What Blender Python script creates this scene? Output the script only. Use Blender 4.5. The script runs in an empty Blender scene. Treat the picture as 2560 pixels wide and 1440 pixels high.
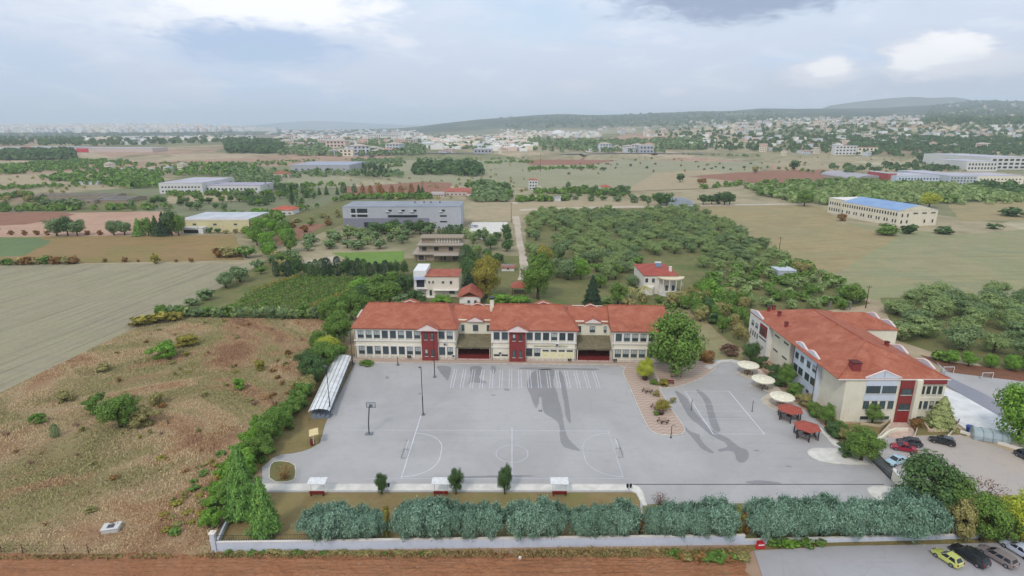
import bpy, bmesh, math, random
import numpy as np
from mathutils import Vector, noise as mnoise

# ------------------------------------------------------------------ camera, sky, sun, exposure
sc = bpy.context.scene
F = 1430.0; TH = math.atan(398.0 / F); HC = 59.0          # focal length in photo pixels, pitch, camera height
C_, S_ = math.cos(TH), math.sin(TH)
cd = bpy.data.cameras.new('camera'); cam = bpy.data.objects.new('camera', cd)
sc.collection.objects.link(cam); sc.camera = cam
cd.sensor_width = 36.0; cd.lens = 36.0 * F / 2560.0
cd.clip_start = 0.5; cd.clip_end = 60000.0
cam.location = (0, 0, HC); cam.rotation_euler = (math.pi / 2 - TH, 0, 0)

sc.view_settings.view_transform = 'Standard'; sc.view_settings.look = 'None'
sc.view_settings.exposure = 0.06; sc.view_settings.gamma = 1.0
sc.cycles.use_denoising = True
sc.cycles.use_adaptive_sampling = True; sc.cycles.adaptive_threshold = 0.025
sc.cycles.max_bounces = 4; sc.cycles.diffuse_bounces = 2; sc.cycles.glossy_bounces = 2
sc.cycles.transmission_bounces = 3; sc.cycles.volume_bounces = 2; sc.cycles.transparent_max_bounces = 6

SUN_EL, SUN_AZ = math.radians(48), math.radians(205)      # azimuth clockwise from +Y (view direction); behind the camera
sl = bpy.data.lights.new('sun', 'SUN'); sl.energy = 1.5; sl.angle = math.radians(10); sl.color = (1.0, 0.95, 0.88)
so = bpy.data.objects.new('sun', sl); sc.collection.objects.link(so)
so.rotation_euler = Vector((-math.sin(SUN_AZ) * math.cos(SUN_EL), -math.cos(SUN_AZ) * math.cos(SUN_EL), -math.sin(SUN_EL))).to_track_quat('-Z', 'Y').to_euler()
so.location = (0, -50, 200)


def lin(c):
    c = c / 255.0
    return c / 12.92 if c <= 0.04045 else ((c + 0.055) / 1.055) ** 2.4


def S(r, g, b, k=1.0):
    return (lin(r) * k, lin(g) * k, lin(b) * k, 1.0)


class NT:
    """small helper for node trees"""
    def __init__(self, nt):
        self.nt = nt
    def new(self, t, ins=None, **kw):
        n = self.nt.nodes.new(t)
        for k, v in kw.items():
            setattr(n, k, v)
        for k, v in (ins or {}).items():
            self.put(n.inputs[k], v)
        return n
    def put(self, sock, v):
        if isinstance(v, bpy.types.NodeSocket):
            self.nt.links.new(v, sock)
        else:
            sock.default_value = v
    def math(self, op, a, b=None, c=None, clamp=False):
        n = self.nt.nodes.new('ShaderNodeMath'); n.operation = op; n.use_clamp = clamp
        self.put(n.inputs[0], a)
        if b is not None: self.put(n.inputs[1], b)
        if c is not None: self.put(n.inputs[2], c)
        return n.outputs[0]
    def mix(self, f, a, b, blend='MIX'):
        n = self.nt.nodes.new('ShaderNodeMix'); n.data_type = 'RGBA'; n.blend_type = blend
        self.put(n.inputs[0], f); self.put(n.inputs[6], a); self.put(n.inputs[7], b)
        return n.outputs[2]
    def ramp(self, f, stops, interp='LINEAR'):
        n = self.nt.nodes.new('ShaderNodeValToRGB'); n.color_ramp.interpolation = interp
        e = n.color_ramp.elements
        while len(e) < len(stops): e.new(0.5)
        for i, (p, c) in enumerate(stops):
            e[i].position = p; e[i].color = c if len(c) == 4 else (*c, 1)
        self.put(n.inputs[0], f)
        return n.outputs[0]
    def noise(self, vec, scale, detail=3.0, rough=0.55, dist=0.0):
        return self.new('ShaderNodeTexNoise', {'Vector': vec, 'Scale': scale, 'Detail': detail, 'Roughness': rough, 'Distortion': dist}).outputs[0]
    def smooth(self, v, a, b):
        return self.new('ShaderNodeMapRange', {0: v, 1: a, 2: b, 3: 0.0, 4: 1.0}, interpolation_type='SMOOTHSTEP').outputs[0]


def build_world():
    w = bpy.data.worlds.new('World'); sc.world = w; w.use_nodes = True
    nt = w.node_tree; nt.nodes.clear(); T = NT(nt)
    out = T.new('ShaderNodeOutputWorld'); bg = T.new('ShaderNodeBackground')
    nt.links.new(bg.outputs[0], out.inputs[0])
    sky = T.new('ShaderNodeTexSky', sky_type='NISHITA', sun_disc=False, sun_elevation=SUN_EL, sun_rotation=SUN_AZ,
                air_density=1.0, dust_density=2.0, ozone_density=1.0, altitude=100.0)
    d = T.new('ShaderNodeTexCoord').outputs['Generated']
    sep = T.new('ShaderNodeSeparateXYZ', {0: d})
    az = T.math('ARCTAN2', sep.outputs[0], sep.outputs[1])
    el = T.math('ARCSINE', sep.outputs[2])
    st = T.new('ShaderNodeCombineXYZ', {0: az, 1: T.math('MULTIPLY', el, 3.2), 2: 0.0}).outputs[0]
    n1 = T.noise(st, 2.3, 4.0, 0.55, 0.3)
    n2 = T.noise(st, 7.0, 4.0, 0.6, 0.4)
    n3 = T.noise(st, 22.0, 5.0, 0.62, 0.5)
    K = 12.0   # colours below are picture values; background strength is 0.1
    g = lambda r, gg, b: (lin(r) * K, lin(gg) * K, lin(b) * K, 1)
    # thin high cloud, mauve grey low down, paler and bluer higher up, with broken blue patches
    base = T.ramp(T.math('MULTIPLY', el, 1 / 1.57), [(0.0, g(196, 204, 221)), (0.045, g(197, 204, 222)), (0.12, g(204, 217, 235)), (1.0, g(210, 220, 236))])
    base = T.mix(T.math('MULTIPLY', T.smooth(n1, 0.50, 0.68), 0.75), base, g(176, 200, 231))
    base = T.mix(T.math('MULTIPLY', T.smooth(n2, 0.50, 0.72), 0.6), base, g(224, 227, 238))
    base = T.mix(T.math('MULTIPLY', T.smooth(n2, 0.50, 0.30), 0.25), base, g(186, 194, 211))
    nz = T.math('SUBTRACT', n3, 0.5); nz2 = T.math('SUBTRACT', n2, 0.5)

    def blob(col_in, px, py, wx, wy, col, amt, soft=0.8, rough=1.2, flat=None):
        k = (720 - py) / F
        a0 = math.atan2((px - 1280) / F, C_ + k * S_); e0 = math.asin((-S_ + k * C_) / math.sqrt(1 + ((px - 1280) / F) ** 2 + k * k))
        u = T.math('DIVIDE', T.math('SUBTRACT', az, a0), wx / F); v = T.math('DIVIDE', T.math('SUBTRACT', el, e0), wy / F)
        if flat:   # flatter base than top
            v = T.math('MULTIPLY', v, T.math('ADD', 1.0, T.math('MULTIPLY', T.math('LESS_THAN', v, 0.0), flat)))
        r = T.math('SQRT', T.math('ADD', T.math('MULTIPLY', u, u), T.math('MULTIPLY', v, v)))
        r = T.math('ADD', r, T.math('ADD', T.math('MULTIPLY', nz, rough), T.math('MULTIPLY', nz2, rough)))
        m = T.math('MULTIPLY', T.smooth(r, 1.0, 1.0 - soft), amt)
        return T.mix(m, col_in, col)
    base = blob(base, 540, 40, 460, 120, g(228, 232, 242), 0.9)
    base = blob(base, 690, 12, 300, 78, g(252, 252, 254), 1.0, 0.6, 0.9)
    base = blob(base, 395, 75, 80, 55, g(242, 243, 248), 0.9, 0.8)
    base = blob(base, 640, 115, 300, 62, g(168, 188, 220), 1.0, 0.7, 1.0)
    base = blob(base, 660, 140, 110, 30, g(164, 192, 218), 0.7, 0.9)
    base = blob(base, 1000, 105, 48, 28, g(229, 230, 240), 0.8, 0.9)
    base = blob(base, 80, 190, 190, 80, g(181, 198, 222), 0.7, 0.9)
    base = blob(base, 1330, 60, 200, 70, g(192, 212, 232), 0.7, 0.9)
    base = blob(base, 1850, -18, 330, 62, g(142, 156, 184), 1.0, 0.6, 1.0)
    base = blob(base, 1575, 28, 70, 30, g(168, 182, 208), 0.6, 0.9)
    base = blob(base, 2400, 205, 260, 38, g(183, 190, 206), 0.8, 0.8)
    base = blob(base, 2120, 222, 330, 36, g(186, 192, 208), 0.6, 0.9)
    base = blob(base, 2350, 150, 128, 55, g(224, 223, 230), 1.0, 0.55, 1.1, 0.3)
    base = blob(base, 2385, 128, 70, 42, g(250, 248, 250), 1.0, 0.5, 1.2, 0.5)
    base = blob(base, 2300, 150, 60, 34, g(247, 245, 248), 1.0, 0.5, 1.2, 0.5)
    base = blob(base, 2060, 182, 92, 48, g(221, 220, 229), 1.0, 0.6, 1.2, 0.3)
    base = blob(base, 2075, 172, 50, 32, g(246, 244, 247), 1.0, 0.5, 1.2, 0.5)
    base = blob(base, 2480, 165, 110, 30, g(216, 217, 227), 0.7, 0.8, 1.1)
    base = blob(base, 1685, 228, 45, 16, g(217, 218, 230), 0.8, 0.8, 1.2)
    base = blob(base, 1440, 215, 80, 20, g(213, 213, 224), 0.6, 0.9, 1.1)
    col = T.mix(0.93, sky.outputs[0], base)
    bg.inputs['Strength'].default_value = 0.1
    nt.links.new(col, bg.inputs[0])
    w.cycles.sampling_method = 'MANUAL'; w.cycles.sample_map_resolution = 256


build_world()

# ------------------------------------------------------------------ projection helpers (photo pixel -> place on the ground)
R = random.Random(11)
NR = np.random.RandomState(5)


def ray(px, py):
    x = (px - 1280) / F; k = (720 - py) / F
    return x, C_ + k * S_, -S_ + k * C_


def G(px, py, z=0.0):
    x, dy, dz = ray(px, py); t = (z - HC) / dz
    return (x * t, dy * t)


def AY(px, py, Y):                    # point of that pixel on the vertical plane at distance Y: (x, z)
    x, dy, dz = ray(px, py); t = Y / dy
    return (x * t, HC + dz * t)


def depth(Y, Z=0.0):
    return Y * C_ - (Z - HC) * S_


# terrain: flat plain, a slight rise under the city, foothills and a ridge to the right
_px = np.array([-1500, 0, 300, 500, 640, 800, 1000, 1100, 1200, 1300, 1400, 1500, 1600, 1700, 1800, 1900, 2000, 2100, 2200, 2330, 2430, 2560, 2900, 4000], float)
_mid = np.array([346, 346, 346, 346, 346, 346, 345, 344, 343, 340, 338, 333, 328, 322, 316, 310, 305, 302, 300, 298, 296, 296, 296, 300], float)
_rid = np.array([322, 317, 313, 315, 321, 326, 320, 309, 297, 290, 285, 287, 285, 278, 276, 271, 272, 270, 268, 262, 250, 252, 246, 260], float)


def _m(py):
    k = (720 - py) / F
    return (k * C_ - S_) / (C_ + k * S_)


def HGT(x, y):
    r = math.hypot(x, y)
    if r < 1250: return 0.0
    az = max(-1.0, min(1.0, math.atan2(x, y)))
    px = 1280 + F * math.tan(az) / C_
    Y = r * math.cos(az)
    mid = _m(np.interp(px, _px, _mid)); rid = _m(np.interp(px, _px, _rid))
    flat = lambda q: -HC / q
    lY = math.log(Y); l0, l1, l2 = math.log(900.0), math.log(3500.0), math.log(6500.0)
    if Y < 900: return 0.0
    if Y < 3500:
        t = (lY - l0) / (l1 - l0); t = t * t * (3 - 2 * t)
        h = HC + Y * (flat(Y) * (1 - t) + mid * t)
    elif Y < 6500:
        t = (lY - l1) / (l2 - l1)
        h = HC + Y * (mid * (1 - t) + rid * t)
    else:
        h = max(0.0, (HC + 6500 * rid) * (1 - (Y - 6500) / 3500.0))
    back = abs(math.atan2(x, y))
    if back > 1.2: h *= max(0.0, 1 - (back - 1.2) / 0.8)
    if h > 1:
        n = mnoise.noise(Vector((x * 0.0012, y * 0.0012, 3.1))) + 0.5 * mnoise.noise(Vector((x * 0.004, y * 0.004, 7.7)))
        h += n * min(h * 0.10, 9.0)
    return max(h, 0.0)


def GT(px, py):                       # pixel -> (x, y, z) on the terrain
    X, Y = G(px, max(py, 323.0)) if py > 323 else (0, 1e9)
    if Y < 950: return X, Y, 0.0
    x, dy, dz = ray(px, py)
    prev = 900.0
    for i in range(1, 260):
        Yc = 900.0 * (13.0 ** (i / 259.0))
        t = Yc / dy
        if HC + dz * t <= HGT(x * t, Yc):
            return x * t, Yc, HGT(x * t, Yc)
    return x * 6300 / dy, 6300.0, HGT(x * 6300 / dy, 6300.0)


# ------------------------------------------------------------------ materials
MATS = {}


def principled(name):
    m = bpy.data.materials.new(name); m.use_nodes = True
    nt = m.node_tree; b = nt.nodes['Principled BSDF']
    return m, NT(nt), b


def M(name, col, rough=0.75, col2=None, scale=1.5, bump=0.0, bscale=8.0, metal=0.0, spec=0.3, world=False, dirt=0.0, alpha=1.0, coat=0.0):
    """plain surface with soft noise variation and optional relief"""
    if name in MATS: return MATS[name]
    m, T, b = principled(name)
    v = T.new('ShaderNodeNewGeometry').outputs['Position'] if world else T.new('ShaderNodeTexCoord').outputs['Object']
    if col2 is None: col2 = tuple(c * 0.82 for c in col[:3]) + (1,)
    n = T.noise(v, scale, 4.0, 0.6)
    c = T.mix(T.smooth(n, 0.35, 0.68), col, col2)
    if dirt:
        n2 = T.noise(v, scale * 0.35, 5.0, 0.65, 0.6)
        c = T.mix(T.math('MULTIPLY', T.smooth(n2, 0.5, 0.75), dirt), c, tuple(q * 0.55 for q in col[:3]) + (1,))
    T.put(b.inputs['Base Color'], c); b.inputs['Roughness'].default_value = rough
    b.inputs['Metallic'].default_value = metal; b.inputs['Specular IOR Level'].default_value = spec
    b.inputs['Coat Weight'].default_value = coat
    if alpha < 1: b.inputs['Alpha'].default_value = alpha
    if bump:
        bn = T.new('ShaderNodeBump', {'Strength': bump, 'Distance': 0.1, 'Height': T.noise(v, bscale, 3.0)})
        T.put(b.inputs['Normal'], bn.outputs[0])
    MATS[name] = m
    return m


def FIELD(name, cols, big=0.02, small=0.6, stripe=None, bump=0.5, amt=0.35, patch=0.12, sdark=0.7):
    """ground: large soft patches of several colours, streaks along the tillage, fine mottling"""
    if name in MATS: return MATS[name]
    cols = [tuple(q * 1.12 for q in c_[:3]) + (1,) for c_ in cols]
    m, T, b = principled(name)
    p = T.new('ShaderNodeNewGeometry').outputs['Position']
    n = T.noise(p, big, 6.0, 0.62, 0.8)
    k = len(cols)
    c = T.ramp(n, [(0.36 + 0.28 * i / max(1, k - 1), cols[i]) for i in range(k)])
    n2 = T.noise(p, patch, 5.0, 0.65, 0.3)
    c = T.mix(T.math('MULTIPLY', T.smooth(n2, 0.42, 0.70), 0.45), c, tuple(q * 0.72 for q in cols[0][:3]) + (1,))
    n3 = T.noise(p, small, 4.0, 0.7)
    c = T.mix(amt, c, T.mix(n3, tuple(q * 0.45 for q in cols[-1][:3]) + (1,), tuple(min(1, q * 1.5) for q in cols[-1][:3]) + (1,)))
    hgt = n3
    if stripe:
        ang, period, am = stripe
        rot = T.new('ShaderNodeMapping', {'Vector': p, 'Rotation': (0, 0, -ang)}).outputs[0]
        rot = T.new('ShaderNodeMapping', {'Vector': rot, 'Scale': (1.0 / period * 0.03, 1.0 / period, 1.0)}).outputs[0]
        s = T.noise(rot, 1.0, 3.0, 0.7)
        c = T.mix(T.math('MULTIPLY', T.smooth(s, 0.48, 0.66), am), c, tuple(q * sdark for q in cols[0][:3]) + (1,))
        hgt = T.math('ADD', n3, s)
    T.put(b.inputs['Base Color'], c); b.inputs['Roughness'].default_value = 0.95; b.inputs['Specular IOR Level'].default_value = 0.1
    if bump:
        bn = T.new('ShaderNodeBump', {'Strength': bump, 'Distance': 0.25, 'Height': hgt}); T.put(b.inputs['Normal'], bn.outputs[0])
    MATS[name] = m
    return m


def LEAF(name, dark, light, alt, altamt=0.5):
    """leaves: each leaf clump its own tint, each plant its own hue"""
    if name in MATS: return MATS[name]
    m, T, b = principled(name)
    r = T.new('ShaderNodeNewGeometry').outputs['Random Per Island']
    o = T.new('ShaderNodeObjectInfo').outputs['Random']
    up = lambda q: (min(.9, q[0] * 1.62), min(.9, q[1] * 1.52), q[2] * 1.22, 1)
    c = T.mix(r, up(dark), up(light))
    c = T.mix(T.math('MULTIPLY', o, altamt), c, up(alt))
    T.put(b.inputs['Base Color'], c); b.inputs['Roughness'].default_value = 0.7; b.inputs['Specular IOR Level'].default_value = 0.2
    tr = T.new('ShaderNodeBsdfTranslucent', {'Color': c}); mx = T.new('ShaderNodeMixShader', {0: 0.30})
    out = T.nt.nodes['Material Output']; T.nt.links.new(b.outputs[0], mx.inputs[1]); T.nt.links.new(tr.outputs[0], mx.inputs[2]); T.nt.links.new(mx.outputs[0], out.inputs['Surface'])
    MATS[name] = m
    return m


def TILE(name, c1, c2, c3):
    """clay roof tiles: courses up the slope, weathered patches"""
    if name in MATS: return MATS[name]
    m, T, b = principled(name)
    v = T.new('ShaderNodeTexCoord').outputs['Object']
    n = T.noise(v, 0.35, 6.0, 0.65, 0.6); n2 = T.noise(v, 3.0, 3.0, 0.7)
    c = T.ramp(n, [(0.3, c1), (0.5, c2), (0.72, c3)])
    c = T.mix(T.math('MULTIPLY', T.smooth(n2, 0.42, 0.75), 0.5), c, tuple(q * 0.6 for q in c1[:3]) + (1,))
    w = T.new('ShaderNodeTexWave', {'Vector': v, 'Scale': 3.3, 'Distortion': 0.4, 'Detail': 1.0}, wave_type='BANDS', bands_direction='X').outputs[1]
    w2 = T.new('ShaderNodeTexWave', {'Vector': v, 'Scale': 2.6, 'Distortion': 0.6, 'Detail': 1.0}, wave_type='BANDS', bands_direction='Y').outputs[1]
    c = T.mix(T.math('MULTIPLY', T.math('MULTIPLY', w, w2), 0.28), c, tuple(min(1, q * 1.25) for q in c3[:3]) + (1,))
    T.put(b.inputs['Base Color'], c); b.inputs['Roughness'].default_value = 0.8; b.inputs['Specular IOR Level'].default_value = 0.25
    bn = T.new('ShaderNodeBump', {'Strength': 0.5, 'Distance': 0.06, 'Height': T.math('ADD', w, w2)}); T.put(b.inputs['Normal'], bn.outputs[0])
    MATS[name] = m
    return m


def GLASS(name, col=(0.03, 0.045, 0.05, 1), rough=0.08):
    if name in MATS: return MATS[name]
    m, T, b = principled(name)
    o = T.new('ShaderNodeObjectInfo').outputs['Random']
    T.put(b.inputs['Base Color'], T.mix(o, col, tuple(c * 2.6 for c in col[:3]) + (1,)))
    b.inputs['Roughness'].default_value = rough; b.inputs['Specular IOR Level'].default_value = 0.6
    MATS[name] = m
    return m


def WALL(name, col, grime=0.35):
    """painted render: blotches, rain streaks below edges, slight relief"""
    if name in MATS: return MATS[name]
    m, T, b = principled(name)
    v = T.new('ShaderNodeTexCoord').outputs['Object']
    n = T.noise(v, 0.5, 5.0, 0.6, 0.4)
    st = T.new('ShaderNodeMapping', {'Vector': v, 'Scale': (2.2, 2.2, 0.22)}).outputs[0]
    s = T.noise(st, 1.0, 4.0, 0.7)
    c = T.mix(T.math('MULTIPLY', T.smooth(n, 0.4, 0.75), 0.5), col, tuple(q * 0.80 for q in col[:3]) + (1,))
    c = T.mix(T.math('MULTIPLY', T.smooth(s, 0.52, 0.78), grime), c, tuple(q * 0.6 for q in col[:3]) + (1,))
    T.put(b.inputs['Base Color'], c); b.inputs['Roughness'].default_value = 0.85; b.inputs['Specular IOR Level'].default_value = 0.2
    MATS[name] = m
    return m


# ------------------------------------------------------------------ mesh helpers
class MB:
    def __init__(self):
        self.v = []; self.f = []; self.mi = []; self.cur = 0
    def face(self, pts):
        i = len(self.v); self.v += [tuple(p) for p in pts]; self.f.append(tuple(range(i, i + len(pts)))); self.mi.append(self.cur); return self
    def box(self, x0, x1, y0, y1, z0, z1):
        i = len(self.v)
        self.v += [(x0, y0, z0), (x1, y0, z0), (x1, y1, z0), (x0, y1, z0), (x0, y0, z1), (x1, y0, z1), (x1, y1, z1), (x0, y1, z1)]
        for q in ((3, 2, 1, 0), (4, 5, 6, 7), (0, 1, 5, 4), (1, 2, 6, 5), (2, 3, 7, 6), (3, 0, 4, 7)):
            self.f.append(tuple(i + k for k in q)); self.mi.append(self.cur)
        return self
    def prism(self, poly, z0, z1, bottom=False):     # poly CCW in xy
        a = sum(poly[k][0] * poly[(k + 1) % len(poly)][1] - poly[(k + 1) % len(poly)][0] * poly[k][1] for k in range(len(poly)))
        if a < 0: poly = poly[::-1]
        n = len(poly); i = len(self.v)
        self.v += [(p[0], p[1], z0) for p in poly] + [(p[0], p[1], z1) for p in poly]
        self.f.append(tuple(i + n + k for k in range(n))); self.mi.append(self.cur)
        if bottom: self.f.append(tuple(i + n - 1 - k for k in range(n))); self.mi.append(self.cur)
        for k in range(n):
            k2 = (k + 1) % n
            self.f.append((i + k, i + k2, i + n + k2, i + n + k)); self.mi.append(self.cur)
        return self
    def xprism(self, prof, x0, x1):                  # profile in (y, z) extruded along x, closed
        n = len(prof); i = len(self.v)
        self.v += [(x0, p[0], p[1]) for p in prof] + [(x1, p[0], p[1]) for p in prof]
        self.f.append(tuple(i + n - 1 - k for k in range(n))); self.f.append(tuple(i + n + k for k in range(n))); self.mi += [self.cur] * 2
        for k in range(n):
            k2 = (k + 1) % n
            self.f.append((i + k, i + k2, i + n + k2, i + n + k)); self.mi.append(self.cur)
        return self
    def yprism(self, prof, y0, y1):                  # profile in (x, z) extruded along y
        n = len(prof); i = len(self.v)
        self.v += [(p[0], y0, p[1]) for p in prof] + [(p[0], y1, p[1]) for p in prof]
        self.f.append(tuple(i + n - 1 - k for k in range(n))); self.f.append(tuple(i + n + k for k in range(n))); self.mi += [self.cur] * 2
        for k in range(n):
            k2 = (k + 1) % n
            self.f.append((i + k2, i + k, i + n + k, i + n + k2)); self.mi.append(self.cur)
        return self
    def tube(self, p0, p1, r0, r1=None, n=8, cap=True):
        r1 = r0 if r1 is None else r1
        p0, p1 = Vector(p0), Vector(p1); d = (p1 - p0).normalized()
        a = d.orthogonal().normalized(); b = d.cross(a); i = len(self.v)
        for p, r in ((p0, r0), (p1, r1)):
            for k in range(n):
                t = 2 * math.pi * k / n; self.v.append(tuple(p + (a * math.cos(t) + b * math.sin(t)) * r))
        for k in range(n):
            k2 = (k + 1) % n; self.f.append((i + k, i + k2, i + n + k2, i + n + k)); self.mi.append(self.cur)
        if cap:
            self.f.append(tuple(i + n - 1 - k for k in range(n))); self.f.append(tuple(i + n + k for k in range(n))); self.mi += [self.cur] * 2
        return self
    def path(self, pts, r, n=6, r1=None):
        r1 = r if r1 is None else r1; L = len(pts) - 1
        for k in range(L):
            self.tube(pts[k], pts[k + 1], r + (r1 - r) * k / L, r + (r1 - r) * (k + 1) / L, n)
        return self
    def mesh(self, name):
        me = bpy.data.meshes.new(name); me.from_pydata(self.v, [], self.f)
        if any(self.mi): me.polygons.foreach_set('material_index', self.mi)
        me.update(); return me


def put(name, geo, mat, parent=None, loc=(0, 0, 0), rz=0.0, bevel=0.0, smooth=False):
    me = geo.mesh(name) if isinstance(geo, MB) else geo
    for mm in (mat if isinstance(mat, (list, tuple)) else [mat]):
        if mm is not None and len(me.materials) < (len(mat) if isinstance(mat, (list, tuple)) else 1): me.materials.append(mm)
    o = bpy.data.objects.new(name, me); sc.collection.objects.link(o)
    o.location = loc; o.rotation_euler = (0, 0, rz)
    if parent is not None: o.parent = parent
    if bevel:
        bv = o.modifiers.new('bevel', 'BEVEL'); bv.width = bevel; bv.segments = 2; bv.limit_method = 'ANGLE'
    if smooth: me.polygons.foreach_set('use_smooth', [True] * len(me.polygons))
    return o


def root(name, loc=(0, 0, 0), rz=0.0):
    o = bpy.data.objects.new(name, None); sc.collection.objects.link(o); o.location = loc; o.rotation_euler = (0, 0, rz)
    o.empty_display_size = 0.5
    return o


def tag(o, label, cat=None, group=None, kind=None):
    o['label'] = label
    if cat: o['category'] = cat
    if group: o['group'] = group
    if kind: o['kind'] = kind
    return o


def chaikin(poly, it=2):
    for _ in range(it):
        q = []
        for k in range(len(poly)):
            a, b = poly[k], poly[(k + 1) % len(poly)]
            q += [(a[0] * .75 + b[0] * .25, a[1] * .75 + b[1] * .25), (a[0] * .25 + b[0] * .75, a[1] * .25 + b[1] * .75)]
        poly = q
    return poly


def rough_poly(poly, step, amp):
    q = []
    for k in range(len(poly)):
        a, b = Vector(poly[k]), Vector(poly[(k + 1) % len(poly)]); n = max(1, int((b - a).length / step))
        d = (b - a).normalized() if (b - a).length > 0 else Vector((1, 0)); nn = Vector((-d.y, d.x))
        for j in range(n):
            p = a + (b - a) * j / n; w = mnoise.noise(Vector((p.x * 0.13, p.y * 0.13, 1.7))) * amp + R.uniform(-.3, .3) * amp
            p = p + nn * w; q.append((p.x, p.y))
    return q


def sheet(name, pxpoly, z, mat, label, smooth=0, rough=None, world=False, kind='structure', parent=None):
    poly = pxpoly if world else [G(*p) for p in pxpoly]
    if smooth: poly = chaikin(poly, smooth)
    if rough: poly = rough_poly(poly, *rough)
    mb = MB(); a = sum(poly[k][0] * poly[(k + 1) % len(poly)][1] - poly[(k + 1) % len(poly)][0] * poly[k][1] for k in range(len(poly)))
    if a < 0: poly = poly[::-1]
    mb.face([(p[0], p[1], z) for p in poly])
    o = put(name, mb, mat, parent)
    if parent is None: tag(o, label, kind=kind)
    return o


# colours shared around the place
cream = WALL('cream_render', S(230, 222, 200)); white = WALL('white_render', S(226, 222, 214)); redw = WALL('red_render', S(138, 62, 60), 0.25)
palew = WALL('pale_blue_render', S(206, 214, 224), 0.2); offw = WALL('off_white_trim', S(232, 224, 214), 0.3)
pinkw = WALL('pale_pink_trim', S(232, 212, 206), 0.2); beige = WALL('beige_wall', S(226, 206, 152), 0.3); greyw = WALL('grey_cladding', S(182, 183, 188), 0.12)
greyd = WALL('dark_grey_cladding', S(138, 137, 148), 0.12); concr = WALL('weathered_concrete', S(158, 142, 122), 0.6)
tile = TILE('clay_roof_tiles', S(156, 84, 62), S(176, 102, 76), S(194, 126, 100))
tile2 = TILE('weathered_roof_tiles', S(154, 80, 62), S(172, 96, 76), S(186, 118, 96))
glass = GLASS('window_glass'); glassb = GLASS('dark_window_glass', (0.014, 0.018, 0.022, 1), 0.12)
frame_m = M('dark_window_frame', S(62, 68, 66), 0.5); sill_m = M('white_sill', S(222, 218, 210), 0.6)
blind_m = M('pale_blind', S(176, 184, 180), 0.7)
dark_m = M('dark_metal', S(44, 46, 50), 0.5, spec=0.5); grey_m = M('galvanised_metal', S(132, 134, 138), 0.45, metal=0.3)
white_m = M('white_paint', S(228, 226, 222), 0.55); redpaint = M('red_painted_wood', S(128, 36, 32), 0.6)
wood_m = M('brown_wood', S(92, 62, 44), 0.8, scale=4.0); black_m = M('black_plastic', S(26, 26, 28), 0.5)
stone_m = M('pale_stone_kerb', S(206, 200, 190), 0.85, scale=0.8, dirt=0.4); pavew = M('pale_concrete_paving', S(222, 216, 204), 0.85, scale=0.5, dirt=0.35, world=True)
bark = M('bark', S(84, 68, 54), 0.9, scale=6.0)

# ------------------------------------------------------------------ ground and fields
def asphalt(name, c1, c2, wear=0.25, rough=0.85):
    if name in MATS: return MATS[name]
    m, T, b = principled(name)
    p = T.new('ShaderNodeNewGeometry').outputs['Position']
    n = T.noise(p, 0.05, 5.0, 0.6, 0.5); n2 = T.noise(p, 0.5, 5.0, 0.7, 0.4); n3 = T.noise(p, 6.0, 3.0, 0.7)
    c = T.mix(T.smooth(n, 0.35, 0.65), c1, c2)
    c = T.mix(T.math('MULTIPLY', T.smooth(n2, 0.48, 0.75), wear * 1.3), c, tuple(q * 0.7 for q in c1[:3]) + (1,))
    c = T.mix(T.math('MULTIPLY', n3, 0.22), c, tuple(q * 0.6 for q in c1[:3]) + (1,))
    sp = T.new('ShaderNodeMapping', {'Vector': p, 'Scale': (0.03, 0.7, 1)}).outputs[0]     # tyre and sweeping streaks across the yard
    c = T.mix(T.math('MULTIPLY', T.smooth(T.noise(sp, 1.0, 4.0, 0.7), 0.55, 0.75), 0.34), c, tuple(q * 0.66 for q in c1[:3]) + (1,))
    vo = T.new('ShaderNodeTexVoronoi', {'Vector': T.new('ShaderNodeMapping', {'Vector': p, 'Scale': (0.16, 0.16, 0.0)}).outputs[0], 'Scale': 1.0, 'Randomness': 1.0}, feature='DISTANCE_TO_EDGE').outputs[0]
    c = T.mix(T.math('MULTIPLY', T.smooth(vo, 0.012, 0.0), 0.16), c, tuple(q * 0.45 for q in c1[:3]) + (1,))
    T.put(b.inputs['Base Color'], c); b.inputs['Roughness'].default_value = rough; b.inputs['Specular IOR Level'].default_value = 0.25
    MATS[name] = m
    return m


yard_m = asphalt('worn_pale_asphalt', S(182, 178, 174), S(168, 164, 160))
lot_m = asphalt('parking_asphalt', S(176, 172, 172), S(164, 158, 156)); road_m = asphalt('dark_asphalt', S(142, 142, 150), S(150, 148, 154))
dusty_m = asphalt('dusty_asphalt', S(186, 172, 158), S(174, 168, 164)); wet_m = asphalt('damp_asphalt', S(150, 147, 145), S(140, 137, 135), 0.35, 0.55)
line_m = M('white_line_paint', S(222, 222, 226), 0.7, S(200, 200, 205), 0.8, world=True)
faint_m = M('worn_line_paint', S(204, 204, 208), 0.8, S(186, 186, 192), 0.6, world=True)


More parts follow.
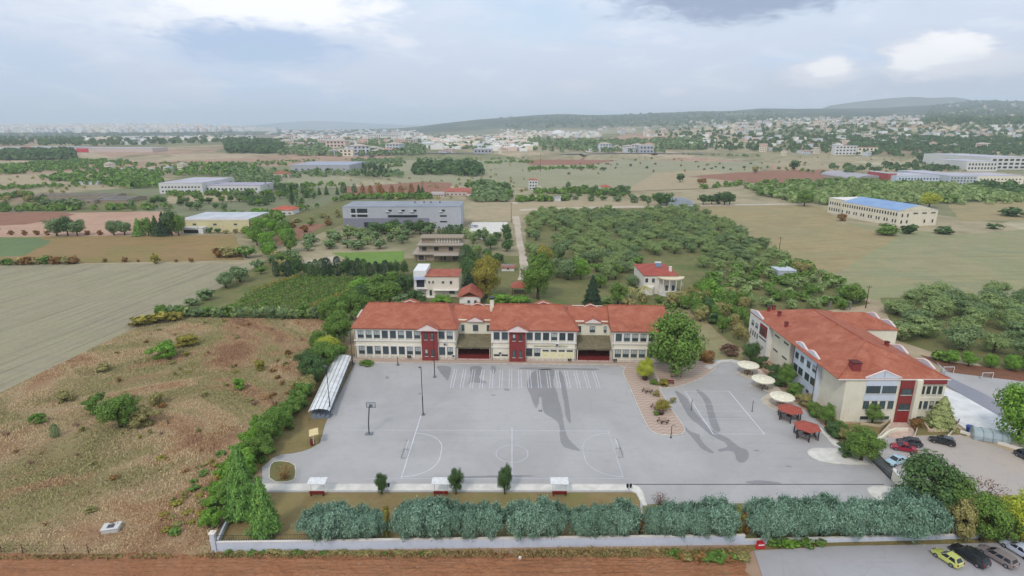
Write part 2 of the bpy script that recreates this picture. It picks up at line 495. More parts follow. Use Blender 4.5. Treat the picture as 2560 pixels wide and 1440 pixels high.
def paver():
    m, T, b = principled('chevron_pavers')
    p = T.new('ShaderNodeNewGeometry').outputs['Position']
    sep = T.new('ShaderNodeSeparateXYZ', {0: p})
    tri = T.math('PINGPONG', sep.outputs[0], 0.9)
    y = T.math('ADD', sep.outputs[1], T.math('MULTIPLY', tri, 0.7))
    f = T.math('PINGPONG', T.math('MULTIPLY', y, 1.0), 0.62)
    band = T.smooth(f, 0.24, 0.38)
    n = T.noise(p, 0.3, 5.0, 0.6); n2 = T.noise(p, 5.0, 2.0)
    c = T.mix(band, S(178, 152, 134), S(194, 174, 156))
    c = T.mix(T.math('MULTIPLY', T.smooth(n, 0.4, 0.7), 0.4), c, S(176, 156, 138)); c = T.mix(T.math('MULTIPLY', n2, 0.3), c, S(150, 118, 100))
    T.put(b.inputs['Base Color'], c); b.inputs['Roughness'].default_value = 0.85
    MATS['pavers'] = m
    return m


pav_m = paver()


def far_ground():
    m, T, b = principled('countryside_ground')
    p = T.new('ShaderNodeNewGeometry').outputs['Position']
    q = T.new('ShaderNodeMapping', {'Vector': p, 'Scale': (0.0042, 0.0030, 0.0), 'Rotation': (0, 0, 0.2)}).outputs[0]
    vc = T.new('ShaderNodeTexVoronoi', {'Vector': q, 'Scale': 1.0}, feature='F1').outputs['Color']
    rnd = T.new('ShaderNodeSeparateColor', {0: vc}).outputs[0]
    c = T.ramp(rnd, [(0.0, S(136, 134, 100)), (0.2, S(168, 154, 124)), (0.4, S(184, 164, 136)), (0.55, S(126, 128, 98)), (0.7, S(176, 144, 122)), (0.85, S(182, 170, 140)), (1.0, S(116, 122, 92))], 'CONSTANT')
    n = T.noise(p, 0.004, 6.0, 0.7, 1.0); n2 = T.noise(p, 0.05, 5.0, 0.7)
    c = T.mix(T.math('MULTIPLY', T.smooth(n, 0.45, 0.62), 0.75), c, S(112, 112, 78))
    c = T.mix(T.math('MULTIPLY', T.smooth(n2, 0.4, 0.7), 0.4), c, S(96, 98, 64))
    # wooded hills beyond
    dist = T.new('ShaderNodeVectorMath', {0: p}, operation='LENGTH').outputs[1]
    h = T.new('ShaderNodeSeparateXYZ', {0: p}).outputs[2]
    n3 = T.noise(p, 0.0022, 6.0, 0.7, 0.6)
    wood = T.math('MULTIPLY', T.smooth(dist, 3300.0, 5200.0), T.smooth(n3, 0.30, 0.48))
    c = T.mix(wood, c, T.mix(T.noise(p, 0.012, 5.0, 0.75), S(30, 50, 40), S(70, 88, 62)))
    T.put(b.inputs['Base Color'], c); b.inputs['Roughness'].default_value = 0.95; b.inputs['Specular IOR Level'].default_value = 0.1
    return m


def build_ground():
    azs = []
    a = -180.0
    while a < 180:
        azs.append(math.radians(a)); a += 0.5 if -48 <= a < 48 else 4.0
    rs = [25, 60, 110, 200, 400, 700, 1000, 1150] + [1250 * (9000 / 1250.0) ** (i / 64.0) for i in range(65)] + [10500, 13000, 18000, 24500]
    v = [(0, 0, 0)]
    for r in rs:
        for t in azs:
            x, y = r * math.sin(t), r * math.cos(t); v.append((x, y, HGT(x, y)))
    n = len(azs); f = [(0, 1 + (k + 1) % n, 1 + k) for k in range(n)]
    for i in range(len(rs) - 1):
        for k in range(n):
            k2 = (k + 1) % n; b0 = 1 + i * n; b1 = b0 + n
            f.append((b0 + k, b0 + k2, b1 + k2, b1 + k))
    mb = MB(); mb.v = v; mb.f = f; mb.mi = [0] * len(f)
    tag(put('ground', mb, far_ground(), smooth=True), 'open countryside of dry fields rising to wooded foothills', kind='structure')
    # far ridge on the right and a faint one behind the city

    def ridge(name, label, D, prof, width, mat):
        pxs = np.linspace(prof[0][0], prof[-1][0], 90); py = np.interp(pxs, [p[0] for p in prof], [p[1] for p in prof])
        rows = [(-1.0, 0.0), (-0.75, 0.22), (-0.5, 0.5), (-0.25, 0.8), (0.0, 1.0), (0.4, 0.6), (1.0, 0.0)]
        vv = []; ff = []
        for j, (o, hh) in enumerate(rows):
            for i, (x, y_) in enumerate(zip(pxs, py)):
                Y = D + o * width; t = (x - 1280) / F / C_
                zt = HC + D * _m(y_); n_ = mnoise.noise(Vector((x * 0.02, j * 0.9, 2.0))) * 0.10 * hh * (1 - hh) * 4
                vv.append((t * D * (1 + 0.0 * o), Y, max(-0.5, zt * (hh + n_)) if hh > 0 else -0.5))
        m_ = len(pxs)
        for j in range(len(rows) - 1):
            for i in range(m_ - 1):
                ff.append((j * m_ + i, j * m_ + i + 1, (j + 1) * m_ + i + 1, (j + 1) * m_ + i))
        b_ = MB(); b_.v = vv; b_.f = ff; b_.mi = [0] * len(ff)
        tag(put(name, b_, mat, smooth=True), label, kind='structure')
    hill_m = FIELD('far_hill_ground', [S(50, 66, 54), S(78, 88, 72), S(120, 114, 104)], 0.0009, 0.01, None, 0)
    ridge('mountain', 'far bare mountain with a pale quarry face on the right skyline', 9000,
          [(1850, 322), (1950, 290), (2010, 264), (2080, 253), (2150, 245), (2200, 242), (2240, 245), (2290, 243), (2320, 247), (2345, 257), (2420, 285), (2600, 322)], 1800, hill_m)
    ridge('distant_hills', 'faint low hills on the skyline behind the city', 19000,
          [(560, 323), (680, 313), (760, 305), (820, 302), (880, 304), (960, 309), (1060, 313), (1200, 323)], 4000, hill_m)


build_ground()

stub = FIELD('stubble_ground', [S(140, 130, 110), S(148, 142, 114), S(140, 140, 106), S(152, 142, 118)], 0.03, 0.9, (math.radians(82), 1.8, 0.6), 0.7, 0.5)
weed = FIELD('weedy_lot_ground', [S(128, 98, 74), S(148, 118, 88), S(160, 140, 108), S(132, 124, 84), S(150, 126, 94), S(130, 100, 76)], 0.022, 0.8, None, 0.6, 0.22)
redsoil = FIELD('red_tilled_soil', [S(144, 98, 68), S(162, 114, 82), S(156, 114, 86), S(148, 102, 72)], 0.12, 1.6, (0.0, 0.5, 0.4), 1.0, 0.45, sdark=0.7)
olivef = FIELD('olive_brown_field_ground', [S(128, 118, 70), S(146, 112, 82), S(152, 118, 80), S(136, 124, 82)], 0.02, 0.5, (0.05, 2.0, 0.35), 0.3)
pinkf = FIELD('pale_tilled_ground', [S(172, 140, 118), S(182, 150, 126), S(170, 136, 114)], 0.03, 0.5, (0.1, 1.5, 0.3), 0.3)
brownf = FIELD('brown_tilled_ground', [S(134, 96, 78), S(146, 108, 88), S(140, 100, 80)], 0.03, 0.5, (0.1, 1.5, 0.3), 0.3)
dryf = FIELD('dry_grass_ground', [S(150, 132, 98), S(166, 144, 106), S(156, 140, 104), S(140, 134, 98)], 0.022, 0.6, (0.25, 1.8, 0.65), 0.5, 0.4)
greyf = FIELD('grey_green_field_ground', [S(146, 136, 104), S(142, 142, 102), S(160, 144, 110), S(134, 138, 104)], 0.02, 0.6, (0.02, 1.6, 0.65), 0.5, 0.4)
paleg = FIELD('pale_green_field_ground', [S(144, 140, 112), S(154, 148, 120), S(138, 136, 106)], 0.008, 0.2, (0.15, 3.0, 0.3), 0.2)
tanf = FIELD('tan_field_ground', [S(162, 146, 118), S(170, 152, 122), S(152, 138, 110)], 0.008, 0.2, (-0.1, 3.0, 0.3), 0.2)
lawn_m = FIELD('bright_lawn', [S(102, 130, 62), S(114, 138, 68), S(106, 132, 64)], 0.1, 1.5, None, 0.3, 0.2)
garden_m = FIELD('garden_ground', [S(104, 104, 68), S(128, 116, 80), S(96, 106, 62)], 0.06, 0.9, None, 0.4)
lawnb = FIELD('parched_lawn', [S(128, 114, 74), S(138, 120, 84), S(132, 106, 76), S(120, 114, 70)], 0.07, 1.4, None, 0.4, 0.3)
bed_m = FIELD('brown_bed_soil', [S(118, 80, 64), S(134, 92, 72), S(110, 78, 60)], 0.1, 1.4, None, 0.5)
dirt_m = FIELD('dirt_track_ground', [S(182, 168, 150), S(192, 180, 162), S(172, 156, 136)], 0.08, 0.8, None, 0.3)
verge_m = FIELD('weedy_verge_ground', [S(124, 112, 72), S(140, 118, 82), S(112, 108, 64)], 0.15, 1.4, None, 0.5)
green_m = FIELD('green_crop_ground', [S(98, 114, 78), S(110, 122, 74), S(104, 120, 86)], 0.03, 0.7, (0.0, 1.2, 0.3), 0.3)

# far and middle fields (photo-pixel outlines laid on the plain)
FIELDS = [
    ('pale_field', [(880, 398), (1330, 396), (1340, 470), (1010, 462), (880, 425)], paleg, 'pale green field behind the grey modern building', .30),
    ('tan_field', [(1200, 402), (1860, 396), (1930, 418), (1760, 470), (1360, 480), (1330, 420)], paleg, 'wide dry field in the middle distance', .34),
    ('golden_field', [(1640, 432), (1760, 425), (1860, 440), (1800, 470), (1560, 480)], tanf, 'pale golden field below the row of bushes', .38),
    ('red_soil_field', [(1720, 442), (1840, 432), (2060, 424), (2110, 436), (1990, 462), (1860, 456)], brownf, 'long strip of red tilled soil before the orchard', .42),
    ('brown_field', [(860, 470), (1060, 455), (1130, 458), (1120, 486), (1000, 494), (860, 490)], brownf, 'red brown field with small cypresses along it', .42),
    ('far_red_field', [(1300, 402), (1480, 392), (1560, 398), (1480, 412), (1330, 414)], brownf, 'reddish field beyond the small white tower house', .46),
    ('far_brown_field', [(370, 368), (520, 360), (575, 362), (540, 378), (400, 380)], brownf, 'reddish field near the long shopping centre', .5),
    ('far_tan_field', [(190, 392), (440, 386), (640, 390), (560, 408), (260, 408)], tanf, 'tan strip of field below the shopping centre', .5),
    ('far_tan_field', [(660, 392), (760, 388), (800, 396), (730, 408), (640, 404)], tanf, 'small tan field left of the grey warehouse', .5),
    ('hill_field', [(1320, 348), (1400, 340), (1500, 348), (1450, 358), (1310, 358)], tanf, 'bare tan field below the white dome', .6),
    ('mid_field', [(0, 440), (220, 428), (300, 436), (160, 462), (0, 470)], tanf, 'tan field strip among trees at far left', .3),
    ('mid_field', [(640, 446), (760, 436), (900, 452), (860, 470), (760, 470)], paleg, 'grassy strip left of the brown field', .26),
    ('barn_yard', [(60, 500), (330, 484), (420, 500), (330, 530), (40, 528)], garden_m, 'weedy yard around the old barns', .14),
    ('mid_field', [(420, 486), (640, 482), (640, 500), (420, 510)], tanf, 'dry strip below the long white building', .14),
    ('dry_meadow', [(1180, 520), (1340, 505), (1720, 500), (1740, 516), (1400, 526), (1160, 556)], tanf, 'dry meadow strip behind the olive grove', .10),
    ('scrub_ground', [(700, 545), (860, 500), (860, 560), (760, 600), (690, 610), (660, 580)], garden_m, 'scrubby bank left of the grey modern building', .06),
    ('red_soil_patch', [(690, 590), (760, 560), (820, 560), (740, 600), (690, 615)], brownf, 'patch of bare reddish soil on the bank', .10),
    ('pale_tilled_field', [(0, 534), (180, 532), (430, 528), (460, 590), (0, 596)], pinkf, 'pale pinkish tilled field with trees along its edge', .06),
    ('brown_tilled_field', [(-60, 532), (150, 530), (190, 536), (120, 552), (60, 562), (-60, 566)], brownf, 'darker brown tilled corner of the pale field', .10),
    ('olive_brown_field', [(-200, 594), (590, 588), (610, 650), (350, 655), (-200, 668)], olivef, 'olive brown field with bushes along its lower edge', .08),
    ('green_crop', [(-200, 594), (90, 594), (130, 604), (60, 640), (-200, 650)], green_m, 'green crop corner at the far left', .11),
    ('stubble_field', [(-700, 668), (300, 660), (650, 660), (575, 705), (500, 750), (390, 795), (230, 870), (0, 985), (-500, 1230), (-1500, 1230)], stub, 'large grey green stubble field on the left', .05),
    ('weedy_lot', [(0, 985), (230, 870), (400, 790), (810, 798), (790, 920), (720, 1040), (560, 1300), (522, 1385), (-500, 1385), (-700, 1330)], weed, 'overgrown vacant lot of dry brown weeds', .03),
    ('dry_field', [(1738, 517), (2050, 512), (2110, 560), (2250, 590), (2060, 700), (1995, 660), (1960, 630), (1850, 580)], dryf, 'tan mown field right of the olive grove', .07),
    ('grey_green_field', [(2110, 556), (2400, 588), (2700, 560), (3300, 560), (3300, 760), (2700, 760), (2180, 750), (2040, 700), (2180, 600)], greyf, 'grey green mown field on the right', .05),
    ('golden_strip', [(2370, 512), (2620, 500), (2800, 540), (2560, 552), (2400, 552)], dryf, 'golden strip of field beyond the blue roofed hall', .09),
    ('grove_floor', [(1318, 525), (1740, 518), (1990, 655), (2180, 760), (1900, 800), (1750, 720), (1310, 700)], garden_m, 'bare floor under the olive grove', .04),
    ('garden_ground', [(560, 700), (660, 655), (1300, 640), (1760, 700), (1880, 800), (1860, 880), (1720, 780), (880, 760), (820, 800), (400, 790)], garden_m, 'mixed garden ground behind the school', .02),
    ('lawn', [(830, 632), (1012, 628), (1005, 655), (930, 662), (870, 650)], lawn_m, 'bright green lawn left of the concrete villa', .08),
    ('dry_garden', [(745, 655), (840, 640), (870, 660), (800, 668)], dirt_m, 'pale bare ground beside the bright lawn', .06),
    ('dirt_track', [(1281, 505), (1294, 505), (1300, 560), (1308, 610), (1320, 665), (1312, 700), (1296, 700), (1300, 650), (1290, 600), (1284, 560)], dirt_m, 'pale dirt track running past the olive grove', .09),
    ('dirt_road', [(1300, 523), (1400, 519), (1740, 512), (2055, 508), (2055, 511), (1740, 516), (1400, 523), (1300, 528)], dirt_m, 'pale dirt road running along the far side of the olive grove', .12),
    ('pale_yard', [(1180, 556), (1268, 556), (1275, 575), (1225, 585), (1205, 600), (1170, 590)], pavew, 'pale paved yard beside the grey modern building', .10),
    ('dry_lawn', [(1690, 770), (1740, 770), (1800, 840), (1900, 912), (1870, 935), (1690, 925)], dryf, 'dry grass bank between the big tree and the second building', .05),
    ('far_side_ground', [(2200, 745), (2700, 745), (2900, 960), (2560, 960), (2420, 900), (2330, 880), (2240, 850)], garden_m, 'scrubby ground under the trees on the right', .06),
    ('tree_bed', [(2300, 888), (2380, 906), (2700, 948), (2700, 966), (2560, 962), (2375, 930), (2330, 905)], bed_m, 'brown soil bed with a row of round trees', .09),
    ('verge', [(1700, 1385), (1850, 1362), (2000, 1354), (2460, 1346), (2600, 1350), (2600, 1366), (2330, 1362), (1880, 1378), (1850, 1420), (1900, 1480), (1600, 1480)], verge_m, 'weedy verge below the white wall on the right', .045),
]
for nm, poly, mt, lb, z in FIELDS:
    w = [G(*p) for p in poly]; dmean = sum(p[1] for p in w) / len(w)
    if dmean > 900:                    # far fields follow the terrain: laid as a grid
        pass
    sheet(nm, w, z, mt, lb, rough=(max(2.5, dmean / 60), max(0.5, dmean / 300)), world=True)

# ploughed soil at the bottom edge: real clods, on a fine grid
xs = np.arange(-75, 33.5, 0.42); ys = np.arange(58, 69.3, 0.26)
vv = []; ff = []
for j, y in enumerate(ys):
    for i, x in enumerate(xs):
        e = min(1.0, (69.3 - y) / 0.8, max(0.0, (32.5 + mnoise.noise(Vector((0, y * .5, 8))) * 1.5 - x) / 1.2))
        h = mnoise.noise(Vector((x * 0.9, y * 1.3, 0))) * 0.13 + mnoise.noise(Vector((x * 0.25, y * 2.4, 4))) * 0.15 + R.uniform(-.07, .07)
        vv.append((x + R.uniform(-.1, .1), y + (mnoise.noise(Vector((x * .3, 0, 5))) * 0.5 if j > len(ys) - 4 else 0), (0.15 + h) * e - .02 * (1 - e)))
nx = len(xs)
for j in range(len(ys) - 1):
    for i in range(nx - 1):
        ff.append((j * nx + i, j * nx + i + 1, (j + 1) * nx + i + 1, (j + 1) * nx + i))
b_ = MB(); b_.v = vv; b_.f = ff; b_.mi = [0] * len(ff)
tag(put('red_soil_strip', b_, redsoil), 'ploughed red soil along the bottom of the picture', kind='structure')

# ------------------------------------------------------------------ schoolyard, markings, pavements
yard = sheet('schoolyard', [(884, 908), (1560, 916), (1790, 900), (1850, 905), (2030, 1040), (2100, 1105), (2215, 1175), (2240, 1215), (2240, 1300), (1600, 1300), (1600, 1232), (655, 1232), (655, 1150), (800, 1110), (812, 1045)], .10, yard_m, 'large pale grey asphalt schoolyard with court markings')
ZY = .10


def child_poly(name, px, dz, mat, smooth=0, world=False):
    poly = px if world else [G(*p) for p in px]
    if smooth: poly = chaikin(poly, smooth)
    if name == 'damp_stain': poly = rough_poly(poly, .45, .22)
    a = sum(poly[k][0] * poly[(k + 1) % len(poly)][1] - poly[(k + 1) % len(poly)][0] * poly[k][1] for k in range(len(poly)))
    if a < 0: poly = poly[::-1]
    return put(name, MB().face([(p[0], p[1], ZY + dz) for p in poly]), mat, yard)


c3 = lambda L: [(1280 + x / 2.667, 900 + y / 2.667) for x, y in L]
c2 = lambda L: [(640 + x / 2.667, 900 + y / 2.667) for x, y in L]
STAINS = [
    c3([(150, 62), (110, 130), (95, 180), (120, 230), (140, 290), (160, 330), (178, 300), (182, 240), (200, 260), (205, 345), (230, 370), (290, 400), (320, 440), (315, 520), (330, 580), (380, 600), (465, 615), (440, 585), (390, 540), (355, 480), (345, 420), (330, 340), (310, 270), (300, 210), (275, 160), (280, 110), (290, 62)]),
    c3([(318, 62), (345, 110), (355, 160), (370, 240), (385, 320), (395, 410), (388, 432), (360, 390), (348, 320), (338, 240), (325, 160), (305, 100)]),
    c3([(1080, 200), (1130, 225), (1180, 265), (1200, 330), (1260, 400), (1330, 470), (1380, 495), (1450, 525), (1520, 590), (1575, 598), (1578, 650), (1545, 692), (1500, 680), (1490, 620), (1440, 604), (1385, 614), (1372, 602), (1440, 584), (1430, 558), (1370, 530), (1310, 495), (1240, 430), (1190, 400), (1150, 330), (1120, 285), (1092, 225)]),
    c3([(1225, 193), (1290, 228), (1335, 290), (1350, 350), (1368, 420), (1400, 485), (1345, 480), (1312, 400), (1297, 330), (1280, 270), (1240, 220)]),
    c3([(1110, 395), (1160, 460), (1220, 492), (1258, 500), (1252, 530), (1300, 588), (1352, 622), (1322, 622), (1260, 592), (1230, 552), (1180, 500), (1130, 442)]),
    c2([(1195, 38), (1312, 42), (1292, 100), (1280, 150), (1262, 122), (1225, 80)]),
    c2([(1420, 42), (1512, 42), (1500, 90), (1484, 128), (1545, 148), (1530, 160), (1425, 150), (1410, 170), (1430, 100)]),
    c2([(1560, 42), (1602, 42), (1592, 98), (1578, 92)]),
    c3([(40, 50), (600, 58), (560, 72), (420, 68), (60, 66)]),
    c3([(1600, 605), (1630, 598), (1660, 606), (1630, 616)]), c2([(862, 118), (878, 108), (888, 120), (872, 134)]), c2([(1560, 236), (1590, 232), (1600, 240), (1575, 243)]),
    c2([(1650, 196), (1680, 192), (1695, 202), (1670, 210)]), c2([(1080, 226), (1100, 222), (1108, 230), (1090, 236)]), c3([(1820, 705), (1867, 712), (1867, 722), (1830, 716)]),
    c3([(1550, 815), (1660, 805), (1790, 822), (1800, 828), (1570, 828)]), c2([(1480, 775), (1867, 770), (1867, 780), (1500, 790), (1100, 792)]),
]
for p in STAINS:
    child_poly('damp_stain', p, .004, wet_m, 2)


def line(x0, y0, x1, y1, w=0.12, m=None, dz=.009):
    d = Vector((x1 - x0, y1 - y0)).normalized(); n = Vector((-d.y, d.x)) * w / 2
    return child_poly('painted_line', [(x0 - n.x, y0 - n.y), (x1 - n.x, y1 - n.y), (x1 + n.x, y1 + n.y), (x0 + n.x, y0 + n.y)], dz, m or line_m, world=True)


def arc(cx, cy, r, a0, a1, w=0.12, m=None, dz=.013):
    n = 28; q = []
    A = [math.radians(a0 + (a1 - a0) * k / n) for k in range(n + 1)]
    mb = MB()
    for k in range(n):
        mb.face([(cx + (r + s) * math.cos(A[kk]), cy + (r + s) * math.sin(A[kk]), ZY + dz) for kk, s in ((k, -w / 2), (k, w / 2), (k + 1, w / 2), (k + 1, -w / 2))])
    return put('painted_arc', mb, m or line_m, yard)


CX0, CX1, CY0, CY1 = -19.4, 19.5, 87.4, 103.9
line(CX0, CY0, CX0, 111.2, .15); line(CX1, CY0, CX1, CY1, .10, faint_m); line(-34.5, CY1 + .25, CX1, CY1 - .2, .12, faint_m, .017)
line(0, CY0, 0, CY1 + 1.2, .12, None, .021); line(CX0 - 6, CY0, CX1 + 1, CY0, .10, faint_m, .017)
arc(0, 95.4, 3.0, 0, 360, .12, faint_m)
for sx, x0 in ((1, CX0), (-1, CX1)):
    mm = line_m if sx > 0 else faint_m
    for cy, a0, a1 in ((95.4 + 1.45, 0, 90), (95.4 - 1.45, -90, 0)):
        arc(x0, cy, 6.0, a0 if sx > 0 else 180 - a0, a1 if sx > 0 else 180 - a1, .13, mm)
    line(x0 + sx * 6, 93.95, x0 + sx * 6, 96.85, .13, mm, .025)
# volleyball court
VX0, VX1, VY0, VY1 = 40.3, 50.55, 102.5, 121.9
for a in ((VX0, VY0, VX0, VY1, .16), (VX1, VY0, VX1, VY1, .16)): line(*a)
for y in (VY0, VY1, 108.7, 115.4, 112.2): line(VX0, y, VX1, y, .10, line_m if y in (VY0, VY1) else faint_m, .021)
# parking bays in front of the school
for k in range(16):
    x = -14.6 + k * 2.32
    for dx in (0, 0.62):
        line(x + dx + (0.0), 123.6, x + dx, 134.2 - 0.04 * x, .11, line_m, .017)
# drain channel
put('drain_channel', MB().box(-44, 64, 85.6, 85.8, ZY, ZY + .02), M('dark_drain_grating', S(84, 85, 86), 0.7), yard)


def pavement(name, px, top, mat, label, smooth=2, kerb=.18, kerbmat=None, world=False):
    """raised paved island with a kerb round it"""
    poly = px if world else [G(*p) for p in px]
    if smooth: poly = chaikin(poly, smooth)
    a = sum(poly[k][0] * poly[(k + 1) % len(poly)][1] - poly[(k + 1) % len(poly)][0] * poly[k][1] for k in range(len(poly)))
    if a < 0: poly = poly[::-1]
    o = tag(put(name, MB().prism(poly, 0.0, top), mat), label, kind='structure')
    n = len(poly); outp = []; inn = []
    for k in range(n):
        p0, p1, p2 = Vector(poly[k - 1]), Vector(poly[k]), Vector(poly[(k + 1) % n])
        d = ((p1 - p0).normalized() + (p2 - p1).normalized()); d = d.normalized() if d.length > 1e-6 else (p2 - p1).normalized()
        nn = Vector((d.y, -d.x)); outp.append(p1 + nn * 0.02); inn.append(p1 - nn * kerb)
    mb = MB()
    for k in range(n):
        k2 = (k + 1) % n; a_, b_, c_, d_ = outp[k], outp[k2], inn[k2], inn[k]
        zt = top + .02
        mb.face([(a_.x, a_.y, zt), (b_.x, b_.y, zt), (c_.x, c_.y, zt), (d_.x, d_.y, zt)])
        mb.face([(a_.x, a_.y, 0.0), (b_.x, b_.y, 0.0), (b_.x, b_.y, zt), (a_.x, a_.y, zt)])
        mb.face([(d_.x, d_.y, zt), (c_.x, c_.y, zt), (c_.x, c_.y, top - .05), (d_.x, d_.y, top - .05)])
    put('kerb', mb, kerbmat or stone_m, o)
    return o


pavement('paved_terrace', [(868, 900), (882, 893), (1610, 903), (1640, 925), (1560, 920), (1548, 914), (884, 908)], .24, pav_m, 'strip of chevron paving along the school front', 0)
pavement('paved_promenade', [(1549, 917), (1610, 905), (1645, 940), (1650, 975), (1665, 1000), (1690, 1040), (1716, 1075), (1705, 1090), (1655, 1091), (1625, 1080), (1612, 1060), (1580, 985)], .25, pav_m, 'tongue of pink chevron paving with round tables', 1)
pavement('paved_plaza', [(1625, 915), (1700, 905), (1770, 905), (1795, 918), (1775, 935), (1740, 955), (1690, 971), (1640, 972), (1628, 945)], .22, pav_m, 'round paved plaza under the big tree', 1)
pavement('stone_edging', [(1760, 918), (1800, 902), (1830, 900), (1870, 910), (1868, 915), (1825, 906), (1802, 908), (1775, 926)], .23, stone_m, 'pale stone edging around the top of the small court', 0)
pavement('parasol_terrace', [(1838, 934), (1868, 918), (1900, 925), (1925, 950), (1960, 985), (1990, 1020), (1985, 1035), (1940, 1028), (1908, 1012), (1902, 1000), (1925, 982), (1872, 966), (1890, 955)], .2, M('beige_paving', S(206, 190, 170), .85, S(188, 172, 152), .6, dirt=.3, world=True), 'stepped pale terrace carrying the white parasols', 0)
pavement('white_island', [(2017, 1132), (2022, 1126), (2034, 1122), (2090, 1122), (2072, 1104), (2044, 1074), (2050, 1070), (2085, 1098), (2130, 1130), (2180, 1164), (2130, 1164), (2080, 1161), (2050, 1155), (2030, 1147), (2020, 1139)], .2, pavew, 'white paved island with a rounded nose beside the red gazebos', 0)
pavement('front_walkway', [(660, 1211), (1575, 1212), (1598, 1218), (1608, 1232), (1618, 1266), (1606, 1266), (1590, 1235), (1575, 1229), (655, 1229)], .18, pavew, 'white walkway along the lower edge of the schoolyard', 0)
pavement('corner_island', [(2165, 1218), (2228, 1216), (2235, 1232), (2200, 1236), (2215, 1256), (2200, 1256), (2170, 1236)], .18, pavew, 'small white kerb island at the end of the hedge', 1)
sheet('front_lawn', [(560, 1229), (1575, 1229), (1592, 1236), (1606, 1268), (1606, 1352), (530, 1356), (560, 1300)], .06, lawnb, 'parched lawn between the walkway and the hedge')
pavement('side_lawn', [(890, 905), (880, 925), (822, 1040), (812, 1062), (803, 1100), (788, 1118), (745, 1133), (690, 1138), (655, 1170), (610, 1210), (590, 1200), (680, 1060), (770, 960), (850, 905)], .14, lawnb, 'strip of dry lawn behind the covered stand', 1, .18, lawnb)
pavement('shrub_island', [(672, 1165), (690, 1152), (738, 1158), (742, 1185), (735, 1206), (672, 1208)], .16, garden_m, 'small corner bed with dry bushes', 1)
sheet('hedge_bed', [(1606, 1262), (2240, 1256), (2600, 1240), (2600, 1350), (1606, 1352)], .115, garden_m, 'bare soil bed under the hedge on the right')

# second yard, ramp and car parks on the right
sheet('upper_court', [(2340, 905), (2372, 932), (2700, 972), (2700, 1110), (2520, 1045), (2380, 960)], .10, yard_m, 'pale grey court with small goals at the right edge')
sheet('ramp_road', [(2350, 930), (2385, 950), (2460, 985), (2580, 1055), (2700, 1120), (2640, 1120), (2500, 1045), (2365, 965)], .13, road_m, 'darker asphalt ramp beside the second building')
sheet('white_ramp', [(2360, 968), (2398, 985), (2505, 1046), (2560, 1090), (2500, 1086), (2420, 1082), (2395, 1060), (2350, 1010)], .15, M('white_concrete', S(226, 224, 220), 0.8, scale=0.4, dirt=0.3, world=True), 'white concrete apron between the second building and the ramp')
sheet('entrance_ground', [(2110, 1060), (2360, 1050), (2420, 1085), (2400, 1110), (2200, 1112), (2150, 1090)], .07, verge_m, 'planted ground at the entrance of the second building')
sheet('entrance_path', [(2205, 1042), (2245, 1042), (2280, 1062), (2290, 1098), (2262, 1104), (2205, 1088), (2222, 1065)], .12, M('pink_paving', S(206, 180, 160), 0.85, S(190, 160, 142), 1.0, world=True), 'pinkish paved path to the second building')
sheet('upper_car_park', [(2190, 1095), (2290, 1090), (2400, 1088), (2560, 1140), (2700, 1190), (2700, 1245), (2300, 1230), (2185, 1160)], .10, dusty_m, 'dusty asphalt car park beside the second building')
sheet('lower_car_park', [(1885, 1378), (2100, 1366), (2340, 1362), (2700, 1352), (2800, 1520), (1960, 1520), (1905, 1440)], .09, lot_m, 'asphalt car park in the bottom right corner')

# ------------------------------------------------------------------ building helpers
_wm = {}


def win_mesh(w, h, style):
    """shared meshes of one window: frame, pane(s), sill, blind; local origin at the bottom centre of the opening, facing -y"""
    k = (round(w, 2), round(h, 2), style)
    if k in _wm: return _wm[k]
    t = 0.09
    fr = MB()
    fr.box(-w / 2, w / 2, -.03, .02, 0, t).box(-w / 2, w / 2, -.03, .02, h - t, h).box(-w / 2, -w / 2 + t, -.03, .02, t, h - t).box(w / 2 - t, w / 2, -.03, .02, t, h - t)
    if style == 'school':
        fr.box(-w / 2 + t, w / 2 - t, -.03, .02, h * .30, h * .30 + .08).box(-.04, .04, -.03, .02, h * .30 + .08, h - t)
    elif style == 'grid':
        for q in (-.25, 0.0, .25): fr.box(w * q - .035, w * q + .035, -.03, .02, t, h - t)
    elif style == 'pair':
        fr.box(-.04, .04, -.03, .02, t, h - t)
    pane = MB().face([(-w / 2 + t, .0, t), (w / 2 - t, .0, t), (w / 2 - t, .0, h - t), (-w / 2 + t, .0, h - t)])
    sill = MB().box(-w / 2 - .08, w / 2 + .08, -.14, .02, -.10, -.003)
    blind = MB().face([(-w / 2 + t, -.012, h * .45), (w / 2 - t, -.012, h * .45), (w / 2 - t, -.012, h - t), (-w / 2 + t, -.012, h - t)])
    _wm[k] = tuple(q.mesh(nm) for q, nm in ((fr, 'window'), (pane, 'pane'), (sill, 'sill'), (blind, 'blind')))
    return _wm[k]


def window(parent, x, y, z, w, h, style='plain', rz=0.0, sill=True, blind=0.0, gm=None, fm=None):
    a, b, c, d = win_mesh(w, h, style)
    o = put('window', a, fm or frame_m, parent, (x, y, z), rz)
    if fm and a.materials[0] is not fm:
        o = o
    put('pane', b, gm or glass, o)
    if sill: put('sill', c, sill_m, o)
    if blind and R.random() < blind:
        bl = put('blind', d, blind_m, o); bl.scale = (1, 1, 1)
    return o


FACE = {'f': lambda x, w, d: ((x, -.035, 0.0)), 'l': None}


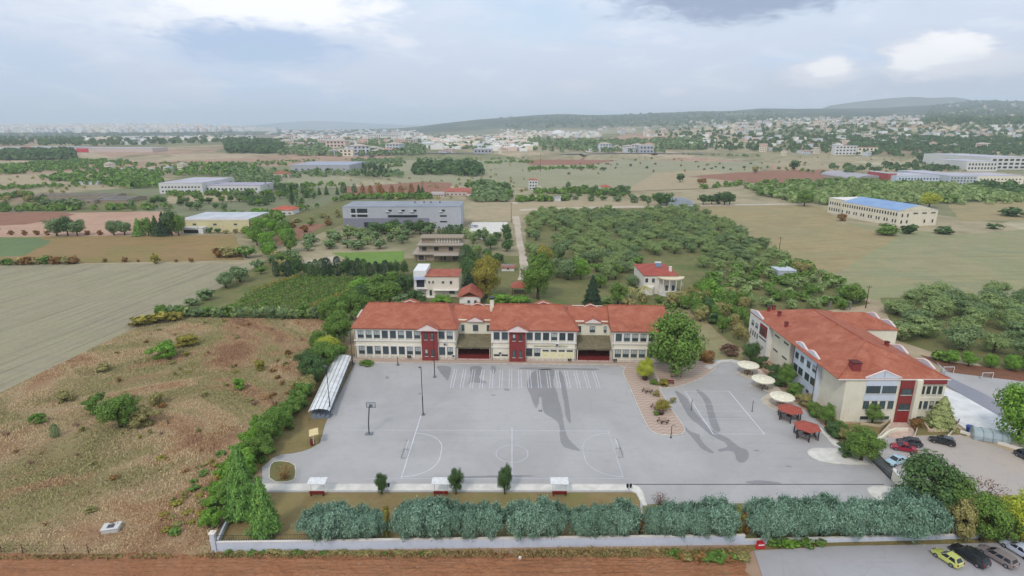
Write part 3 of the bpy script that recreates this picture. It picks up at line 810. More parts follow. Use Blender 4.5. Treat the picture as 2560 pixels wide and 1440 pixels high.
def wins(parent, face, W, D, xs, z, w, h, style='plain', sill=True, blind=0.0, gm=None, off=.035):
    """a row of windows on one face of a W x D block whose front left corner is the origin"""
    for x in xs:
        if face == 'f': window(parent, x, -off, z, w, h, style, 0, sill, blind, gm)
        elif face == 'l': window(parent, -off, x, z, w, h, style, -math.pi / 2, sill, blind, gm)
        elif face == 'r': window(parent, W + off, x, z, w, h, style, math.pi / 2, sill, blind, gm)
        elif face == 'b': window(parent, x, D + off, z, w, h, style, math.pi, sill, blind, gm)


def spread(n, a, b):
    return [a + (b - a) * (k + .5) / n for k in range(n)]


def slab_roof(poly, th=.18):
    """closed roof slab from a top quad/tri outline (3D points)"""
    mb = MB(); n = len(poly); i = 0
    mb.v += [tuple(p) for p in poly] + [(p[0], p[1], p[2] - th) for p in poly]
    mb.f.append(tuple(range(n))); mb.f.append(tuple(range(2 * n - 1, n - 1, -1))); mb.mi += [0, 0]
    for k in range(n):
        k2 = (k + 1) % n; mb.f.append((k, n + k, n + k2, k2)); mb.mi.append(0)
    return mb


def join(*mbs):
    o = MB()
    for b in mbs:
        i = len(o.v); o.v += b.v; o.f += [tuple(q + i for q in f) for f in b.f]; o.mi += b.mi
    return o


def gable_x(x0, x1, y0, y1, ze, zr, ov=.5, yr=None):
    """gable roof, ridge along x"""
    yr = (y0 + y1) / 2 if yr is None else yr
    s0 = (zr - ze) / (yr - y0); s1 = (zr - ze) / (y1 - yr)
    A = slab_roof([(x0 - ov, y0 - ov, ze - s0 * ov), (x1 + ov, y0 - ov, ze - s0 * ov), (x1 + ov, yr, zr), (x0 - ov, yr, zr)])
    B = slab_roof([(x0 - ov, yr, zr), (x1 + ov, yr, zr), (x1 + ov, y1 + ov, ze - s1 * ov), (x0 - ov, y1 + ov, ze - s1 * ov)])
    return join(A, B)


def hip(x0, x1, y0, y1, ze, zr, ov=.5, inset=None):
    W, D = x1 - x0, y1 - y0; x0 -= ov; x1 += ov; y0 -= ov; y1 += ov
    if W >= D:
        i = inset if inset is not None else (y1 - y0) / 2; ym = (y0 + y1) / 2; a, b = (x0 + i, ym, zr), (x1 - i, ym, zr)
        P = [[(x0, y0, ze), (x1, y0, ze), b, a], [(x1, y0, ze), (x1, y1, ze), b], [(x1, y1, ze), (x0, y1, ze), a, b], [(x0, y1, ze), (x0, y0, ze), a]]
    else:
        i = inset if inset is not None else (x1 - x0) / 2; xm = (x0 + x1) / 2; a, b = (xm, y0 + i, zr), (xm, y1 - i, zr)
        P = [[(x0, y0, ze), (x1, y0, ze), a], [(x1, y0, ze), (x1, y1, ze), b, a], [(x1, y1, ze), (x0, y1, ze), b], [(x0, y1, ze), (x0, y0, ze), a, b]]
    return join(*[slab_roof(p) for p in P])


def pediment(w, h, t=.25, base=.35):
    """small triangular gable ornament, centred, facing -y"""
    return MB().yprism([(-w / 2, 0), (w / 2, 0), (w / 2, base), (0, h), (-w / 2, base)], -t, 0)


# ------------------------------------------------------------------ main school building
SROT = math.radians(-2.1)
sx0, sy0 = -41.6, 141.75
school = tag(root('school_building', (sx0, sy0, 0.1), SROT), 'long two storey cream school with red tiled roof facing the asphalt yard', 'school')
ZB = 0.35; ZE = 8.95      # floor plinth, eave
ux = lambda px, py=870: (AY(px, py, 140.2)[0] - sx0) / math.cos(SROT)        # along the facade from a photo column
zf = lambda py, px: AY(px, py, sy0 + ux(px, py) * math.sin(SROT))[1] - 0.1     # height on the facade
B1 = (0.0, ux(1140)); B2 = (ux(1228), ux(1440)); B3 = (ux(1528), ux(1668)); DEP = 21.5; RV = 11.0
RC = 5.6                  # depth of the recessed entrances
zr_ = AY(1050, 756, sy0 + RV)[1] - 0.1
for (a, b) in (B1, B2, B3):
    put('wall', MB().box(a, b, 0, DEP, 0, ZE), cream, school)
for (a, b) in ((B1[1], B2[0]), (B2[1], B3[0])):
    put('wall', MB().box(a + .003, b - .003, RC, DEP - 1.5, 0, 9.3), cream, school)
    rr = put('roof', gable_x(a - 1.5, b + 1.5, RC, DEP - 1.2, 9.1, zr_ - .75, .35, RV + .5), tile, school)
for k, (a, b) in enumerate((B1, B2, B3)):
    o = .55; hipr = 4.2 if k < 2 else 0.0
    s = (zr_ - ZE) / RV; lo = ZE - s * o; xl = a - o; xr = b + o
    il = 1.6 if k == 0 else 0.5
    fr = [(xl, -o, lo), (xr, -o, lo), (xr - hipr, RV, zr_), (xl + il, RV, zr_)]
    bk = [(xl + il, RV, zr_), (xr - hipr, RV, zr_), (xr, DEP + o, lo), (xl, DEP + o, lo)]
    q = [slab_roof(fr), slab_roof(bk)]
    if hipr: q.append(slab_roof([(xr, -o, lo), (xr, DEP + o, lo), (xr - hipr, RV, zr_)]))
    q.append(slab_roof([(xl, DEP + o, lo), (xl, -o, lo), (xl + il, RV, zr_)]))
    rf = put('roof', join(*q), tile, school)
    rc = MB().tube((xl + il, RV, zr_ + .03), (xr - hipr, RV, zr_ + .03), .16, n=6)
    if hipr: rc.tube((xr - hipr, RV, zr_ + .03), (xr, -o, lo + .05), .13, n=6)
    put('ridge_tiles', rc, tile2, rf)
    put('gutter', MB().box(xl, xr, -o - .12, -o + .02, lo - .28, lo - .16), M('brown_gutter', S(120, 74, 62), 0.6), rf)
    # gables peeping over from the rear slope
    gx = a + (b - a) * (.47 if k == 0 else .62)
    if k < 2:
        g_ = MB().yprism([(gx - 2.4, zr_ - .4), (gx + 2.4, zr_ - .4), (gx, zr_ + .42)], RV + .6, RV + 3)
        put('rear_gable', g_, tile, rf)
        put('gable_trim', MB().path([(gx - 2.4, RV + .55, zr_ - .3), (gx, RV + .55, zr_ + .52), (gx + 2.4, RV + .55, zr_ - .3)], .10, 5), offw, rf)
for a in ((B1[1] + B2[0]) / 2, (B2[1] + B3[0]) / 2):
    put('gable_trim', MB().path([(a - 1.9, RV + 1.3, zr_ - .95), (a, RV + 1.3, zr_ - .3), (a + 1.9, RV + 1.3, zr_ - .95)], .10, 5), offw, school)
    put('rear_gable', MB().yprism([(a - 1.9, zr_ - 1.2), (a + 1.9, zr_ - 1.2), (a, zr_ - .35)], RV + 1.35, RV + 3), tile, school)
# left end gable parapet trim
put('parapet', MB().path([(-.4, 5.0, ZE + .9), (.1, 8.0, ZE + 2.0)], .22, 6), offw, school)
ch = put('chimney', MB().box(ux(1219), ux(1229), 9.2, 10.4, 9.5, zr_ + 1.7), cream, school)
put('chimney_cap', MB().box(ux(1219) - .2, ux(1229) + .2, 9.0, 10.6, zr_ + 1.9, zr_ + 2.25).box(ux(1219) + .1, ux(1229) - .1, 9.3, 10.3, zr_ + 1.7, zr_ + 1.9), dark_m, ch)

ZU0, ZU1 = zf(846, 1040), zf(828, 1040); ZL0, ZL1 = zf(886, 1040), zf(867, 1040)
WW = 1.58
pil = MB().box(-.26, .26, -.26, 0, 0, 1).mesh('pilaster')


def bay_row(pxs, z0, z1, blind=.55, style='school'):
    for p in pxs: window(school, ux(p), -.05, z0, WW, z1 - z0, style, 0, True, blind)


def pilasters(x0, x1, n, z0, z1):
    for k in range(n):
        o = put('pilaster', pil, offw, school, (x0 + (x1 - x0) * k / (n - 1), -.003, z0)); o.scale = (1, 1, z1 - z0)


L1 = [901 + 20.35 * k for k in range(8)]
bay_row(L1, ZU0, ZU1); bay_row(L1, ZL0, ZL1)
pilasters(ux(901 - 10.2), ux(901 + 20.35 * 7.5), 9, ZL0 - .9, ZL1 + .35); pilasters(ux(901 - 10.2), ux(901 + 20.35 * 7.5), 9, ZU0 - .75, ZU1 + .3)
for pp in ([1104.5, 1125], [1242, 1262], [1324 + 20.2 * k for k in range(6)], [1543.5, 1564, 1584, 1604, 1624, 1644]):
    bay_row(pp, ZU0, ZU1, .35)
    pilasters(ux(pp[0] - 10.2), ux(pp[-1] + 10.2), len(pp) + 1, ZU0 - .75, ZU1 + .3)
bay_row([1104.5, 1125], ZL0, ZL1, .2); bay_row([1323, 1343], ZL0, ZL1, .2); bay_row([1543.5, 1563, 1583, 1603, 1623, 1643], ZL0, ZL1, .7)
pilasters(ux(1094.5), ux(1135), 3, ZL0 - .9, ZL1 + .35)
for p in (1242, 1262): window(school, ux(p), -.05, zf(890, 1250), WW, .5, 'plain', 0, False)
for p in (1364, 1384, 1404, 1424):
    window(school, ux(p), -.05, zf(879, 1400), WW, .45, 'plain', 0, False)
    put('infill_panel', MB().box(ux(p) - .82, ux(p) + .82, -.05, -.003, .9, zf(881, 1400)), beige if False else M('cream_panel', S(234, 224, 176), 0.8), school)
# string course and plinth
for (a, b) in (B1, B2, B3):
    put('string_course', MB().box(a - .04, b + .04, -.28, -.004, 5.05, 5.35), offw, school)
    put('shade_hood', MB().box(a + .02, b - .02, -.28, -.004, ZU1 + .12, ZE - .35), offw, school); put('shade_hood', MB().box(a + .02, b - .02, -.24, -.004, ZL1 + .12, ZL1 + .42), offw, school)  # projecting bands added above the window rows to cast shade on them
    put('plinth', MB().box(a - .05, b + .05, -.12, -.004, 0, .75), M('stone_plinth', S(212, 202, 186), 0.9, S(182, 172, 158), 2.0), school)
    for e in (a + .25, b - .25):
        put('downpipe', MB().tube((e, -.16, .2), (e, -.16, ZE - .1), .07, n=6), M('brown_pipe', S(112, 84, 74), 0.6), school)
# red stair towers with pediments
for a, b, ga, gb in ((1055, 1094, 1046, 1099), (1273.5, 1313.5, 1268, 1321)):
    t = put('stair_tower', MB().box(ux(a), ux(b), -1.1, .4, 0, ZE + .05), redw, school)
    gw = ux(gb) - ux(ga); p_ = put('pediment', pediment(gw, 1.75, 1.1), pinkw, school, (ux((ga + gb) / 2), -.75, ZE - .35))
    put('pediment_roof', join(slab_roof([(-gw / 2 - .15, -1.25, .38), (0, -1.25, 1.9), (0, 4.5, 1.9), (-gw / 2 - .15, 1.0, .38)], .12), slab_roof([(0, -1.25, 1.9), (gw / 2 + .15, -1.25, .38), (gw / 2 + .15, 1.0, .38), (0, 4.5, 1.9)], .12)), tile, p_)
    for f_ in (.30, .70):
        xx = ux(a) + (ux(b) - ux(a)) * f_
        for z0, z1 in ((ZU0 + .1, ZU1 - .1), (ZL0, ZL1 - .2)):
            window(t, xx, -1.15, z0, .78, z1 - z0, 'plain', 0, True, .2)
# recessed entrances: upper wall with windows and little pediment, corrugated canopy, raised red porch with steps
canm = M('corrugated_canopy', S(128, 116, 88), 0.7, S(104, 98, 78), 1.2, dirt=0.4)
for k, (a, b) in enumerate(((B1[1], B2[0]), (B2[1], B3[0]))):
    m_ = (a + b) / 2; w = b - a
    pd = put('pediment', pediment(4.3, 1.25, .5, .3), pinkw, school, (m_, RC - .3, 9.0))
    put('pediment_roof', join(slab_roof([(-2.3, -.6, .33), (0, -.6, 1.36), (0, 3.6, 1.36), (-2.3, .9, .33)], .1), slab_roof([(0, -.6, 1.36), (2.3, -.6, .33), (2.3, .9, .33), (0, 3.6, 1.36)], .1)), tile, pd)
    window(school, m_, RC - .05, 6.15, 1.45, 1.75, 'pair', 0, True, .3)
    for dx in (-3.4, 3.4): window(school, m_ + dx, RC - .05, 6.15, .75, 1.75, 'plain', 0, True, .2)
    can = put('canopy', slab_roof([(a + .1, -.2, 3.75), (b - .1, -.2, 3.75), (b - .1, RC - .01, 5.35), (a + .1, RC - .01, 5.35)], .12), canm, school)
    ribs = 15
    for q in range(ribs):
        xx = a + .2 + (w - .4) * q / (ribs - 1)
        put('rib', slab_roof([(xx - .05, -.22, 3.81), (xx + .05, -.22, 3.81), (xx + .05, RC - .02, 5.41), (xx - .05, RC - .02, 5.41)], .05), canm, can)
    put('canopy_beam', MB().box(a + .1, b - .1, -.18, -.02, 3.35, 3.6), M('olive_beam', S(112, 104, 80), 0.7), can)
    for xx in (a + .35, b - .35): put('post', MB().tube((xx, -.1, .2), (xx, -.1, 3.4), .09, n=8), offw, can)
    po = put('porch', MB().box(a + .05, b - .05, .9, RC - .003, 0, .95), M('red_porch_tiles', S(122, 42, 36), 0.6, S(108, 36, 32), 1.5), school)
    for j in range(4):
        put('step', MB().box(a + .4, b - .4, .9 - .3 * (j + 1), .9 - .3 * j - .004, 0, .95 - .22 * (j + 1)), M('pink_step', S(214, 178, 168), 0.8) if j > 1 else MATS['red_porch_tiles'], po)
    dr = put('door', MB().box(m_ - 1.1, m_ + 1.1, RC - .12, RC - .01, .95, 3.15), M('brown_door', S(66, 50, 46), 0.5), school)
    for dx in (-.55, .55): put('pane', MB().face([(m_ + dx - .4, RC - .13, 1.3), (m_ + dx + .4, RC - .13, 1.3), (m_ + dx + .4, RC - .13, 2.9), (m_ + dx - .4, RC - .13, 2.9)]), glassb, dr)
    for s_ in (-1, 1): put('handrail', MB().path([(m_ + s_ * 1.6, .9, .95), (m_ + s_ * 1.6, .9, 1.85), (m_ + s_ * 1.6, -.3, 1.0), (m_ + s_ * 1.6, -.3, .1)], .04, 5), dark_m, po)
for p_, z_ in ((1133, .9), (1112, 4.2), (1250, 1.9), (1392, 4.4)): ac = put('air_conditioner', MB().box(ux(p_) - .45, ux(p_) + .45, -.45, -.06, z_, z_ + .65), white_m, school); put('fan_grille', MB().box(ux(p_) - .3, ux(p_) + .3, -.458, -.452, z_ + .08, z_ + .56), dark_m, ac)
# faded name board with small grey characters
sb = put('name_board', MB().box(ux(1334), ux(1419), -.10, -.07, zf(870.5, 1375), zf(863.5, 1375)), M('faded_board', S(196, 190, 158), 0.8), school)
xx = ux(1339); rr = random.Random(4)
while xx < ux(1414):
    w_ = rr.uniform(.22, .36); zb = zf(869.3, 1375); h_ = .42
    if rr.random() < .9:
        st = rr.choice('nuhlt')
        lt = MB(); lt.box(xx, xx + .07, -.125, -.104, zb, zb + h_)
        if st in 'nuh': lt.box(xx + w_ - .07, xx + w_, -.125, -.104, zb, zb + h_)
        zz = {'n': h_ - .07, 'u': 0, 'h': h_ * .45, 'l': 0, 't': h_ - .07}[st]
        lt.box(xx + .072, xx + w_ - .072, -.125, -.104, zb + zz, zb + zz + .07)
        put('letter', lt, M('grey_letters', S(120, 114, 92), 0.7), sb)
    xx += w_ + .13

# ------------------------------------------------------------------ second school building
Z2 = 9.9
sb2 = tag(root('school_annex', (68.3, 107.5, 0.1)), 'second school building with red hipped roof and pale stepped gables on the right', 'school')
W2, D2 = 20.6, 44.5
put('wall', MB().box(0, W2, 0, 8.9, 0, Z2), cream, sb2)                         # front corner block
put('wall', MB().box(-1.1, W2 - .4, 8.9, 19.6, 0, Z2), palew, sb2)              # pale block with two stepped gables
put('wall', MB().box(.9, W2 - .4, 19.6, 22.8, 0, Z2 - .3), redw, sb2)              # red stair recess
put('wall', MB().box(-.5, W2 - .4, 22.8, 32.6, 0, Z2), cream, sb2)
put('wall', MB().box(-1.7, W2 - .4, 32.6, D2, 0, Z2), white, sb2)
put('wall', MB().box(W2 - .4, W2 + 9.0, 29.5, D2 - 2, 0, Z2), cream, sb2)       # rear wing
rf = put('roof', hip(-1.4, W2, 0.2, D2, Z2 - .05, 13.9, .45, 11.0), tile, sb2)
put('ridge_tiles', MB().tube((9.6, 11.3, 13.93), (9.6, D2 - 10.5, 13.93), .17, n=6).tube((-1.9, -.25, Z2), (9.6, 10.8, 13.93), .13, n=6).tube((W2 + .45, -.25, Z2), (9.6, 10.8, 13.93), .13, n=6), tile2, rf)
wr = put('roof', hip(12, W2 + 8.9, 29.5, D2 - 2, Z2 - .02, 12.4, .3, 5.5), tile, sb2)
put('eave_board', MB().box(-1.9, W2 + .5, -.35, -.26, Z2 - .32, Z2 - .1), offw, rf)


def stepped_gable(parent, x, y0, y1, z0, rise, t=.35):
    mb = MB().xprism([(y0, z0), (y1, z0), (y1, z0 + .35), ((y0 + y1) / 2 + .5, z0 + rise), ((y0 + y1) / 2 - .5, z0 + rise), (y0, z0 + .35)], x - t / 2, x + t / 2)
    g = put('gable_parapet', mb, palew, parent)
    put('coping', MB().path([(x, y0 - .1, z0 + .42), (x, (y0 + y1) / 2 - .5, z0 + rise + .06), (x, (y0 + y1) / 2 + .5, z0 + rise + .06), (x, y1 + .1, z0 + .42)], .24, 6), pinkw, g)


for y0, y1 in ((9.0, 14.2), (14.3, 19.5)): stepped_gable(sb2, -.95, y0, y1, Z2 - .1, 1.15)
stepped_gable(sb2, -1.55, 36.5, D2, Z2 - .1, 1.2)
for y0, y1 in ((4.0, 9.5), (12.5, 18.0)): stepped_gable(sb2, W2 + .15, y0, y1, Z2 - .2, 1.2)
for y0, y1 in ((30.5, 36.0), (37.0, 42.0)): stepped_gable(sb2, W2 + 8.9, y0, y1, Z2 - .2, 1.2)
# front: pale panel with gable, red glazed stair, right bay
pp = put('front_panel', MB().box(4.2, 10.6, -.12, -.004, 4.9, Z2 - .3), palew, sb2)
put('front_gable', MB().yprism([(3.8, Z2 - .3), (11.0, Z2 - .3), (11.0, Z2 + .1), (7.4, Z2 + 1.65), (3.8, Z2 + .1)], -.2, .25), palew, sb2)
put('coping', MB().path([(3.7, -.15, Z2 + .15), (7.4, -.15, Z2 + 1.75), (11.1, -.15, Z2 + .15)], .16, 6), pinkw, sb2)
put('gable_roof', join(slab_roof([(3.6, -.1, Z2 + .1), (7.4, -.1, Z2 + 1.72), (7.4, 5.5, Z2 + 1.72), (3.6, 1.2, Z2 + .1)], .1), slab_roof([(7.4, -.1, Z2 + 1.72), (11.2, -.1, Z2 + .1), (11.2, 1.2, Z2 + .1), (7.4, 5.5, Z2 + 1.72)], .1)), tile, sb2)
for x in (5.75, 9.05): window(sb2, x, -.16, 6.55, 2.9, 1.65, 'grid', 0, True, 0)
for x in spread(4, 4.0, 10.8): window(sb2, x, -.05, 3.0, 1.15, 1.75, 'plain', 0, True, .1)
for x in (5.0, 9.3): window(sb2, x, -.05, .55, 1.7, .75, 'plain', 0, True, 0)
st_ = put('red_stair_bay', MB().box(11.2, 14.0, -.25, .2, 0, Z2 - .2), redw, sb2)
for z in (2.9, 6.3): window(st_, 12.6, -.30, z, 2.2, 1.35, 'pair', 0, True, 0)
put('entrance_door', MB().box(11.7, 13.6, -.33, -.25, .1, 2.3), M('red_door', S(150, 52, 46), 0.5), st_)
put('pier', MB().box(14.003, 15.1, -1.0, .2, 0, Z2 - .15), cream, sb2)
put('red_fascia', MB().box(15.4, 20.3, -.5, -.004, Z2 - 1.15, Z2 - .25), redw, sb2)
for z, h in ((6.35, 1.75), (3.0, 1.75)):
    for x in spread(4, 15.4, 20.2): window(sb2, x, -.05, z, .8, h, 'plain', 0, True, .1)
for x in (16.4, 19.0): window(sb2, x, -.05, .55, 1.7, .7, 'plain', 0, True, 0)
put('string_course', MB().box(15.12, W2 + .03, -.07, -.004, 5.35, 5.5), offw, sb2)
# left side windows
for y in (10.1, 12.6, 15.6, 18.1):
    window(sb2, -1.15, y, 6.7, 1.5, 1.55, 'pair', -math.pi / 2, True, .3); window(sb2, -1.15, y, 3.6, 1.9, 1.75, 'grid', -math.pi / 2, True, .2)
for y in (11.5, 15.2): window(sb2, -1.15, y, 1.0, 1.1, .7, 'plain', -math.pi / 2, True, 0)
for y in (9.1, 19.4): put('downpipe', MB().tube((-1.22, y, .2), (-1.22, y, Z2 - .2), .07, n=6), MATS['brown_pipe'], sb2)
for y, z in ((25.0, 7.6), (30.0, 7.6), (25.0, 3.8), (30.0, 3.8)): window(sb2, -.55, y, z, 2.4, .4, 'plain', -math.pi / 2, False, 0)
for y in (20.4, 22.0): window(sb2, .85, y, 3.2, .7, 4.6, 'plain', -math.pi / 2, False, 0)
rp = put('red_panel', MB().box(-1.78, -1.70, 33.2, 37.6, 5.9, 8.9), redw, sb2)
for y in spread(4, 33.2, 37.6): window(sb2, -1.83, y, 6.0, .62, 2.0, 'plain', -math.pi / 2, False, 0)
for y in (39.6, 42.2): window(sb2, -1.75, y, 6.6, 1.5, 1.4, 'pair', -math.pi / 2, True, .2)
for y in (38.6, 40.0, 41.4, 42.8): window(sb2, -1.75, y, 3.9, .6, 1.5, 'plain', -math.pi / 2, True, .2)
window(sb2, -1.75, 35.4, 4.9, 4.2, .35, 'plain', -math.pi / 2, False, 0)
# roof furniture
for x, y, z in ((2.9, 2.6, 11.0), (.9, 29.0, 11.2), (2.2, 36.0, 11.7), (1.6, 41.0, 11.2), (3.2, 41.5, 11.7), (17.0, 14.5, 11.5)):
    big = (x == 2.9); s = .85 if big else .35
    c = put('chimney', MB().box(x - s, x + s, y - s, y + s, z - 1.4, z + (1.3 if big else .7)), redw, sb2)
    put('chimney_cap', MB().box(x - s - .12, x + s + .12, y - s - .12, y + s + .12, z + (1.3 if big else .7) + .003, z + (1.5 if big else .85)), M('dark_red_cap', S(96, 40, 36), 0.7), c)
for x in (18.5, 24.0): put('flue', MB().tube((x, D2 - 3, 11.4), (x, D2 - 3, 13.6), .22, n=8), grey_m, sb2)
sk = put('skylight', slab_roof([(13.0, 7.0, 12.05), (15.0, 7.0, 11.4), (15.0, 9.0, 11.45), (13.0, 9.0, 12.1)], .1), M('blue_skylight', S(96, 120, 168), 0.2), sb2)
put('flagpole', MB().tube((7.4, -.35, Z2 + .3), (7.4, -.35, Z2 + 1.5), .03, n=5), dark_m, sb2)

# ------------------------------------------------------------------ other buildings, placed from the photo


def block(name, label, x0, x1, yb, yt, yback, wall, roof='flat', roofm=None, rise=1.5, rot=0.0, group=None, cat='building', dmin=5.0, ov=.35):
    """front face between two photo columns; heights and depth from the photo rows; returns root, width, depth, height"""
    X0, Y0 = G(x0, yb); X1, _ = G(x1, yb); h = AY((x0 + x1) / 2, yt, Y0)[1]
    d = max(dmin, G((x0 + x1) / 2, yback, h + (rise * .5 if roof != 'flat' else 0))[1] - Y0); w = X1 - X0
    o = tag(root(name, (X0, Y0, 0), rot), label, cat, group)
    put('wall', MB().box(0, w, 0, d, 0, h), wall, o)
    if roof == 'flat':
        r = put('roof', MB().box(-.1, w + .1, -.1, d + .1, h + .003, h + .3), roofm, o)
    elif roof == 'gable': r = put('roof', gable_x(0, w, 0, d, h, h + rise, ov), roofm, o); put('gable_wall', MB().xprism([(0, h), (d, h), (d / 2, h + rise)], .02, w - .02), wall, o)
    elif roof == 'hip': r = put('roof', hip(0, w, 0, d, h, h + rise, ov), roofm, o)
    return o, w, d, h


# grey modern building with long strip windows
gb, w, d, h = block('office_building', 'grey modern block with strip windows and sloping flat roof behind the gardens', 860, 1153, 573, 518, 504, greyw, 'flat', M('grey_roof_sheet', S(146, 150, 156), 0.6, scale=0.1), rot=math.radians(1.0))
put('lower_cladding', MB().box(-.06, w * .73, -.10, -.004, 0, h * .50), greyd, gb)
for x, z, ww, hh in ((.09, .74, 2.6, 2.6), (.165, .74, 6.2, 2.6), (.09, .56, 2.6, 1.4), (.165, .56, 6.2, 1.4)):
    window(gb, w * x, -.14, h * z, ww, hh, 'pair', 0, False, 0, glassb)
put('white_band', MB().box(w * .06, w * .215, -.16, -.004, h * .685, h * .73), white_m, gb)
window(gb, w * .505, -.14, h * .53, w * .25, 1.5, 'grid', 0, False, 0, glassb)
for x in (.40, .51, .61, .85):
    window(gb, w * x, -.08, h * .80, 2.0, 1.1, 'plain', 0, False, 0, glassb)
    put('canopy_fin', MB().box(w * x - 2.6, w * x - .4, -1.0, -.004, h * .79, h * .81), white_m, gb)
for z in (.56, .30): window(gb, w * .85, -.08, h * z, 4.2, .9, 'plain', 0, False, 0, glassb)
for x, ww in ((.195, 3.0), (.40, 3.4)): window(gb, w * x, -.14, h * .08, ww, 3.2, 'pair', 0, False, 0, glassb)
put('white_canopy', MB().box(w * .45, w * .53, -2.2, -.11, h * .12, h * .22), white_m, gb)
for x in (.58, .66, .72, .80): put('roof_vent', MB().tube((w * x, d * .6, h + .3), (w * x, d * .6, h + 1.5), .5, n=8), grey_m, gb)

wh, w, d, h = block('warehouse', 'cream warehouse with pale flat roof among the trees on the left', 455, 625, 580, 549, 531, WALL('yellow_cream_render', S(214, 202, 156)), 'flat', M('pale_roof_sheet', S(196, 198, 200), 0.6, scale=0.1, dirt=.3))
put('parapet', MB().box(-.2, w + .2, -.2, -.105, h - .5, h + .5), offw, wh)
for x in (.2, .5, .8): window(wh, w * x, -.05, h * .55, 2.0, 1.0, 'pair', 0, True)
an, w, d, h = block('shed', 'small white shed in front of the cream warehouse', 452, 508, 584, 571, 567, white, 'flat', M('white_roof', S(214, 214, 214), 0.6), dmin=4)
put('opening', MB().box(w * .15, w * .8, -.05, -.004, .2, h * .75), M('dark_opening', S(50, 48, 50), 0.9), an)

# weathered concrete villa: stepped slabs, columns and slatted shutters
X0, Y0 = G(1034, 655); X1, _ = G(1156, 655)
cv = tag(root('concrete_villa', (X0, Y0, 0)), 'weathered concrete villa with stacked slabs and columns behind the white house', 'villa'); w = X1 - X0
put('wall', MB().box(0, w, 2.0, 15, 0, 3.2), concr, cv); put('slab', MB().box(-.6, w + .4, .6, 15.5, 3.2, 3.75), WALL('pale_slab', S(176, 164, 150), .5), cv)
put('wall', MB().box(2.0, w - .6, 4.5, 15, 3.75, 6.9), concr, cv); put('slab', MB().box(1.4, w + .2, 3.0, 15.5, 6.9, 7.5), MATS['pale_slab'], cv)
put('terrace', MB().box(w * .42, w + .8, -1.5, .597, 3.1, 3.5), MATS['pale_slab'], cv)
put('wall', MB().box(3.0, w - 1.0, 7, 14.5, 7.5, 9.8), concr, cv); put('slab', MB().box(2.2, w, 6, 15.2, 9.8, 10.2), concr, cv)
for k in range(6): put('column', MB().box(.4 + k * (w - 1) / 5, .8 + k * (w - 1) / 5, .9, 1.3, 0, 3.2), concr, cv)
for k in range(9): put('shutter', MB().box(w * .42 + k * w * .058, w * .42 + k * w * .058 + .7, 6.9, 6.99, 7.6, 9.6), M('pale_shutter', S(206, 202, 190), 0.7), cv)
for x in (.2, .45, .75): window(cv, w * x, 4.42, 4.4, 2.0, 1.7, 'pair', 0, False, 0, glassb)
for x in (.15, .6, .85): window(cv, w * x, 1.92, .6, 2.4, 2.0, 'pair', 0, False, 0, glassb)

# white house with red roof
hw, w, d, h = block('house', 'white two storey house with red roof just behind the school', 1066, 1148, 742, 690, 668, WALL('house_white', S(226, 216, 198)), 'hip', tile2, 1.3)
put('side_tower', MB().box(-4.6, -.003, 1.5, d + 2, 0, h + 1.6), WALL('house_white_2', S(232, 230, 226)), hw)
put('balcony', MB().box(-3.9, .4, -.6, 1.49, 3.0, 3.25), offw, hw)
put('balcony_opening', MB().box(-3.6, -.8, 1.40, 1.49, 3.3, 6.2), M('shaded_glass', S(58, 62, 72), 0.3), hw)
put('blue_awning', slab_roof([(-4.3, .2, 6.4), (.2, .2, 6.4), (.2, 1.5, 7.2), (-4.3, 1.5, 7.2)], .08), M('grey_blue_canvas', S(168, 172, 192), 0.8), hw)
for x in (.10, .22): window(hw, w * x, -.05, h * .66, .55, .8, 'plain', 0, True)
window(hw, w * .52, -.05, h * .66, .9, .7, 'plain', 0, True); window(hw, w * .76, -.05, h * .62, .8, 1.1, 'plain', 0, True)
window(hw, w * .14, -.05, .5, .9, 2.1, 'plain', 0, False); window(hw, w * .78, -.05, 1.2, 1.9, 1.2, 'pair', 0, True)
put('porch_roof', MB().box(w * .22, w * .98, -1.6, -.01, 2.7, 2.9), offw, hw)
put('step', MB().box(0, w * .3, -1.6, -.01, 0, .35), offw, hw)

# small cottage and shelter with red roofs
ct, w, d, h = block('cottage', 'small white cottage with red gable roof touching the school roofline', 1149, 1200, 764, 742, 722, white, 'flat', tile2, dmin=6)
put('roof', join(slab_roof([(-.8, -.8, h - .2), (w / 2, -.8, h + 2.0), (w / 2, d + .5, h + 2.0), (-.8, d + .5, h - .2)]), slab_roof([(w / 2, -.8, h + 2.0), (w + .8, -.8, h - .2), (w + .8, d + .5, h - .2), (w / 2, d + .5, h + 2.0)])), tile2, ct)
put('gable_wall', MB().yprism([(0, h + .3), (w, h + .3), (w / 2, h + 1.75)], .02, .3), wood_m, ct)
for x in (.45, .78): window(ct, w * x, -.05, .9, .9, 1.0, 'plain', 0, True)
X0, Y0 = G(1280, 738)
sh = tag(root('shelter', (X0, Y0, 0)), 'open timber shelter with red tiled roof beside the dirt track', 'shelter')
put('roof', hip(0, 5.2, 0, 6, 3.0, 4.6, .5), tile2, sh)
for x in (.2, 5.0):
    for y in (.2, 5.8): put('post', MB().box(x - .12, x + .12, y - .12, y + .12, 0, 3.0), wood_m, sh)
put('bench', MB().box(.6, 4.6, 4.6, 5.2, .45, .55).box(.8, 1.0, 4.7, 5.1, 0, .447).box(4.2, 4.4, 4.7, 5.1, 0, .447), wood_m, sh)
sh2, w, d, h = block('outbuilding', 'little red roofed outbuilding beside the garden with the yellowing tree', 1254, 1286, 678, 668, 660, white, 'gable', tile2, 1.0, dmin=4)
window(sh2, w * .5, -.05, .8, .9, .9, 'plain', 0, True)

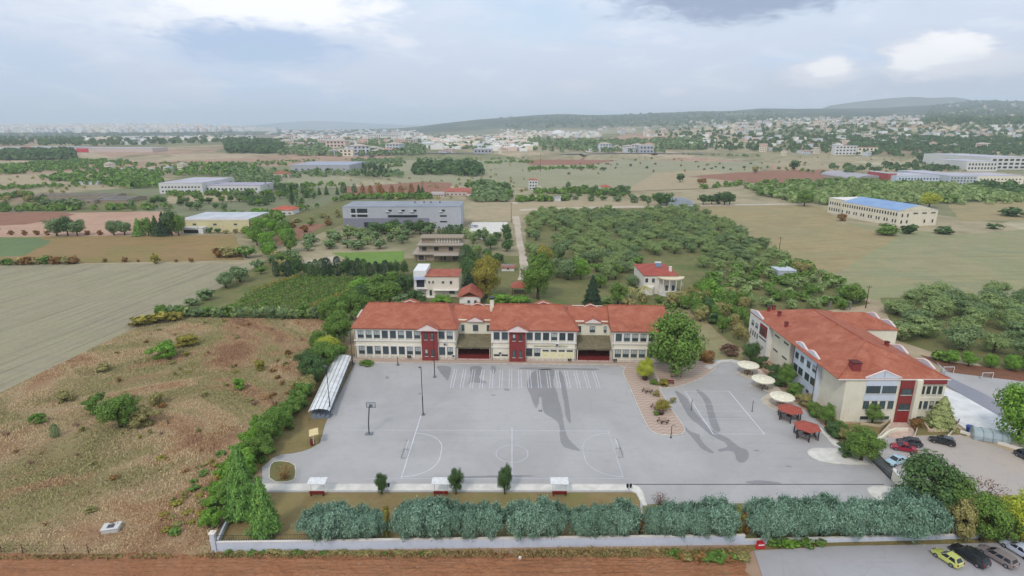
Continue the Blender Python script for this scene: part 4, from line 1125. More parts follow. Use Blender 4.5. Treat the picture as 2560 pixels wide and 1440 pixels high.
# villa with red roof and arched veranda
vv_, w, d, h = block('villa', 'white villa with red roof and curved veranda below the olive grove', 1608, 1690, 735, 688, 655, WALL('villa_white', S(228, 220, 206)), 'hip', TILE('bright_roof_tiles', S(156, 72, 60), S(172, 84, 70), S(184, 102, 86)), 1.8)
for x in (.08, .28): window(vv_, w * x, -.05, h * .62, 1.0, 1.5, 'plain', 0, True); window(vv_, w * x, -.05, .7, 1.0, 1.6, 'plain', 0, True)
window(vv_, w * .2, -.05, .7, 1.0, 1.6, 'plain', 0, True)
put('bay', MB().prism([(w * .18 + 1.7 * math.cos(t), 1.7 * math.sin(t)) for t in [math.radians(180 + 180 * k / 10) for k in range(11)]], 0, 3.0), MATS['villa_white'], vv_)
ver = MB(); cxv, ryv = w * .80, 4.2
ar = [(cxv + 4.6 * math.cos(math.radians(180 + 180 * k / 12)), 0.4 + ryv * math.sin(math.radians(180 + 180 * k / 12))) for k in range(13)]
put('veranda_floor', MB().prism(ar, 0, 1.1), white, vv_)
put('veranda_roof', MB().prism([(cxv + (p[0] - cxv) * 1.08, .4 + (p[1] - .4) * 1.08) for p in ar], h - .9, h - .55, True), WALL('veranda_cream', S(222, 206, 174)), vv_)
for k in (1, 3, 5, 7, 9, 11): put('column', MB().tube((*ar[k], 1.1), (*ar[k], h - .9), .16, n=8), white, vv_)
put('veranda_parapet', join(*[MB().tube((*ar[k], 1.55), (*ar[k + 1], 1.55), .12, n=5) for k in range(12)]), white, vv_)
for x in (.7, .9): window(vv_, w * x, -.05, 1.3, 1.0, 2.0, 'plain', 0, False)
put('chimney', MB().box(w * .82, w * .82 + .9, 3.4, 4.3, h, h + 2.4), offw, vv_)
tk = put('solar_panel', slab_roof([(w * .45, 5.6, h + 1.9), (w * .62, 5.6, h + 1.9), (w * .62, 7.0, h + 2.9), (w * .45, 7.0, h + 2.9)], .1), GLASS('solar_glass', (.05, .07, .1, 1)), vv_)
put('water_tank', MB().tube((w * .44, 7.3, h + 3.1), (w * .63, 7.3, h + 3.1), .35, n=10), white_m, tk)

# hall with blue roof and arched windows, set at an angle
A = Vector(G(2062, 532)); B = Vector(G(2240, 567))
ex = (A - B); Lh = ex.length; ang = math.atan2(-ex.y, -ex.x)          # local x from far end to near corner
hall = tag(root('hall', (A.x, A.y, 0), ang), 'long cream hall with pale blue roof and rows of narrow windows', 'hall')
wd = 29.0; hh = 10.0
put('wall', MB().box(Lh * .24, Lh, 0, wd, 0, hh), WALL('hall_cream', S(226, 216, 194), .3), hall)
put('wall', MB().box(0, Lh * .24 - .003, 2, wd - 4, 0, hh + .8), WALL('hall_cream_2', S(218, 210, 188), .3), hall)
put('roof', gable_x(Lh * .245, Lh, .2, wd - .2, hh + .02, hh + 3.2, .25), M('blue_sheet_roof', S(136, 164, 196), 0.5, S(120, 150, 190), 0.15), hall)
put('roof', MB().box(-.15, Lh * .24 - .15, 1.85, wd - 3.85, hh + .803, hh + 1.1), offw, hall)
put('gable_wall', MB().xprism([(0, hh), (wd, hh), (wd / 2, hh + 3.3)], Lh - .02, Lh + .18), MATS['hall_cream'], hall)
put('gable_wall', MB().xprism([(0, hh), (wd, hh), (wd / 2, hh + 3.3)], Lh * .24 + .02, Lh * .24 + .2), MATS['hall_cream'], hall)
arch = MB().prism([(-.5, 0), (.5, 0), (.5, 1.6)] + [(.5 * math.cos(math.radians(a)), 1.6 + .5 * math.sin(math.radians(a))) for a in range(15, 180, 15)] + [(-.5, 1.6)], 0, .06)
arch.v = [(x, -z, y) for x, y, z in arch.v]; am = arch.mesh('window'); am.materials.append(glassb)
for k in range(22):
    x = Lh * .265 + k * (Lh * .715) / 21
    for z, o_ in ((6.6, True), (2.4, k % 3 != 1)):
        if o_: put('window', am, glassb, hall, (x, -.003, z))
for k in range(6):
    for z in (6.4, 2.2): put('window', am, glassb, hall, (Lh * .03 + k * Lh * .036, 1.997, z))
for y in (3, 7, 20, 26):
    for z in (6.0, 2.0):
        if y in (3, 7) or z < 3: put('window', am, glassb, hall, (Lh + .183, y, z), math.pi / 2)
for y in (12.5, 19, 25.5): put('vent_window', MB().box(Lh + .19, Lh + .25, y - 1.6, y + 1.6, 7.8, 8.5), glassb, hall)

# buildings farther back
whites = WALL('far_white', S(216, 214, 208), .3); pinkish = WALL('far_pinkish', S(206, 188, 178), .3); greyish = WALL('far_grey', S(176, 176, 180), .2)
rooff = M('far_pale_roof', S(188, 184, 190), 0.7, scale=0.05); roofd = M('far_grey_roof', S(190, 186, 188), 0.8, scale=.05); roofb = M('far_brown_roof', S(184, 172, 164), 0.85, scale=.2, dirt=.5)


def far_block(*a, rows=(), nwin=8, ww=1.6, whh=1.4, **k):
    o, w, d, h = block(*a, **k)
    for f in rows:
        for x in spread(nwin, w * .04, w * .96): window(o, x, -.06, h * f, min(ww, w / nwin * .6), min(whh, h * .25), 'plain', 0, False, 0, glassb)
    return o, w, d, h


far_block('long_building', 'long white low building with columns left of centre in the distance', 400, 508, 484, 458, 444, whites, 'flat', rooff, rows=(.55, .15), nwin=12)
far_block('long_building', 'lower wing with mauve roof joined to the long white building', 510, 652, 482, 464, 456, whites, 'flat', M('mauve_roof', S(170, 162, 176), .7, scale=.1), rows=(.4,), nwin=14, whh=2.0)
far_block('barn', 'low weathered barn with brown sheet roof at left', 112, 236, 510, 501, 494, concr, 'gable', roofb, rise=1.2, rows=(.35,), nwin=6)
far_block('barn', 'second low barn with grey roof right of the brown one', 232, 318, 508, 499, 488, concr, 'gable', roofd, rise=1.2)
far_block('barn', 'rear barn with tan roof behind the two low barns', 90, 290, 496, 488, 482, concr, 'gable', roofb, rise=1.0)
far_block('shed', 'small white shed with grey roof beside the barns', 192, 244, 462, 456, 452, whites, 'gable', rooff, rise=.8, dmin=6)
far_block('warehouse', 'grey metal warehouse with stepped flat roof in the middle distance', 728, 874, 429, 413, 404, greyish, 'flat', M('blue_grey_roof', S(164, 168, 180), .6), rows=(.3,), nwin=9, ww=3)
far_block('tower_house', 'narrow white tower house standing alone in the dry field', 1322, 1344, 475, 450, 446, whites, 'hip', tile2, rise=1.0, rows=(.68, .36, .08), nwin=3, ww=1.5)
far_block('farmhouse', 'low farmhouse with broad red tiled roof right of the brown field', 1112, 1178, 489, 479, 468, pinkish, 'hip', tile2, rise=2.4, rows=(.2,), nwin=6)
far_block('farmhouse', 'smaller red roofed wing beside the low farmhouse', 1168, 1218, 491, 483, 474, whites, 'hip', tile2, rise=1.8, rows=(.2,), nwin=4)
far_block('farm_shed', 'pale farm shed with small openings below the red farmhouse', 1075, 1110, 492, 485, 480, pinkish, 'flat', roofb, rows=(.3,), nwin=5, dmin=5)
far_block('cottage', 'cottage with orange red roof at the left of the scrubby bank', 674, 734, 537, 525, 514, whites, 'hip', TILE('orange_roof_tiles', S(176, 84, 60), S(192, 98, 74), S(200, 116, 92)), rise=2.2, rows=(.2,), nwin=4)
far_block('pagoda_house', 'small house with tiered red roof left of the grey warehouse', 684, 722, 446, 434, 430, pinkish, 'hip', tile2, rise=2.6, rows=(.2,), nwin=4)
far_block('greenhouse', 'low whitish greenhouse shed behind the olive grove', 1676, 1738, 519, 509, 492, M('milky_panels', S(190, 194, 198), .4), 'gable', M('milky_roof', S(184, 190, 196), .4), rise=1.2)
far_block('garden_house', 'small red roofed house among dark trees behind the grove', 1505, 1528, 476, 468, 462, whites, 'hip', tile2, rise=1.6, dmin=6)
far_block('garden_house', 'whitish cottage at the left of the dark trees behind the grove', 1384, 1402, 503, 494, 490, whites, 'gable', rooff, rise=1.0, dmin=5)
far_block('shed', 'pale grey shed at the right end of the olive grove', 1944, 1988, 700, 678, 668, M('pale_grey_sheet', S(188, 194, 202), .6), 'flat', M('light_sheet_roof', S(196, 200, 206), .6))
# complex on the right: vaulted hall, school wings, white offices
vo, w, d, h = block('sports_hall', 'vaulted hall with round arched front at right in the distance', 2140, 2214, 455, 449, 436, pinkish, 'flat', rooff)
ap = [(w / 2 + w * .52 * math.cos(math.radians(a)), h + 5.0 * math.sin(math.radians(a))) for a in range(0, 181, 12)]
put('vault', MB().yprism(ap, -.4, d), M('vault_grey', S(172, 166, 168), .6), vo)
far_block('school_wing', 'red panelled block beside the vaulted hall', 2216, 2238, 458, 434, 428, WALL('far_red', S(176, 84, 82), .2), 'flat', rooff, rows=(.2,), nwin=3)
far_block('school_wing', 'long pale wing with rows of windows right of the red panelled block', 2238, 2372, 460, 440, 432, palew, 'flat', rooff, rows=(.55, .15), nwin=16, whh=1.8)
far_block('school_wing', 'taller grey glazed block at the centre of the far complex', 2370, 2440, 463, 440, 426, WALL('far_pale_grey', S(188, 194, 198), .2), 'flat', rooff, rows=(.7, .4, .1), nwin=8)
far_block('school_wing', 'cream wing at the right end of the far complex', 2440, 2556, 462, 440, 432, cream, 'flat', rooff, rows=(.55, .2), nwin=12)
far_block('office_block', 'white office block with big square windows at the far right edge', 2470, 2580, 424, 394, 384, whites, 'flat', rooff, rows=(.72, .40, .1), nwin=7, ww=6, whh=3.0)
far_block('office_block', 'lower white office wing in front of the square windowed block', 2414, 2492, 428, 404, 398, whites, 'flat', rooff, rows=(.6, .2), nwin=9, ww=2.4, whh=3.0)

# ------------------------------------------------------------------ vegetation
def quads_mesh(name, V, mats, mi=None, extra=None):
    """mesh of N loose quads from an (N,4,3) array, plus optional extra MB"""
    n = len(V); vs = V.reshape(-1, 3); me = bpy.data.meshes.new(name)
    ev = extra.v if extra else []; ef = extra.f if extra else []
    me.vertices.add(len(vs) + len(ev))
    co = np.concatenate([vs, np.array(ev, float).reshape(-1, 3)]) if ev else vs
    me.vertices.foreach_set('co', co.astype(np.float32).ravel())
    loops = np.arange(4 * n).tolist(); starts = [4 * i for i in range(n)]; mat_i = [0] * n if mi is None else list(mi)
    for f in ef:
        starts.append(len(loops)); loops += [4 * n + q for q in f]; mat_i.append(1)
    me.loops.add(len(loops)); me.loops.foreach_set('vertex_index', loops)
    me.polygons.add(len(starts)); me.polygons.foreach_set('loop_start', starts)
    me.polygons.foreach_set('material_index', mat_i)
    for m in mats: me.materials.append(m)
    me.update(calc_edges=True); me.validate()
    return me


def leaf_quads(C, N, size, aspect=1.0, rs=None, along=None):
    rs = rs or NR; n = len(C)
    N = N / np.maximum(1e-6, np.linalg.norm(N, axis=1, keepdims=True))
    a = rs.normal(size=(n, 3)) if along is None else along
    t = a - N * np.sum(a * N, 1, keepdims=True); t /= np.maximum(1e-6, np.linalg.norm(t, axis=1, keepdims=True))
    b = np.cross(N, t); s = np.asarray(size).reshape(-1, 1)
    t = t * s * aspect; b = b * s
    k = rs.uniform(.25, .8, size=(n, 1))
    return np.stack([C - t, C - b * .9 + t * .1, C + t, C + b * .9 + t * .1 * k], 1)


def crown(kind, seed, n, leaf):
    """leaf quads of a crown in a unit tree (height 1, width 1)"""
    rs = np.random.RandomState(seed)
    if kind in ('round', 'olive', 'shrub', 'oval'):
        cz, rz, rx = {'round': (.53, .46, .47), 'olive': (.53, .46, .48), 'shrub': (.44, .50, .46), 'oval': (.52, .49, .45)}[kind]
        K = {'round': 44, 'olive': 58, 'shrub': 24, 'oval': 52}[kind]
        d = rs.normal(size=(K, 3)); d /= np.linalg.norm(d, axis=1, keepdims=True)
        d[:, 2] = np.abs(d[:, 2]) * rs.choice([1, 1, 1, -.85, -.85], K) if kind != 'shrub' else d[:, 2]
        rad = rs.uniform(.45, .86, size=(K, 1)) * (1 + .10 * rs.normal(size=(K, 1)))
        cc = d * rad * np.array([rx, rx, rz]) + np.array([0, 0, cz])
        cr = rs.uniform(.10, .19, K) if kind != 'olive' else rs.uniform(.10, .16, K)
        w = cr ** 2; idx = rs.choice(K, n, p=w / w.sum())
        dd = rs.normal(size=(n, 3)); dd /= np.linalg.norm(dd, axis=1, keepdims=True)
        r = cr[idx].reshape(-1, 1) * rs.uniform(.55, 1.05, size=(n, 1))
        P = cc[idx] + dd * r * np.array([1, 1, .85])
        N = dd * .8 + (1.1 if kind == 'olive' else .7) * (P - np.array([0, 0, cz - .12])) / np.array([rx, rx, rz]) + rs.normal(size=(n, 3)) * .3
        P[:, 2] = np.maximum(P[:, 2], .03)
        return leaf_quads(P, N, leaf * rs.uniform(.6, 1.3, n), 1.25, rs)
    if kind in ('fir', 'cypress'):
        if kind == 'fir':
            z = 1 - np.sqrt(rs.uniform(0.002, 1, n)); z = .06 + .94 * z
            tier = (np.sin(z * 42 + rs.uniform(0, 6.3)) * .5 + .5) * .30 + .70
            R_ = .5 * (1.02 - z) ** .85 * tier
        else:
            z = rs.uniform(.02, 1, n); R_ = .5 * np.minimum(1, (z / .18) ** .5) * np.sqrt(np.maximum(0, 1 - (np.maximum(0, z - .3) / .72) ** 2))
        a = rs.uniform(0, 2 * math.pi, n); lob = 1 + .16 * np.sin(a * 5 + z * 9) + .12 * np.sin(a * 9 - z * 17)
        rr = R_ * lob * np.sqrt(rs.uniform(.45, 1.02, n))
        P = np.stack([rr * np.cos(a), rr * np.sin(a), z], 1)
        N = np.stack([np.cos(a), np.sin(a), np.full(n, .55)], 1) + rs.normal(size=(n, 3)) * .45
        al = np.stack([np.cos(a) * 1.0, np.sin(a), np.full(n, .25 if kind == 'fir' else 1.4)], 1) + rs.normal(size=(n, 3)) * .3
        return leaf_quads(P, N, leaf * rs.uniform(.6, 1.3, n), 1.7, rs, al)
    if kind == 'sprig':      # dense blue green bush of upright sprigs
        K = 70; d = rs.normal(size=(K, 3)); d /= np.linalg.norm(d, axis=1, keepdims=True); d[:, 2] = np.abs(d[:, 2]) * 1.0 - .25 * rs.uniform(0, 1, K)
        sq = np.sign(d) * np.abs(d) ** .75
        cc = sq * rs.uniform(.72, .98, size=(K, 1)) * np.array([.44, .44, .40]) + np.array([0, 0, .46])
        idx = rs.randint(0, K, n)
        off = rs.normal(size=(n, 3)) * .050
        P = cc[idx] + off; P[:, 2] = np.maximum(.04, P[:, 2])
        outw = (P - np.array([0, 0, .35])) / np.array([.5, .5, .5])
        al = outw * .9 + np.array([0, 0, .9]) + rs.normal(size=(n, 3)) * .35
        N = outw + rs.normal(size=(n, 3)) * .5
        q = leaf_quads(P, N, leaf * rs.uniform(.5, 1.2, n), 3.0, rs, al)
        m = n // 3                                   # darker filling inside
        dd = rs.normal(size=(m, 3)); dd /= np.linalg.norm(dd, axis=1, keepdims=True)
        Pi = dd * rs.uniform(.5, .82, size=(m, 1)) * np.array([.42, .42, .40]) + np.array([0, 0, .44]); Pi[:, 2] = np.maximum(.02, Pi[:, 2])
        return np.concatenate([q, leaf_quads(Pi, dd, leaf * 1.6 * rs.uniform(.7, 1.3, m), 1.3, rs)])
    if kind == 'bare':
        a = rs.uniform(0, 2 * math.pi, n); t = rs.uniform(0, 1, n); sp = rs.uniform(.1, .5, n)
        P = np.stack([np.cos(a) * sp * (.25 + t * .75), np.sin(a) * sp * (.25 + t * .75), t * (1 - sp * .6)], 1)
        al = np.stack([np.cos(a) * sp, np.sin(a) * sp, np.full(n, .8)], 1) + rs.normal(size=(n, 3)) * .15
        return leaf_quads(P, rs.normal(size=(n, 3)), leaf * rs.uniform(.5, 1.2, n), 3.2, rs, al)


def trunk(kind, seed):
    rs = random.Random(seed); mb = MB()
    if kind in ('fir', 'cypress'):
        mb.tube((0, 0, 0), (0, 0, .9), .035, .006, 7); return mb
    if kind in ('shrub', 'sprig', 'bare'):
        for k in range(5):
            a = rs.uniform(0, 6.28); mb.path([(0.03 * math.cos(a), .03 * math.sin(a), 0), (.12 * math.cos(a), .12 * math.sin(a), .25), (.25 * math.cos(a), .25 * math.sin(a), .55)], .018, 5, .005)
        return mb
    t0 = .30
    mb.tube((0, 0, 0), (.01, 0, .12), .050, .036, 8, False).tube((.01, 0, .12), (0, .01, t0), .036, .030, 8)
    for k in range(7):
        a = k * 0.9 + rs.uniform(-.3, .3); L = rs.uniform(.22, .36)
        p1 = (math.cos(a) * L * .5, math.sin(a) * L * .5, t0 + rs.uniform(.08, .16)); p2 = (math.cos(a) * L, math.sin(a) * L, t0 + rs.uniform(.2, .45))
        mb.path([(0, 0, t0 - .03), p1, p2], .020, 5, .005)
    mb.path([(0, 0, t0 - .02), (.02, -.01, .55), (0, .02, .8)], .022, 5, .005)
    return mb


LM = {
    'olive': LEAF('olive_leaves', S(74, 94, 60), S(148, 168, 120), S(124, 144, 98), .5),
    'green': LEAF('green_leaves', S(52, 84, 40), S(118, 150, 76), S(96, 118, 64), .5),
    'dark': LEAF('dark_leaves', S(42, 68, 42), S(94, 122, 78), S(66, 90, 58), .5),
    'bright': LEAF('bright_leaves', S(64, 106, 42), S(128, 164, 74), S(100, 136, 60), .5),
    'yellow': LEAF('yellow_green_leaves', S(112, 132, 44), S(178, 186, 80), S(150, 156, 70), .5),
    'autumn': LEAF('yellowing_leaves', S(96, 100, 44), S(158, 150, 78), S(128, 120, 62), .4),
    'blue': LEAF('blue_green_needles', S(44, 72, 66), S(146, 178, 168), S(84, 112, 98), .4),
    'fir': LEAF('fir_needles', S(66, 108, 56), S(138, 176, 104), S(104, 142, 82), .4),
    'darkfir': LEAF('dark_fir_needles', S(30, 50, 44), S(70, 94, 74), S(50, 70, 60), .4),
    'cedar': LEAF('pale_cedar_needles', S(110, 128, 84), S(184, 192, 150), S(150, 160, 116), .3),
    'purple': LEAF('purple_twigs', S(78, 58, 54), S(130, 104, 94), S(100, 80, 72), .4),
    'brown': LEAF('brown_dry_leaves', S(96, 72, 46), S(150, 118, 78), S(120, 92, 60), .5),
    'tan': LEAF('olive_tan_leaves', S(98, 100, 66), S(166, 160, 116), S(130, 128, 88), .4),
    'teal': LEAF('grey_green_leaves', S(66, 90, 64), S(130, 150, 112), S(98, 122, 88), .4),
}
_tm = {}
NV = 4


def tree_mesh(kind, mt, lod, v):
    k = (kind, mt, lod, v)
    if k in _tm: return _tm[k]
    base = {'round': (2600, .028), 'olive': (3600, .021), 'shrub': (1700, .036), 'oval': (2600, .027), 'fir': (3200, .022), 'cypress': (2000, .022), 'sprig': (5200, .0175), 'bare': (260, .022)}[kind]
    n, lf = base
    if lod == 0: n, lf = int(n * 3.2), lf * .62
    if lod == 2: n, lf = int(n * .16), lf * 2.5
    V = crown(kind, hash_(kind) * 7 + v * 13 + lod, n, lf)
    tr = trunk(kind, v)
    if lod == 2:
        _tm[k] = quads_mesh('tree', V, [LM[mt], bark], None, tr)
    else:
        cm = quads_mesh('crown', V, [LM[mt]]); tm = tr.mesh('trunk'); tm.materials.append(bark)
        _tm[k] = (cm, tm)
    return _tm[k]


def hash_(s):
    return sum((i + 3) * ord(c) for i, c in enumerate(s)) % 97


def plant(kind, mt, x, y, z, h, w, name, label, cat, group=None, hpx=60, rz=None, near=False):
    v = R.randrange(NV); rz = R.uniform(0, 6.28) if rz is None else rz
    lod = 0 if (near or hpx > 80) else (1 if hpx >= 34 else 2)
    if lod == 2:
        o = bpy.data.objects.new(name, tree_mesh(kind, mt, 2, v)); sc.collection.objects.link(o)
        o.location = (x, y, z); o.rotation_euler = (0, 0, rz); o.scale = (w, w * R.uniform(.9, 1.1), h)
    else:
        cm, tm = tree_mesh(kind, mt, lod, v if lod else v % 2)
        o = root(name, (x, y, z), rz); o.scale = (w, w * R.uniform(.9, 1.1), h)
        c = bpy.data.objects.new('crown', cm); t = bpy.data.objects.new('trunk' if kind not in ('shrub', 'sprig', 'bare') else 'stems', tm)
        for q in (c, t): sc.collection.objects.link(q); q.parent = o
    return tag(o, label, cat, group)


def T(kind, mt, px, py, hpx, wpx, label, name='tree', cat=None, group=None, near=False):
    """plant at a photo pixel of its foot, with height and width in photo pixels"""
    X, Y, Z = GT(px, py); d = depth(Y, Z); u = d / F
    dep = math.atan2(HC, Y)
    h = hpx * u / max(.5, math.cos(dep) + .35 * math.sin(dep)); w = wpx * u
    return plant(kind, mt, X, Y, Z, h, w, name, label, cat or ('shrub' if kind in ('shrub', 'sprig', 'bare') else 'tree'), group, hpx, near=near)


def in_poly(p, poly):
    c = False; n = len(poly)
    for i in range(n):
        a, b = poly[i], poly[i - 1]
        if (a[1] > p[1]) != (b[1] > p[1]) and p[0] < (b[0] - a[0]) * (p[1] - a[1]) / (b[1] - a[1]) + a[0]: c = not c
    return c


def scatter(pxpoly, n, hm, wm, kinds, label, name, group, gap=.8, cat='tree', seed=1, avoid=()):
    """plants scattered over a pixel polygon laid on the ground; sizes in metres"""
    rs = random.Random(seed); wp = [G(*p) for p in pxpoly]; av = [[G(*p) for p in a] for a in avoid]
    x0, x1 = min(p[0] for p in wp), max(p[0] for p in wp); y0, y1 = min(p[1] for p in wp), max(p[1] for p in wp)
    pts = []; tries = 0
    while len(pts) < n and tries < n * 60:
        tries += 1; p = (rs.uniform(x0, x1), rs.uniform(y0, y1))
        if not in_poly(p, wp) or any(in_poly(p, a) for a in av): continue
        w = rs.uniform(*wm)
        if any((p[0] - q[0]) ** 2 + (p[1] - q[1]) ** 2 < ((w + q[2]) * .5 * gap) ** 2 for q in pts): continue
        pts.append((p[0], p[1], w))
    for x, y, w in pts:
        k, m = rs.choice(kinds); h = rs.uniform(*hm); d = depth(y)
        plant(k, m, x, y, HGT(x, y), h, w, name, label, cat, group, h * F / d)
    return len(pts)


def row(p0, p1, n, hpx, wpx, kinds, label, name, group, cat='tree', jit=3.0, seed=1):
    rs = random.Random(seed)
    for k in range(n):
        t = (k + .5) / n; s = rs.uniform(.8, 1.2); kd, m = rs.choice(kinds)
        T(kd, m, p0[0] + (p1[0] - p0[0]) * t + rs.uniform(-jit, jit), p0[1] + (p1[1] - p0[1]) * t + rs.uniform(-jit, jit) * .4, hpx * s, wpx * s * rs.uniform(.9, 1.15), label, name, cat, group)


# the blue green hedge along the front wall
hedge = [(800, 100, 100), (848, 112, 92), (898, 96, 88), (938, 92, 62), (1022, 112, 92), (1070, 126, 112), (1120, 118, 88), (1172, 104, 84), (1222, 112, 88), (1300, 112, 92), (1345, 122, 100), (1388, 110, 76), (1456, 100, 82), (1500, 108, 72), (1552, 112, 94), (1640, 100, 74), (1684, 108, 92), (1735, 104, 78), (1790, 120, 108),
         (1898, 112, 92), (1946, 122, 98), (2000, 112, 90), (2050, 126, 108), (2104, 110, 84), (2150, 122, 96), (2206, 112, 92), (2276, 136, 138)]
for k, (px, hp, wp) in enumerate(hedge):
    T('sprig', 'blue', px, 1351 - .005 * (px - 800), hp * 1.02, wp * 1.05, 'blue green bush in the dense hedge behind the white front wall', 'hedge_shrub', 'shrub', 'blue green hedge bushes along the front wall', True)
for px, mt, hp, wp in ((966, 'autumn', 92, 48), (1600, 'brown', 74, 34), (1838, 'autumn', 100, 40), (1862, 'brown', 84, 34)):
    T('shrub', mt, px, 1342, hp, wp, 'thin brownish bush filling a gap in the blue green hedge', 'hedge_shrub', 'shrub', 'brownish bushes in hedge gaps', True)
# left corner and the shrub belt up to the school
T('fir', 'fir', 612, 1290, 206, 108, 'taller light green fir in the left corner of the school grounds', 'fir_tree', near=True)
T('fir', 'fir', 664, 1340, 176, 94, 'light green fir close to the front wall corner', 'fir_tree', near=True)
T('shrub', 'bright', 530, 1320, 62, 70, 'bright green bush outside the corner pillar of the wall', 'bush', near=True)
T('shrub', 'green', 570, 1262, 72, 76, 'green bush beside the taller light green fir', 'bush', near=True)
for px, py, h, w, kd, m in ((590, 1225, 70, 80, 'shrub', 'green'), (618, 1180, 80, 84, 'shrub', 'bright'), (652, 1150, 78, 80, 'shrub', 'green'), (640, 1110, 60, 64, 'shrub', 'bright'), (682, 1105, 92, 86, 'oval', 'green'), (702, 1062, 60, 66, 'shrub', 'green'), (730, 1038, 50, 60, 'shrub', 'green'), (652, 1080, 50, 60, 'shrub', 'bright'), (688, 1048, 44, 60, 'shrub', 'green'), (575, 1200, 60, 70, 'shrub', 'bright'), (560, 1245, 60, 76, 'shrub', 'bright'), (605, 1150, 60, 70, 'shrub', 'bright'), (628, 1120, 56, 60, 'shrub', 'bright'), (720, 1070, 56, 60, 'shrub', 'green'), (670, 1130, 60, 60, 'shrub', 'green'), (540, 1280, 56, 66, 'shrub', 'bright'), (748, 1018, 54, 60, 'shrub', 'green'), (758, 1000, 58, 62, 'shrub', 'green')):
    T(kd, m, px, py, h, w, 'leafy green shrub in the belt between the weedy lot and the schoolyard', 'bush', 'shrub', 'shrub belt beside the schoolyard', True)
for px, py, h, w, kd, m in ((765, 985, 62, 70, 'shrub', 'tan'), (790, 955, 80, 76, 'oval', 'dark'), (770, 930, 66, 70, 'round', 'dark'), (812, 925, 84, 76, 'oval', 'green'), (845, 905, 60, 60, 'shrub', 'green'), (850, 862, 100, 88, 'oval', 'green'), (800, 880, 66, 62, 'round', 'green'), (880, 800, 84, 84, 'round', 'green'), (840, 800, 70, 80, 'round', 'green'), (905, 770, 70, 70, 'round', 'dark')):
    T(kd, m, px, py, h, w, 'green tree in the clump at the left end of the school', 'tree', 'tree', 'trees at the left end of the school', True)
T('oval', 'yellow', 825, 893, 62, 74, 'vivid yellow green tree at the left end of the school', near=True)
# weedy lot bushes
T('shrub', 'bright', 412, 897, 58, 74, 'dense rounded bright green bush in the weedy lot', 'bush', near=True)
T('shrub', 'autumn', 470, 865, 38, 62, 'small yellowish bush behind the rounded bright one', 'bush')
T('oval', 'green', 303, 1070, 96, 106, 'large dark green bush in the middle of the weedy lot', 'bush', 'shrub', near=True)
T('shrub', 'green', 242, 1030, 54, 66, 'lower green bush left of the large dark one', 'bush', near=True)
T('shrub', 'tan', 362, 1060, 60, 78, 'olive green bush right of the large dark one', 'bush', near=True)
T('shrub', 'tan', 392, 1012, 40, 40, 'small upright olive bush behind the large dark one', 'bush')
T('shrub', 'green', 96, 1060, 34, 44, 'small green bush at the left of the weedy lot', 'bush')
T('cypress', 'teal', 140, 1092, 36, 24, 'narrow grey green sapling at the left of the weedy lot', 'sapling')
T('shrub', 'bright', 600, 975, 38, 36, 'small fresh green bush at the right of the weedy lot', 'bush')
T('shrub', 'tan', 166, 1003, 34, 46, 'olive bush near the stubble field corner', 'bush')
T('shrub', 'tan', 262, 928, 26, 36, 'tiny olive bush in the upper weedy lot', 'bush')
T('shrub', 'autumn', 650, 925, 34, 30, 'thin yellowish bush by the shrub belt', 'bush')
scatter([(20, 1330), (0, 1080), (200, 940), (420, 800), (780, 810), (700, 1000), (560, 1250), (500, 1350)], 60, (.6, 1.5), (.9, 2.4), [('shrub', 'tan'), ('shrub', 'brown'), ('shrub', 'autumn'), ('bare', 'purple'), ('bare', 'brown')], 'low dry weed clump in the overgrown lot', 'weed_clump', 'weed clumps in the overgrown lot', 1.0, 'shrub', 3)
scatter([(560, 1015), (700, 1040), (765, 960), (800, 860), (740, 850), (640, 960)], 20, (.7, 1.5), (1.5, 3.2), [('bare', 'purple'), ('bare', 'brown'), ('shrub', 'brown')], 'dark dead weed thicket near the shrub belt', 'weed_clump', 'dead weed thickets', .9, 'shrub', 51)
scatter([(400, 1350), (520, 1300), (600, 1130), (540, 1130), (400, 1280)], 30, (.4, 1.0), (1.2, 2.8), [('shrub', 'tan'), ('shrub', 'autumn'), ('shrub', 'green')], 'low green weed patch at the lower right of the lot', 'weed_clump', 'green weed patches', .9, 'shrub', 52)
# yellow green scrub at the corner of stubble field, and hedge below the vineyard
for px, py, h, w in ((350, 815, 30, 60), (395, 808, 32, 66), (435, 802, 28, 50)): T('shrub', 'autumn', px, py, h, w, 'yellow green scrub at the corner of the stubble field', 'bush', 'shrub', 'scrub at stubble corner')
row((395, 790), (835, 797), 26, 34, 34, [('shrub', 'teal'), ('shrub', 'olive'), ('shrub', 'green')], 'bush in the long hedge between vineyard and weedy lot', 'hedge_shrub', 'hedge below the vineyard', 'shrub', 4, 5)
for px, py, h, w in ((565, 720, 44, 54), (600, 705, 46, 56), (515, 750, 32, 44), (480, 765, 24, 40)): T('round', 'teal', px, py, h, w, 'dark rounded bush at the edge of the stubble field by the vineyard', 'bush', 'shrub', 'rounded bushes by the vineyard')
